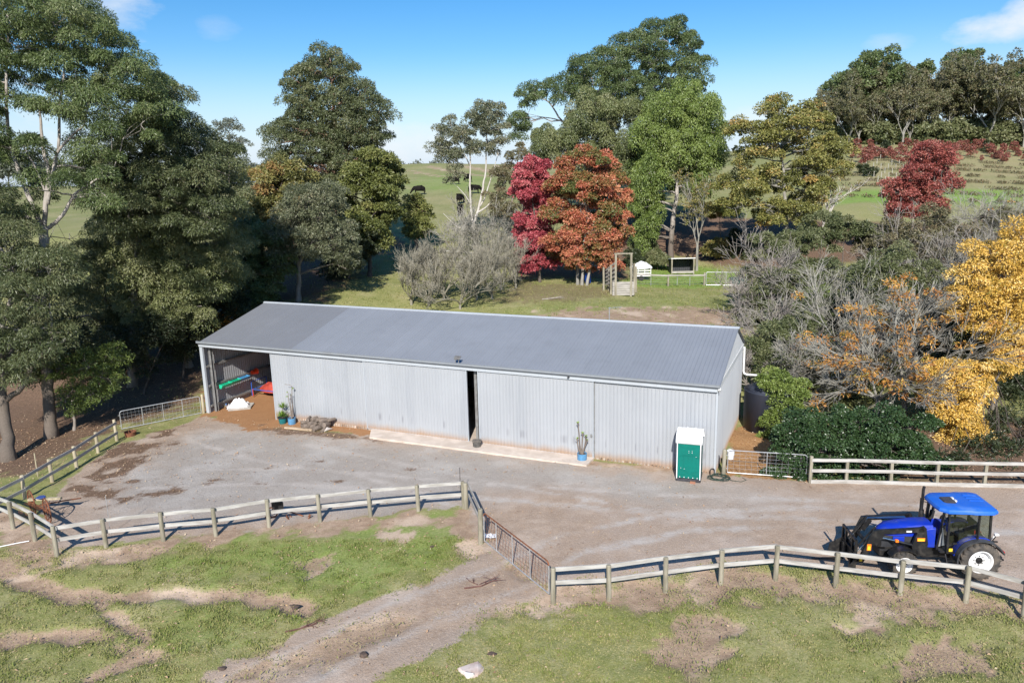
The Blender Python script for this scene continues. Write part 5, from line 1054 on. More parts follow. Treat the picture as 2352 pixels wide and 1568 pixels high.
def barewood(r, h, sp, stems, levels, up=.25, r0=.06, kids=4, wob=.16, tilt0=.45, first=.42, trunk=0., rmin=.008, dirb=None):
    """segments of a leafless tree: arrays A, B, ra, rb and the tip points"""
    A_, B_, RA, RB_ = [], [], [], []
    st = np.zeros((stems, 3)); 
    a = r.uniform(0, 6.28, stems); t = np.abs(r.normal(tilt0, tilt0*.35, stems)); D_ = np.stack([np.cos(a)*np.sin(t), np.sin(a)*np.sin(t), np.cos(t)], 1)
    if dirb is not None: D_ = nz(D_+np.array(dirb))
    if trunk: A_.append(np.array([(0, 0, -.2)])); B_.append(np.array([(0, 0, trunk)])); RA.append(np.array([r0*1.9])); RB_.append(np.array([r0*1.4])); st[:, 2] = trunk*.95
    Ln = np.full(stems, h*first)*r.uniform(.75, 1.2, stems); rad = np.full(stems, r0)*r.uniform(.7, 1.1, stems); tips = []
    for lv in range(levels):
        P = [st]; d = D_; q = 4
        for k in range(q):
            d = nz(d+r.normal(0, wob, d.shape)+np.array((0, 0, up*.12))); P.append(P[-1]+d*(Ln/q)[:, None])
            A_.append(P[-2]); B_.append(P[-1]); RA.append(np.maximum(rmin, rad*(1-.14*k))); RB_.append(np.maximum(rmin*.8, rad*(1-.14*(k+1))))
        P = np.stack(P, 1); m = len(st); kk = kids if lv < levels-2 else kids+1
        pi = np.repeat(np.arange(m), kk); s = r.uniform(1.2, 4, len(pi)); s[::kk] = 4; i0 = np.minimum(3, s.astype(int)); f = (s-i0)[:, None]
        st = P[pi, i0]*(1-f)+P[pi, i0+1]*f; dd = nz(P[pi, i0+1]-P[pi, i0])
        D_ = nz(dd+nz(r.normal(size=dd.shape))*sp+np.array((0, 0, up*.5))); Ln = Ln[pi]*r.uniform(.45, .8, len(pi)); rad = rad[pi]*.58
        tips = st
    return [np.concatenate(x) for x in (A_, B_, RA, RB_)], tips
def bare(name, label, base, d, h, sp=.7, stems=4, levels=4, bark='twig', seed=1, leafk=None, n=0, group=None, cat='tree', l=None, nper=8, rc=.2, droop=.4, vb=0., deep=0, **k):
    r = np.random.default_rng(seed*37+3)
    if len(base) == 3: bp = np.array(base)
    else: bp = ground_at(base[0], d) if base[1] is None else G(*base)
    e = empty(name, bp, label, cat, group); (A_, B_, RA, RB_), tips = barewood(r, h, sp, stems, levels, **k)
    big = RA > .03 if (RA > .03).any() else RA > 0
    MB().segs(A_[big], B_[big], RA[big], RB_[big], 6).build('trunk', BM[bark], e)
    if (~big).any(): MB().segs(A_[~big], B_[~big], RA[~big], RB_[~big], 3).build('branches', BM[bark], e)
    if leafk:
        pk = tips[r.choice(len(tips), min(len(tips), max(4, int(n*1000)//nper)), replace=True)]; b = MB(); puff(b, r, [(q, np.full(3, .12)) for q in pk], int(n*1000), nper, rc, l or max(.14, 2.2*d/741), max(.06, d/741), droop, 0., .8, vb); b.build('crown', fol(leafk), e)
    return e

def gpy(x, d):
    p = ground_at(x, d); v = Vector(p)-Vector((0, 0, CH)); return PH/2-CF*v.dot(_up)/v.dot(_fw)
BIG = 'large gums and dense trees on the left'
# left: trees in front of and beside the open bay
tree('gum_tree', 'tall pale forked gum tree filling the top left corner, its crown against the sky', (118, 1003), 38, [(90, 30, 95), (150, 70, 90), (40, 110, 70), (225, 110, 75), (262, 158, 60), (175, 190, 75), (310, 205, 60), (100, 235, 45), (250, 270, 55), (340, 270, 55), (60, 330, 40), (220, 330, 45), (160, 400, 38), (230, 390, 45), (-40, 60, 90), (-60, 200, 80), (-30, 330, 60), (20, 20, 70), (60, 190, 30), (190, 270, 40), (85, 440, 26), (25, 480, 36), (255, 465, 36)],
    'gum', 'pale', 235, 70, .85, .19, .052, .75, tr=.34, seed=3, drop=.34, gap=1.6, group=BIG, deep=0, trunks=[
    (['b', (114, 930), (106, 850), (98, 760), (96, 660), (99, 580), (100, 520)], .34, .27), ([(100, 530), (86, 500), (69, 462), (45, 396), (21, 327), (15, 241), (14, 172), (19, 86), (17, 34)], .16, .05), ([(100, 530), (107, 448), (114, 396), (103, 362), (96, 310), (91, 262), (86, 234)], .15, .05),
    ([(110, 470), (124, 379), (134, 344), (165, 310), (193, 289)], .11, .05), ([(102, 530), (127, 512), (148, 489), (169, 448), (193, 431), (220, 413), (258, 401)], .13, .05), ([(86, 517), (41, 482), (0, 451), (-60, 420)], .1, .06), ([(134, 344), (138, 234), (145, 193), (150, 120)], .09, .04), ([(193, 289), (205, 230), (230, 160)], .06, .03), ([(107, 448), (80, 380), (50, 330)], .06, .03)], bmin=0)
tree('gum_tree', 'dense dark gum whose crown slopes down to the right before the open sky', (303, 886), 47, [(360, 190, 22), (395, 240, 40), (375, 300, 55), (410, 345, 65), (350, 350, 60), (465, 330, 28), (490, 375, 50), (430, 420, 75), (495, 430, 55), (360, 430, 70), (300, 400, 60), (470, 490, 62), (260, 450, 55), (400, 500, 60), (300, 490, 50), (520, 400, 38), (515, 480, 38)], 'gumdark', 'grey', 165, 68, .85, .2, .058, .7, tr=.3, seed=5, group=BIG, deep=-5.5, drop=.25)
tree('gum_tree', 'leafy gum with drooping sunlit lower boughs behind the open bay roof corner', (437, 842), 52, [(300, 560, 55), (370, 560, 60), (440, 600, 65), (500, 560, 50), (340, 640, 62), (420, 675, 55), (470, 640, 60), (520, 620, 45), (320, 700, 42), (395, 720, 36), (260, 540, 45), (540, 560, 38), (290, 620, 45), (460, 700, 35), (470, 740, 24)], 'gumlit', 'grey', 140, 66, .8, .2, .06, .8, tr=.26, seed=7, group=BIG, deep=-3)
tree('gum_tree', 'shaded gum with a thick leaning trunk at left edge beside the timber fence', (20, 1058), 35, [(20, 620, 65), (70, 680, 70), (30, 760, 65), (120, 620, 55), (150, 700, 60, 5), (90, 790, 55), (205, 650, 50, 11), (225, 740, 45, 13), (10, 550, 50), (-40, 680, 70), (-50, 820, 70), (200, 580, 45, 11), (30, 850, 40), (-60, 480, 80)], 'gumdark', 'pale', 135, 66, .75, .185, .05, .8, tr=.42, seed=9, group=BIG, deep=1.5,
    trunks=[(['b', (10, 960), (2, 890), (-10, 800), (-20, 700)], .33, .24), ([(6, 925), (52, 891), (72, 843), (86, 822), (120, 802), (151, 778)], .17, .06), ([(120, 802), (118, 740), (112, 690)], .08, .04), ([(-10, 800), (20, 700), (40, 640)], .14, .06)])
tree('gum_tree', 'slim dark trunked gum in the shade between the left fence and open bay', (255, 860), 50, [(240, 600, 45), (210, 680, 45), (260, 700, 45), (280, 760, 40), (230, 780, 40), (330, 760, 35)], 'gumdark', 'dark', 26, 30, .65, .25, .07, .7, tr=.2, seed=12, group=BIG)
tree('young_tree', 'small crooked sapling with light green feathery leaves behind left timber fence', (170, 988), 37, [(200, 835, 42), (235, 870, 38), (160, 905, 30), (135, 850, 34), (255, 825, 34), (215, 905, 28), (175, 940, 20), (100, 830, 30)], 'juniper', 'grey', 24, 24, .4, .16, .05, .5, tr=.09, seed=14, trunks=[(['b', (172, 964), (162, 936), (185, 890), (200, 840)], .1, .03)])
tree('dark_tree', 'dark bushy tree with a bright lit edge just above the shed roof left end', (575, 745), 58, [(600, 560, 52), (570, 620, 46), (630, 615, 36), (600, 660, 40), (640, 590, 28), (560, 540, 40), (545, 600, 40), (655, 620, 18), (570, 690, 34)], 'gum', 'dark', 50, 30, .7, .24, .085, .6, tr=.2, seed=15, group=BIG, deep=2)
tree('young_tree', 'little orange leaved sapling beside the shed roof left corner', (520, 800), 55, [(520, 725, 16), (505, 750, 14), (535, 715, 12), (470, 770, 14)], 'orange', 'dark', .9, 14, .3, .2, .09, .4, tr=.05, seed=16)
for i, (x, d_, bl_, lb_) in enumerate([(330, 54, [(300, 800, 42), (350, 770, 40), (390, 760, 34), (270, 780, 36), (330, 840, 24)], 'dark shrub added for the deep shade between the left trunks, nearest the open bay'), (420, 57, [(420, 770, 34), (450, 780, 26), (400, 810, 24), (380, 730, 36), (440, 730, 30)], 'dark shrub added for deep shade right behind the open bay corner'),
        (110, 48, [(60, 800, 50), (120, 780, 46), (20, 840, 46), (180, 790, 44), (90, 850, 36)], 'wide dark shrub added for the deep shade behind the thick leaning trunk'), (520, 62, [(480, 690, 40), (530, 690, 36), (560, 730, 24), (500, 740, 26)], 'dark undergrowth above the left end of roof ridge'), (220, 58, [(210, 800, 40), (250, 820, 34), (160, 820, 34), (230, 760, 40)], 'dark undergrowth added for deep shade behind the small crooked sapling')]):
    tree('undergrowth_shrub', lb_, (x, None), d_, bl_, 'dark', 'dark', 16, 26, .6, None, None, .4, tr=.09, seed=600+i, cat='shrub')  # dark leafage added to stand for the deep shade between the left trunks
# middle left
MID = 'gums on the slope behind the shed'
tree('gum_tree', 'tall conical gum with reddish trunk standing alone against the sky left of centre', (768, None), 82, [(752, 128, 26), (720, 160, 36), (780, 175, 38), (690, 190, 32), (700, 235, 46), (770, 240, 52), (828, 235, 42), (868, 265, 30), (690, 300, 52), (648, 325, 40), (750, 310, 58), (830, 310, 52), (868, 310, 28), (660, 380, 46), (730, 380, 52), (800, 370, 52), (856, 370, 32), (625, 370, 22)], 'gumolive', 'red', 135, 42, .9, .25, .1, .6, tr=.42, seed=21, drop=.34, gap=1.5, vb=-.05, group=MID, trunks=[(['b', (766, 520), (765, 440), (768, 360), (772, 300), (764, 220), (755, 150)], .5, .1), ([(767, 400), (800, 330), (830, 290)], .16, .06), ([(770, 330), (720, 270), (705, 230)], .15, .05)])
tree('maple_tree', 'yellow green tree tinged with red in front of tall conical gum', (620, None), 72, [(600, 420, 40), (650, 405, 40), (590, 470, 40), (640, 465, 48), (700, 440, 45), (690, 500, 45), (578, 510, 34), (620, 520, 40)], 'autumnmix', 'dark', 50, 26, .7, .26, .13, .3, tr=.2, gap=1.15, seed=22, cvar=.25, vb=-.08)
tree('maple_tree', 'rounded dark yellow green tree at the right foot of tall conical gum', (850, None), 76, [(850, 370, 40), (895, 385, 28), (830, 430, 56), (880, 440, 44), (850, 500, 52), (898, 490, 28), (800, 520, 45), (785, 450, 40), (830, 560, 38), (875, 545, 26)], 'yellowgreen', 'dark', 62, 26, .75, .28, .14, .3, tr=.22, gap=1.15, seed=23, vb=-.12)
tree('gum_tree', 'grey green forked gum with spreading bare limbs just behind the shed roof', (685, 693), 64, [(675, 500, 42), (740, 500, 46), (645, 540, 36), (715, 555, 46), (775, 540, 42), (795, 590, 34), (700, 460, 40), (760, 460, 38), (640, 590, 26)], 'gumgrey', 'grey', 42, 28, .7, .25, .085, .5, tr=.22, seed=24, vb=-.1, group=MID, trunks=[(['b', (687, 640), (684, 590), (668, 560), (655, 535)], .24, .07), ([(686, 610), (705, 560), (725, 530), (740, 490)], .15, .05), ([(688, 630), (730, 615), (770, 605), (800, 620)], .1, .03), ([(684, 590), (690, 540), (685, 490)], .12, .04)])
tree('dark_shrub', 'dark shaded shrub on the bank below the rounded yellow green tree', (800, 640), 74, [(830, 580, 36), (790, 610, 34), (760, 640, 28), (850, 550, 28)], 'dark', 'dark', 18, 26, .6, .26, .12, .4, tr=.1, seed=25, cat='shrub')
tree('young_gum', 'small round topped light green tree by the far paddock fence', (957, 574), 94, [(955, 470, 20), (938, 490, 18), (972, 490, 18), (950, 510, 19), (978, 515, 18), (935, 532, 14), (960, 535, 16)], 'yellowgreen', 'red', 14, 20, .6, .28, .14, .3, tr=.16, seed=26, trunks=[(['b', (957, 545), (955, 500)], .2, .1), ([(955, 560), (940, 530)], .08, .04)])
bare('dead_tree', 'bare grey trunk with a broken top beside the small round light green tree', (914, 576), 94, 3.4, .7, 2, 2, 'twig', 27, r0=.14, tilt0=.12, kids=2)
tree('white_gum', 'white trunked gum with thin greyish crown and many spreading stems', (1092, 572), 90, [(1110, 255, 22), (1140, 255, 20), (1090, 285, 22), (1120, 290, 26), (1150, 295, 18), (1030, 275, 10), (1030, 305, 22), (1060, 310, 24), (1020, 330, 22), (1040, 355, 24), (1085, 345, 20), (1145, 330, 18), (1015, 300, 12), (1120, 340, 20), (1050, 395, 20, -1), (1030, 420, 14, -1)], 'gumgrey', 'white', 26, 18, .7, .28, .11, .5, tr=.2, seed=28, shell=.1, group=MID, trunks=[
    (['b', (1090, 536), (1088, 515)], .34, .26), ([(1088, 515), (1084, 501), (1081, 475), (1079, 426), (1081, 384), (1078, 330), (1070, 300)], .17, .05), ([(1088, 512), (1099, 481), (1109, 432), (1116, 398), (1117, 330), (1120, 280)], .19, .05), ([(1095, 490), (1120, 474), (1145, 442), (1163, 412), (1185, 379)], .12, .04), ([(1103, 474), (1114, 453), (1125, 419), (1134, 390), (1145, 350)], .1, .04), ([(1088, 520), (1068, 525), (1050, 522), (1033, 505), (1018, 490)], .08, .03), ([(1081, 470), (1070, 450), (1052, 430), (1040, 420)], .06, .02), ([(1081, 384), (1060, 340), (1040, 310)], .08, .03)])
tree('brown_tree', 'thin brownish half bare tree between the white trunked gum and crimson maple', (1165, None), 96, [(1150, 400, 24), (1175, 370, 24), (1190, 350, 18), (1150, 450, 28), (1180, 430, 28), (1140, 480, 24), (1195, 400, 18), (1165, 490, 24)], 'olive', 'grey', 13, 14, .6, .26, .12, .3, tr=.12, seed=29, shell=.1)
# centre right
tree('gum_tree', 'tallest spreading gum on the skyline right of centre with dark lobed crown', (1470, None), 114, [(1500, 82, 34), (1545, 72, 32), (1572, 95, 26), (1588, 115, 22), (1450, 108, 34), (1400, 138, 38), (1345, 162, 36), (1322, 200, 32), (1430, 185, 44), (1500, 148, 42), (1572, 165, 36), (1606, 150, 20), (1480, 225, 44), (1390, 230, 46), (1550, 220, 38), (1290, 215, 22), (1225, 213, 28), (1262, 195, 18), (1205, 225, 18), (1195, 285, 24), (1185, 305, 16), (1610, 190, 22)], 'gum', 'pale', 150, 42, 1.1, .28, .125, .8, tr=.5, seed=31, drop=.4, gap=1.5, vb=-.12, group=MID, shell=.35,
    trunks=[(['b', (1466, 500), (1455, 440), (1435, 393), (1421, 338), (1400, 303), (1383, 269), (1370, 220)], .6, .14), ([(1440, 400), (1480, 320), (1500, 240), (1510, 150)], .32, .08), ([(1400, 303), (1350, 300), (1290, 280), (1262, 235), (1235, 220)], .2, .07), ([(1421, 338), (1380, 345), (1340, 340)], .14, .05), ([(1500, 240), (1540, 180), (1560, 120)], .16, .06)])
tree('weeping_gum', 'lighter green weeping gum in front of tallest spreading gum', (1330, None), 106, [(1370, 235, 40), (1330, 295, 50), (1400, 285, 50), (1272, 330, 38), (1438, 258, 40), (1460, 335, 48), (1380, 345, 46), (1300, 350, 40), (1240, 345, 30), (1430, 390, 40), (1350, 390, 40), (1250, 310, 22)], 'gumlit', 'grey', 110, 44, 1.05, .3, .115, 1.2, tr=.35, seed=32, flat=1.25, low=-.9,  drop=.36, gap=1.5, vb=-.1, group=MID)
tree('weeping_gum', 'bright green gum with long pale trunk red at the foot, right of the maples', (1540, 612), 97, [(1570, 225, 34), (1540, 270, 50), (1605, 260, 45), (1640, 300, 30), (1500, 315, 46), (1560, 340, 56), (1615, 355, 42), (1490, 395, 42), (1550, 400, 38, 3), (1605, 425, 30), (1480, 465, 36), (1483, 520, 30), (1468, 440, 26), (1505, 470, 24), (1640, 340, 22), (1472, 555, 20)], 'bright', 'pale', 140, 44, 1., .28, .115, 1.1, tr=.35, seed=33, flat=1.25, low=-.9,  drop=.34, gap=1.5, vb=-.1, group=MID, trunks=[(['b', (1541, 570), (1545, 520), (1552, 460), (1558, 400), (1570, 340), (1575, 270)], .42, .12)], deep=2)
b = MB(); P = np.array([at(*q, 96.) for q in ((1539, 616), (1540, 590), (1543, 555), (1546, 525))]); tmp = P[0].copy(); 
tree('maple_tree', 'crimson leaved maple at the left of the orange red one', (1240, 648), 80, [(1212, 430, 34), (1240, 395, 32), (1232, 470, 40), (1250, 520, 40), (1238, 560, 40), (1225, 600, 30), (1262, 590, 34), (1190, 445, 20), (1200, 520, 22), (1250, 430, 30), (1212, 385, 18), (1215, 550, 24)], 'crimson', 'dark', 60, 22, .6, .25, .14, .35, tr=.16, gap=1.15, seed=34, cvar=.16, vb=-.03)
tree('maple_tree', 'orange red maple flecked with green on several pale stems behind the shed', (1337, 655), 77, [(1340, 362, 24), (1305, 378, 26), (1385, 385, 34), (1295, 425, 40), (1352, 425, 48), (1412, 420, 30), (1285, 490, 40), (1348, 500, 56), (1408, 490, 42), (1328, 565, 42), (1388, 560, 42), (1288, 560, 36), (1424, 540, 24), (1350, 600, 30), (1400, 600, 26), (1310, 605, 26), (1430, 450, 20)], 'rust', 'twig', 95, 24, .62, .25, .14, .35, tr=.16, gap=1.15, seed=35, drop=.28, cvar=.24, trunks=[([(1326, 660), (1328, 610), (1320, 540), (1310, 450)], .17, .05), ([(1336, 660), (1340, 600), (1345, 500), (1345, 400)], .17, .05), ([(1347, 658), (1358, 600), (1380, 500), (1400, 430)], .15, .05)])
bare('pale_tree', 'slim pale half bare tree with drooping yellowish twigs right of pale gum trunk', (1600, 622), 92, 10.5, .55, 3, 4, 'twig', 36, 'autumnmix', 3, r0=.1, tilt0=.22, trunk=3.2, first=.36, rmin=.02)
tree('oak_tree', 'broad olive yellow autumn oak with orange patches between gums and hillside', (1810, None), 88, [(1790, 235, 18), (1795, 262, 28), (1760, 258, 14), (1700, 290, 20), (1740, 312, 30), (1860, 262, 24), (1885, 285, 28), (1830, 300, 46), (1760, 340, 46), (1702, 350, 32), (1895, 340, 40), (1850, 380, 50), (1780, 420, 50), (1720, 430, 42), (1925, 385, 30), (1880, 440, 40), (1695, 480, 36), (1760, 490, 42), (1830, 490, 42), (1940, 340, 22), (1680, 300, 14), (1660, 420, 20)], 'oak', 'twig', 75, 20, .75, .28, .16, .3, tr=.3, gap=1.15, seed=37, drop=.3, cvar=.2, vb=-.12, shell=.2)
bare('pale_tree', 'leaning bare white limbed tree in front of the olive yellow oak', (1888, 560), 80, 9., .6, 3, 4, 'white', 38, 'autumnmix', 1., r0=.12, tilt0=.35, trunk=2.5, first=.42, rmin=.018, dirb=(.25, 0, 0))
tree('red_bush', 'dark red bushy tree in front of the hillside vineyard rows', (2120, None), 84, [(2122, 350, 28), (2150, 378, 42), (2092, 410, 40), (2150, 428, 42), (2058, 450, 32), (2100, 468, 40), (2172, 375, 26), (2050, 488, 22), (2140, 478, 28), (2120, 395, 36)], 'redbush', 'twig', 40, 20, .6, .25, .14, .3, tr=.15, gap=1.1, seed=39, vb=-.05)
for i, (x, y, rr_) in enumerate([(1480, 575, 24), (1655, 470, 30), (1690, 560, 34), (1640, 570, 20), (1745, 590, 30), (1460, 600, 16), (1510, 590, 18)]):
    tree('undergrowth_shrub', ['dim shrub at the foot of bright green gum', 'yellowish shrub tangled behind slim pale half bare tree', 'dark bush behind small tin shelter', 'low yellow leaved bush right of tin shelter', 'grey green bush above back mesh gate', 'small dark bush behind timber loading ramp', 'small shrub left of the pale gum trunk'][i], (x, None), 100-i, [(x, y, rr_), (x-rr_*.6, y+rr_*.4, rr_*.7), (x+rr_*.6, y+rr_*.3, rr_*.7)], ['shrub', 'autumnmix', 'dark', 'autumnmix', 'shrub', 'dark', 'shrub'][i], 'dark', 7, 20, .6, .3, .15, .3, tr=.08, seed=40+i, cat='shrub')
# hillside on the right
HILL = 'trees along the right hillside'
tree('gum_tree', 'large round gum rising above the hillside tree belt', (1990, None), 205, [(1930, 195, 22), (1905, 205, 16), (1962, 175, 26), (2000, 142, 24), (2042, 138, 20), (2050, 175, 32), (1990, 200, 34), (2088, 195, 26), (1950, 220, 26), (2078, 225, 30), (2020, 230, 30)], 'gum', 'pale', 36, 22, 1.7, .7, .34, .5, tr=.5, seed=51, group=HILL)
tree('gum_tree', 'slender leaning gum with a single tuft above the tree belt', (2128, None), 210, [(2126, 152, 9), (2114, 168, 10), (2122, 185, 9), (2130, 170, 8)], 'gum', 'grey', 2.5, 16, 1.1, .7, .34, .5, tr=.25, seed=52, group=HILL)
tree('gum_tree', 'umbrella topped double gum above the far right tree belt', (2195, None), 212, [(2184, 142, 12), (2190, 165, 12), (2215, 135, 16), (2240, 132, 12), (2232, 150, 13), (2178, 185, 16), (2205, 185, 18), (2222, 175, 12)], 'gum', 'grey', 10, 20, 1.3, .7, .34, .5, tr=.3, seed=53, group=HILL)
tree('gum_tree', 'dark gum rising behind the belt at right frame edge', (2310, None), 215, [(2290, 185, 16), (2310, 178, 18), (2335, 178, 18), (2352, 172, 20), (2270, 200, 16), (2320, 205, 26)], 'gum', 'grey', 10, 20, 1.4, .7, .34, .5, tr=.3, seed=54, group=HILL)
proto = []
for s in range(4):
    e = bare('belt_tree', 'half bare olive brown tree in the belt along the hillside', (0., -60., -20.), 190, 15, .5, 3, 4, 'twig', 60+s, 'olivebelt', 7, group='olive brown trees in the hillside belt', r0=.15, tilt0=.3, trunk=2.5, first=.4, rmin=.04, l=.55, rc=.7, nper=12); proto.append(e)
ri = np.random.default_rng(8)
def gone(e, P, sc, rz, lab=None):
    e.location = P; e.scale = (sc,)*3; e.rotation_euler = (0, 0, rz)
    if lab: e['label'] = lab
for i in range(46):
    x = 1880+i*11.5+ri.normal(0, 5); dd = 193+ri.uniform(-5, 14)+(i % 2)*9; e = proto[i] if i < 4 else copy_tree(proto[i % 4]); gone(e, ground_at(x, dd), ri.uniform(.8, 1.12)*(.85+.3*min(1, i/30)), ri.uniform(0, 6.28))
for i in range(26):
    x = 1885+i*19+ri.normal(0, 4); y = gpy(x, 196); e = tree('belt_shrub', 'dark evergreen shrub at the foot of the hillside tree belt', (x, None), 196, [(x, y-20, 17), (x+9, y-32, 15), (x-8, y-12, 15), (x+6, y-6, 12)], 'shrub', 'dark', 2.6, 16, 1.1, .8, .42, .2, tr=.1, seed=100+i, group='dark shrubs below the hillside tree belt', cat='shrub', twigs=False) if i < 3 else copy_tree([o for o in COL.objects if o.name.startswith('belt_shrub') and o.parent is None][i % 3])
    if i >= 3: gone(e, ground_at(x, 196+ri.uniform(-4, 4)), ri.uniform(.8, 1.3), ri.uniform(0, 6.28))
sp = []
for i in range(72):
    x = 1960+i*6+ri.normal(0, 5); dd = 186-abs(ri.normal(0, 13))
    if i < 3: e = tree('red_sapling', 'young red leaved tree in the rows on the right hillside', (x, None), dd, [(x, gpy(x, dd)-8, 4.8), (x-1, gpy(x, dd)-4, 4), (x+1, gpy(x, dd)-14, 4), (x, gpy(x, dd)-20, 2.6)], 'sap', 'twig', .4, 10, .6, .5, .28, .2, tr=.06, seed=130+i, group='young red trees in rows on the hillside', twigs=False); sp.append((e, 1))
    else: e = copy_tree(sp[i % 3][0]); gone(e, ground_at(x, dd), ri.uniform(.4, .95), ri.uniform(0, 6.28))
g0 = MB().tube([(0, 0, -.1), (0, 0, 1.15)], [.07, .07], 8).build('tree_guard', simple('pale_guard', (.42, .4, .33), (.32, .3, .25), .7)); tag(g0, 'pale plastic guard round a young planting in the hillside rows', 'tree guard', 'pale tree guards in hillside rows')
ng = 0
for row in range(7):
    for k in range(11):
        px = 1962+k*17+row*9; py = 352+row*11+k*1.2
        if ri.random() < .25: continue
        o = g0 if ng == 0 else g0.copy()
        if ng: COL.objects.link(o)
        o.location = G(px, py); ng += 1
cy = None
for i, (x, y) in enumerate([(1975, 395), (1998, 402), (2035, 345), (2270, 345), (1960, 340)]):
    tree('dark_conifer', 'small dark upright conifer among the young hillside plantings', (x, y+4),150, [(x, y, 6), (x, y-8, 5), (x, y-14, 3)], 'dark', 'dark', .7, 12, .5, .5, .25, .1, tr=.08, seed=160+i, group='small dark conifers on the hillside', twigs=False)
rw = np.random.default_rng(21); b = MB()
for k in range(11):
    d0 = 118+k*6.6; n_ = 1500; px_ = rw.uniform(1930, 2400, n_); px_ = px_[fbm(px_*.045+k*7.3, px_*0+k*3.1) > .48]; n_ = len(px_); pa, pb = ground_at(1930, d0+4), ground_at(2400, d0-5); t_ = (px_-1930)/470
    P_ = pa[None]*(1-t_[:, None])+pb[None]*t_[:, None]; P_[:, 1] += rw.normal(0, .5, n_); P_[:, 2] = tz(P_[:, 0], P_[:, 1])+rw.uniform(0, .35, n_)
    a_ = rw.uniform(0, 6.28, n_); ax_ = nz(np.stack([np.cos(a_)*.6, np.sin(a_)*.6, np.ones(n_)], 1)); sd_ = np.stack([-np.sin(a_), np.cos(a_), 0*a_], 1); b.leaves(P_, ax_, sd_, rw.uniform(.2, .55, n_), .18, rw.random(n_))
o = b.build('planting_rows', fol('olive')); kind(o, 'stuff', 'low brownish rows of young plantings across the right hillside')
# far trees on the left horizon
for i, (x, y, rr_, dd) in enumerate([(20, 370, 34, 215), (65, 385, 28, 225), (100, 395, 24, 235), (140, 390, 26, 240), (-20, 360, 40, 220), (190, 395, 22, 245), (235, 395, 22, 250), (285, 395, 20, 250)]):
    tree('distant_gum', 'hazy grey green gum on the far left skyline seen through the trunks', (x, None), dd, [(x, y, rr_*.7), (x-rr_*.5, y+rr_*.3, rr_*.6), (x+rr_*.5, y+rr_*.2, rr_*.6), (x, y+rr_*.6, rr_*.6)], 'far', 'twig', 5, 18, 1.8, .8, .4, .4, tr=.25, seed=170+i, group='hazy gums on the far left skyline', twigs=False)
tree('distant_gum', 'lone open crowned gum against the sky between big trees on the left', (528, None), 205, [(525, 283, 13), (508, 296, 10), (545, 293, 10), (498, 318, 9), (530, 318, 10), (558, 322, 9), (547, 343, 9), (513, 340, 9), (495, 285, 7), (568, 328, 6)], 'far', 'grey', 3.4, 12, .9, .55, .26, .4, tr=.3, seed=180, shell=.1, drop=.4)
def farwood(name, label, x0, x1, y, d, hgt, seed, n):
    r = np.random.default_rng(seed); b = MB(); w_ = MB(); Bl = []
    for x in np.arange(x0, x1, 7.):
        p = ground_at(x+r.normal(0, 3), d+r.uniform(-10, 25)); h = hgt*r.uniform(.6, 1.15); Bl.append((p+(0, 0, h*.6), np.array((2.4, 2.4, h*.42)))); w_.beam(p-(0, 0, .5), p+(0, 0, h*1.05), .3, .3)
    puff(b, r, Bl, n, 16, 1.3, .9, .45, .3); b.at.pop('v', None); V = MB(); puff(V, r, Bl, n, 16, 1.3, .9, .45, .3); o = V.build(name, fol('far')); kind(o, 'stuff', label)
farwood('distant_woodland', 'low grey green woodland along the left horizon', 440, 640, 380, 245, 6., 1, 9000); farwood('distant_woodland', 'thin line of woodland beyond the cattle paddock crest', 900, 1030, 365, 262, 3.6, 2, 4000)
# bare shrubs behind the shed
for i, (x, y, h, st) in enumerate([(985, 702, 5.4, 7), (1057, 711, 5.6, 6), (1130, 686, 4.8, 5), (1185, 662, 4.4, 5), (945, 700, 4.6, 6), (1020, 690, 5.2, 7), (1095, 690, 5., 6), (1150, 665, 4.6, 6)]):
    bare('bare_fruit_tree', ['wide many stemmed leafless tree just behind the ridge', 'leafless vase shaped tree rising behind middle of roof ridge', 'leafless grey tree right of the vase shaped one', 'small leafless tree nearest the crimson maple', 'thin leafless sapling at left end of the bare tree row', 'leafless tree between the wide many stemmed and the vase shaped ones', 'leafless tree half hidden right behind the vase shaped one', 'leafless tree second from the crimson maple'][i], (x, y), 60, h, .62, st, 5, 'lichen', 200+i, r0=.075, tilt0=.62, first=.48, rmin=.012, trunk=.5, wob=.14, up=.3, group='leafless trees behind the shed')
for i, (x, d_, h) in enumerate([(1050, 92, 6), (1100, 93, 5.5), (1150, 95, 6.5), (1200, 92, 6), (1075, 98, 7), (1180, 99, 7.5)]):
    bare('grey_thicket_tree', 'leafless grey shrub tree in the thicket below the white trunked gum', (x, None), d_, h, .7, 6, 4, 'twig', 220+i, r0=.06, tilt0=.6, first=.45, rmin=.022, group='grey thicket below the white gum', up=.2)
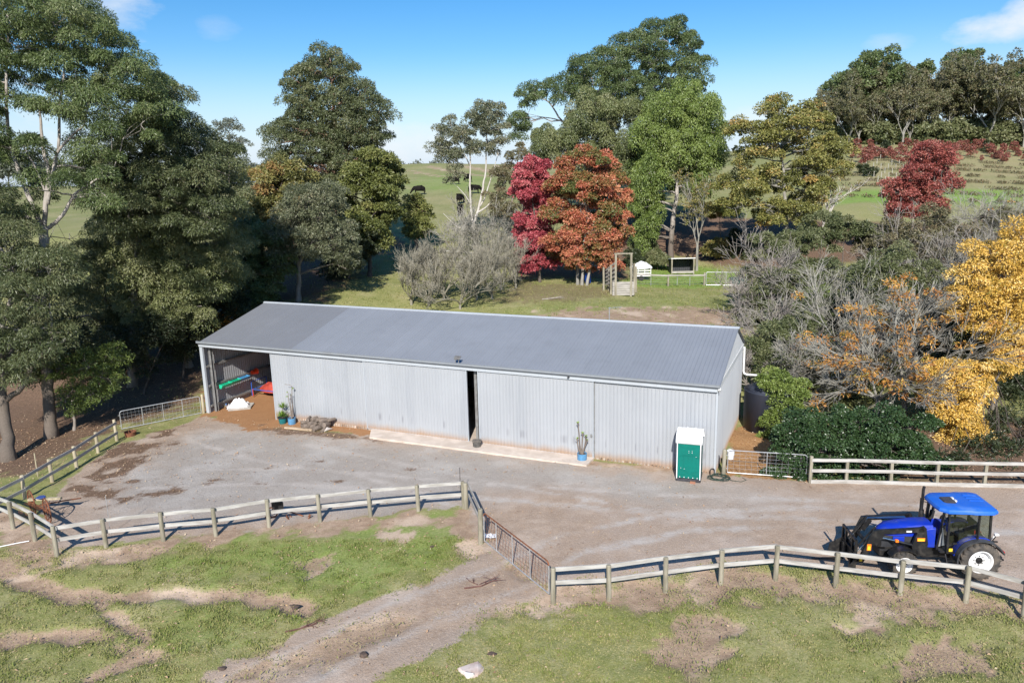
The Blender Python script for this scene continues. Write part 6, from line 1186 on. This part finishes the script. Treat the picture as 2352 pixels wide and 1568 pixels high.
# right: thicket beside the shed
THK = 'leafless grey trees right of the shed'
for i, (x, y, d_, h, st, bk, lf, n_) in enumerate([(1760, None, 50, 5.4, 5, 'pink', None, 0), (1800, None, 56, 6.6, 4, 'twig', None, 0), (1730, None, 47, 3.9, 5, 'pink', None, 0), (1960, None, 54, 7.6, 4, 'twig', 'shrub', .8), (1880, None, 50, 7., 5, 'twig', 'shrub', .5),
        (2080, None, 58, 8.2, 4, 'twig', 'shrub', .8), (2180, None, 62, 8.6, 4, 'pink', 'olive', .8), (2270, None, 64, 9, 4, 'twig', 'olive', .8), (2340, None, 60, 9.5, 5, 'pink', 'orange', .6), (2060, None, 70, 9.5, 5, 'pink', None, 0), (2230, None, 74, 10., 5, 'twig', 'olive', .6), (2320, None, 78, 10.5, 5, 'pink', 'olive', .5), (1780, None, 62, 7.5, 6, 'pink', None, 0), (1720, None, 66, 5.5, 6, 'twig', None, 0), (2150, None, 52, 8, 5, 'twig', 'orange', .5), (2110, None, 47, 6.2, 5, 'twig', 'shrub', .5), (2190, None, 49, 7, 5, 'twig', 'orange', .6), (1930, None, 46, 5.6, 5, 'pink', 'shrub', .4), (2245, None, 53, 7.6, 5, 'twig', 'olive', .6), (2010, None, 60, 7.4, 5, 'twig', 'olive', .6), (1845, None, 45, 4.6, 5, 'twig', 'shrub', .6)]):
    bare('bare_tree', ['pinkish leafless shrub tree touching the shed gable', 'pale leafless tree above the shed gable peak', 'low pinkish twiggy bush behind ridge right end', 'tall pale thinly leaved tree at centre of the right thicket', 'leafless tree with sparse green tips above the water tank', 'high thinly leaved tree below the dark red bush', 'pinkish thinly leaved tree right of the dark red bush', 'thinly leaved grey tree left of the golden crown', 'leafless tree with orange tufts behind the golden crown', 'pinkish leafless tree directly under the dark red bush', 'grey tree with brown tufts far back on the right', 'pinkish tree with brown tufts at far right edge', 'pinkish leafless tree behind the pale one above the gable', 'small leafless bush by back mesh gate', 'pale leafless tree with orange tufts left of golden cascade', 'twiggy tree with green flecks just behind the orange leaf sprays', 'twiggy tree with orange flecks between orange sprays and golden crown', 'low pinkish twiggy tree with green flecks between tank and orange sprays', 'twiggy tree with brown flecks behind the golden crown', 'twiggy brown flecked tree below the olive yellow oak right side', 'small twiggy tree with green flecks right above the light green bush'][i],
        (x, None), d_, h*.86, .75, st, 4 if i % 2 else 5, bk, 240+i, lf, n_, r0=.075, tilt0=.68, first=.5, rmin=.008+d_*.0001, trunk=.6, wob=.11, up=.1, group=THK)
bare('robinia_tree', 'spreading pale limbed tree with orange leaf sprays above the glossy hedge', (2075, None), 43, 6.6, .5, 8, 5, 'twig', 270, 'orange', 5, r0=.1, tilt0=.85, first=.5, rmin=.013, trunk=1.8, wob=.09, up=.0, l=.2, nper=26, rc=.34, vb=-.05, dirb=(-.45, -.15, 0))
bare('robinia_tree', 'low arching pale limbed tree with few orange leaves over the glossy hedge right part', (2010, None), 41, 4.8, .5, 6, 5, 'twig', 271, 'orange', 2.4, r0=.08, tilt0=.8, first=.5, rmin=.011, trunk=1.8, wob=.09, up=.02, l=.18, nper=22, rc=.3, dirb=(-.4, -.05, .1))
SH = [('green_shrub', 'olive green shrub crown in front of the pinkish trees at centre of the right thicket', 2010, 50, [(1990, 640, 34), (2040, 620, 36), (2080, 660, 36), (2000, 700, 36), (2120, 640, 32), (2060, 590, 24)], 'shrub', 24),
    ('grey_shrub', 'broad grey green shrub filling the slope behind pale leafless trees at centre right', 1900, 62, [(1760, 680, 44), (1820, 650, 46), (1880, 640, 46), (1940, 620, 46), (1850, 710, 44), (1920, 700, 44), (1980, 660, 44), (1720, 720, 32), (1780, 740, 38)], 'shrub', 44),
    ('dark_shrub', 'long dark shrub bank low in the right thicket behind water tank', 1900, 47, [(1760, 850, 36), (1800, 830, 40), (1860, 860, 44), (1920, 850, 46), (1830, 900, 40), (1900, 910, 44), (1970, 930, 44), (2040, 960, 40), (1980, 850, 46)], 'shrub', 44),
    ('grey_shrub', 'olive brown shrub bank beneath the dark red bush', 2110, 72, [(2050, 540, 40), (2110, 560, 44), (2180, 530, 40), (2150, 500, 30), (2080, 600, 40), (2000, 580, 40), (2240, 560, 44), (2300, 520, 44), (2340, 580, 44)], 'olive', 40),
    ('green_shrub', 'light olive shrub close above the water tank', 1800, 47, [(1790, 770, 34), (1830, 800, 36), (1770, 820, 30), (1840, 750, 30), (1740, 790, 20)], 'shrub', 18),
    ('grey_shrub', 'dull grey green feathery shrub above the shed gable', 1790, 66, [(1760, 570, 40), (1800, 560, 42), (1740, 620, 34), (1830, 600, 38), (1780, 640, 34), (1850, 560, 30)], 'shrub', 26),
    ('green_shrub', 'mid green shrub below the olive yellow oak', 1930, 72, [(1890, 520, 34), (1940, 510, 30), (1980, 530, 30), (1920, 560, 34), (1860, 540, 28), (2020, 540, 28)], 'shrub', 22),
    ('green_shrub', 'bright mossy green shrub in middle of the right thicket', 1880, 55, [(1850, 720, 30), (1890, 700, 34), (1930, 720, 34), (1860, 770, 34), (1910, 770, 34), (1960, 690, 24)], 'juniper', 24),
    ('dark_shrub', 'dark olive shrub mass behind the orange leaf sprays', 2000, 50, [(1870, 830, 46), (1960, 880, 55), (2060, 860, 62), (2130, 800, 52), (1850, 900, 42), (2000, 780, 52), (2080, 720, 50), (2180, 740, 46), (1930, 800, 45), (2020, 930, 46), (2100, 930, 46), (1900, 940, 40)], 'shrub', 62),
    ('dark_shrub', 'deep green shrub mass beneath the golden crown at right edge', 2310, 46, [(2310, 900, 46), (2350, 980, 52), (2290, 1010, 40), (2340, 860, 40), (2280, 950, 36), (2250, 1040, 34, -8.5), (2300, 1045, 36, -8.5), (2350, 1040, 38, -8.5), (2200, 1070, 24, -10), (2280, 1075, 22, -10), (2340, 1078, 22, -10), (2390, 1030, 40, -8.5), (2260, 990, 36, -5), (2320, 990, 40, -5), (2380, 900, 60), (2330, 1050, 36), (2250, 800, 40), (2200, 830, 36)], 'dark', 58),
    ('dark_shrub', 'brown green undergrowth high on the right behind bare trees', 2200, 68, [(2080, 560, 40), (2150, 600, 44), (2220, 540, 40), (2300, 580, 44), (2120, 520, 36), (2250, 620, 46), (2340, 520, 44), (2170, 680, 44), (2060, 640, 36)], 'olive', 30)]
for i, (nm, lb_, x, d_, bl_, k_, n_) in enumerate(SH): tree(nm, lb_, (x, None), d_, bl_, k_, 'dark', n_, 24, .55, None, None, .3, tr=.1, seed=280+i, cat='shrub', vb=-.08, thick=.55)
tree('green_bush', 'fresh light green bush beside the water tank and right gate', (1805, None), 41, [(1780, 885, 30), (1805, 920, 36), (1790, 965, 32), (1780, 1010, 30), (1800, 1045, 32), (1775, 1060, 20), (1830, 890, 26), (1760, 880, 16)], 'bright', 'dark', 34, 24, .4, .14, .075, .2, tr=.08, seed=290, cat='shrub', vb=-.1)
hb = np.random.default_rng(77); HB = [(1800+k*12+hb.normal(0, 7), 982+.03*k*12+hb.uniform(-22, 105), hb.uniform(16, 30)) for k in range(30)]+[(1810+k*33+hb.normal(0, 8), 968+hb.normal(0, 9), hb.uniform(12, 20)) for k in range(11)]+[(1790+k*24, 1090+k*1.3, 24) for k in range(15)]
tree('glossy_hedge', 'dark glossy leaved hedge behind right hand timber fence', (1960, None), 35.5, HB, 'gloss', 'dark', 80, 20, .34, .13, .085, .3, tr=.08, seed=291, cat='hedge', thick=.35)
tree('golden_tree', 'golden yellow leaved tree at right edge with a hanging cascade of leaves', (2290, None), 43, [(2345, 545, 40), (2290, 590, 42), (2225, 630, 32), (2250, 680, 50), (2320, 670, 62), (2200, 712, 32), (2318, 770, 42), (2262, 752, 32), (2370, 600, 70), (2380, 720, 60), (2240, 575, 20)], 'gold', 'grey', 62, 26, .5, .15, .07, .6, tr=.2, gap=1.3, seed=292, drop=.46, cvar=.2, vb=-.03, shell=.3, trunks=[(['b', (2285, 960), (2278, 880), (2280, 800), (2290, 700), (2310, 600)], .24, .08), ([(2280, 800), (2250, 740), (2230, 680)], .1, .04)], tw=1.4)
tree('golden_tree', 'lower golden leaved tree whose bright boughs hang behind the right fence', (2215, None), 40, [(2170, 862, 36), (2148, 895, 30), (2215, 890, 42), (2195, 945, 40), (2222, 985, 38), (2190, 1010, 28), (2245, 1000, 24), (2240, 850, 26), (2130, 850, 18), (2205, 1030, 18), (2320, 825, 28), (2345, 800, 30), (2290, 850, 20), (2200, 1070, 22), (2180, 1085, 16)], 'gold', 'grey', 85, 22, .42, .13, .065, .7, tr=.12, gap=1.15, seed=293, vb=.03, shell=.25)
# ---------------------------------------------------------------- cattle
M_hide = simple('black_hide', (.007, .006, .005), (.012, .01, .009), .85, 0, 4, .15)
def cow_mesh():
    J = dict(hip=(-.75, 0, 1.12, .34, .4), mid=(-.1, 0, 1.05, .4, .46), sho=(.6, 0, 1.1, .3, .42), wit=(.85, 0, 1.15, .24, .32), neck=(1.15, 0, .85, .17, .22), poll=(1.42, 0, .5, .14, .16), muz=(1.62, 0, .2, .1, .1), tail0=(-1.02, 0, 1.2, .1, .1), tail1=(-1.12, 0, .7, .03, .03), tail2=(-1.12, 0, .35, .05, .05))
    E_ = [('hip', 'mid'), ('mid', 'sho'), ('sho', 'wit'), ('wit', 'neck'), ('neck', 'poll'), ('poll', 'muz'), ('hip', 'tail0'), ('tail0', 'tail1'), ('tail1', 'tail2')]
    for s, n in ((.2, 'r'), (-.2, 'l')):
        J.update({'h1'+n: (-.82, s, .85, .2, .2), 'h2'+n: (-.95, s*1.05, .48, .08, .08), 'h3'+n: (-.88, s*1.05, .06, .06, .06), 'f1'+n: (.62, s, .75, .14, .14), 'f2'+n: (.64, s, .4, .075, .075), 'f3'+n: (.64, s, .05, .06, .06), 'ear'+n: (1.36, s*.95, .58, .05, .03)})
        E_ += [('hip', 'h1'+n), ('h1'+n, 'h2'+n), ('h2'+n, 'h3'+n), ('sho', 'f1'+n), ('f1'+n, 'f2'+n), ('f2'+n, 'f3'+n), ('poll', 'ear'+n)]
    k = list(J); me = bpy.data.meshes.new('cow'); me.from_pydata([J[a][:3] for a in k], [(k.index(a), k.index(b)) for a, b in E_], []); me.materials.append(M_hide)
    o = bpy.data.objects.new('cow', me); COL.objects.link(o); o.modifiers.new('skin', 'SKIN').use_smooth_shade = True; me.skin_vertices.new() if hasattr(me.skin_vertices, 'new') and not me.skin_vertices else None
    if not me.skin_vertices:
        bm = bmesh.new(); bm.from_mesh(me); bm.verts.layers.skin.verify(); bm.to_mesh(me); bm.free()
    for i, a in enumerate(k): sv = me.skin_vertices[0].data[i]; sv.radius = (J[a][3]*(1.12 if J[a][3] > .15 else .9), J[a][4]*(1.12 if J[a][3] > .15 else .9)); sv.use_root = a == 'mid'
    o.modifiers.new('sub', 'SUBSURF').render_levels = 1; return o
cow = cow_mesh()
for i, (x, y, rz, lb) in enumerate([(963, 447, 3.1, 'black cow grazing with head to the left on the open green hill'), (1043, 424, 3.3, 'black cow grazing just left of the white trunked gum stems'), (1075, 418, 2.2, 'black cow highest on the hill, partly hidden by a white stem'), (1090, 445, .2, 'black cow standing behind the white gum stems'), (1058, 468, 1.2, 'black cow half hidden by twigs left of the white gum'), (1057, 495, 4.6, 'black cow lowest on the slope behind yellowish scrub')]):
    o = cow if i == 0 else cow.copy()
    if i: COL.objects.link(o)
    o.location = G(x, y); o.rotation_euler = (0, 0, rz); o.scale = (1.12,)*3; tag(o, lb, 'cow', 'black cattle grazing on the hill')
# ---------------------------------------------------------------- yards behind the shed
Z6 = lambda x, y: zp(x, y, 1560, 700, 3.36)
bf = [G(*Z6(1095, 500)), G(*Z6(1440, 512)), G(*Z6(1800, 505))]
fence('back_yard_fence', 'single rail timber and wire fence beside the back mesh gate', 'fence', bf, [1.6, 1.35, 1.5], (1.22,), M_rail_g, M_post, -1, r=.1, rw=.16)
e = empty('wire_fence', bf[0], 'thin wire strands with metal droppers strung below the back yard rail', 'fence'); A_, B_ = [], []
for i in range(2):
    for h in (.2, .45, .7, .95): A_.append(bf[i]-bf[0]+(0, .05, h)); B_.append(bf[i+1]-bf[0]+(0, .05, h))
MB().segs(A_, B_, .012, .012, 4).build('wire', M_galv, e)
for t in (.5, 1.25, 1.6): i = int(t); q = bf[i]+(bf[min(2, i+1)]-bf[i])*(t-i)-bf[0]; MB().tube([q+(0, .05, 0), q+(0, .05, 1.3)], .03, 5).build('dropper', M_galv, e)
gate('mesh_gate', 'pale pipe gate at the far end of the back yard fence', bf[2]+(.15, 0, 0), G(*Z6(2225, 508)), 1.45, M_galv, (.5,), (8, 4), r=.04)
def ramp():
    c = G(*Z6(990, 605)); s = 1.; e = empty('loading_ramp', c, 'old grey timber stock loading ramp with tall posts on the bank', 'loading ramp', rz=-.05)
    wd = M_post
    for x, y, h in ((-.75, -.1, 4.1), (.75, -.1, 4.1)): MB().beam((x, y, -.2), (x, y, h), .2, .2).build('post', wd, e)
    for x, y, h in ((-1.15, .6, 3.0), (-1.75, 2.2, 2.6), (1.15, .6, 3.1), (1.5, 2.2, 2.6), (-1.2, 2.6, 2.4)): MB().beam((x, y, 0), (x, y, h), .18, .18).build('post', wd, e)
    MB().beam((-.9, -.1, 4.15), (.9, -.1, 4.15), .2, .12).build('head_beam', wd, e)
    for k in range(6): MB().beam((-1.05, -.05, .15+.22*k), (1.05, -.05, .15+.22*k), .1, .19).build('sleeper', M_rail_g, e)
    for s_ in (-1, 1):
        for k in range(5): MB().beam((s_*.85, .1, 1.5+.42*k), (s_*1.5, 2.5, 1.1+.36*k-.3), .06, .2).build('side_rail', M_rail_g, e)
    MB().hull([(-1, 0, 1.38), (1, 0, 1.38), (-1.3, 2.8, .4), (1.3, 2.8, .4), (-1, 0, 1.3), (1, 0, 1.3), (-1.3, 2.8, .3), (1.3, 2.8, .3)]).build('ramp_floor', M_rail_g, e)
ramp()
def shelter():
    c = G(*Z6(1585, 392)); e = empty('tin_shelter', c, 'small open fronted tin shelter with pale roof edge in the back yard', 'shelter')
    w = 1.35
    for x in (-w, w): MB().beam((x, 0, 0), (x, 0, 1.9), .16, .16).build('post', M_post, e)
    V, F = corr(-w, w, 0, 1.75, .25, .04); V = np.array(V); V[:, 1] += 1.7; MB().add(V, F).build('back_wall', M_dark, e)
    for x in (-w, w): MB().box(x-.03, x+.03, .1, 1.7, 0, 1.85).build('side_wall', M_dark, e)
    MB().hull([(-w-.15, -.2, 1.95), (w+.15, -.2, 1.95), (-w-.15, 1.9, 1.72), (w+.15, 1.9, 1.72), (-w-.15, -.2, 2.05), (w+.15, -.2, 2.05), (-w-.15, 1.9, 1.8), (w+.15, 1.9, 1.8)]).build('roof', M_white, e)
    MB().beam((-w, -.05, .3), (w, -.05, .3), .08, .25).build('front_board', M_rail_g, e)
shelter()
def cart():
    c = G(*Z6(1170, 455)); e = empty('white_trailer', c, 'white slatted trailer with a white sheet over the top behind the loading ramp', 'trailer')
    b = MB(); b.box(-1.1, 1.1, 0, 1.3, .5, .62); b.build('tray', M_white, e)
    for z in (.85, 1.15, 1.45):
        MB().beam((-1.1, 0, z), (1.1, 0, z), .05, .1).build('side_rail', M_white, e); MB().beam((-1.1, 1.3, z), (1.1, 1.3, z), .05, .1).build('side_rail', M_white, e)
    for x in (-1.1, -.35, .4, 1.1): MB().beam((x, 0, .5), (x, 0, 1.5), .07, .07).build('stanchion', M_white, e)
    for y in (-.08, 1.38): b = MB(); b.lathe([(.12, -.06), (.28, -.06), (.3, 0), (.28, .06), (.12, .06)], 18, (0, y, .3), 'y'); b.build('wheel', M_black, e)
    MB().tube([(1.1, .65, .55), (2.0, .65, .5)], .04, 6).build('drawbar', M_galv, e)
cart()
heap('white_sheet', 'white sheet draped over the slatted trailer in the back yard', 'sheet', G(*Z6(1170, 455))+np.array((.1, .65, 0)), 1.3, .8, .55, M_wplast, 1.48, 2, 0)
e = empty('blue_drum', G(*Z6(637, 478)), 'bright blue plastic drum standing under the orange red maple', 'drum'); b = MB(); b.lathe([(.3, 0), (.34, .1), (.34, .4), (.36, .45), (.34, .5), (.34, .95), (.3, 1.05), (0.001, 1.08)], 18); b.build('drum_body', simple('bright_blue_plastic', (.01, .09, .55), (.01, .07, .45), .4), e); MB().lathe([(.06, 1.06), (.06, 1.12), (.001, 1.12)], 10, (.15, 0, 0)).build('bung', M_black, e)
e = empty('feed_bin', G(*Z6(2130, 490)), 'dark green low feed bin beyond the back pipe gate', 'bin'); MB().hull([(x*k, y*k, z) for x in (-.8, .8) for y in (-.4, .4) for z, k in ((0, .8), (.7, 1))]).build('bin_body', M_green_d, e); MB().cbox(-.85, .85, -.45, .45, .7, .78, .03).build('lid', M_green_d, e)
b = MB(); b.lathe([(.3, 0), (.28, .2), (.18, .42), (.001, .5)], 14); b.lathe([(.42, .0), (.42, .03), (.25, .05)], 14); o = b.build('black_hat', M_black); o.location = bf[0]+np.array((0, 0, 1.58)); tag(o, 'rounded black hat left on tall post at right of loading ramp', 'hat')
# back rails seen through the bare trees
p0, p1, p2 = ground_at(1020, 88), ground_at(1110, 88), ground_at(1205, 86)
fence('back_paddock_fence', 'pale two rail fence half hidden behind the leafless trees', 'fence', [p0, p1, p2], [1.3]*3, (1.15, .65), M_rail_w, M_post, -1, rw=.17)
fence('dark_yard_fence', 'dark timber rails in shade below the two maples', 'fence', [ground_at(1225, 88), ground_at(1290, 88), ground_at(1350, 88), ground_at(1420, 88)], [1.9]*4, (1.7, 1.3, .9, .5), M_rail_g, M_post, -1, rw=.18)
pf = MB().tube([(0, 0, -.2), (0, 0, 1.4)], .12, 8).build('fence_post', M_post_y); pf.location = G(945, 577); tag(pf, 'lone timber post left of small round topped tree', 'post')
fence('far_yard_rails', 'distant pale stockyard rails across the left field', 'fence', [ground_at(x, 185) for x in (215, 240, 265, 290, 315)], [1.9]*5, (1.7, 1.1, .5), M_rail_g, M_post, -1, rw=.2)
# slim pole behind the ridge
e = empty('antenna_pole', ground_at(1399, 52), 'slim grey pole with small crossbars rising behind the roof ridge', 'antenna'); zt = at(1399, 700, 52)[2]-e.location[2]
MB().tube([(0, 0, -.2), (0, 0, zt)], .035, 8).build('pole', M_galv, e); b = MB(); b.beam((-.1, 0, zt-.05), (.9, .3, zt-.05), .03, .03)
for k in range(4): b.beam((.1+.2*k, -.2, zt-.05), (.1+.2*k, .3, zt-.05), .02, .02)
b.build('crossbars', M_galv, e)
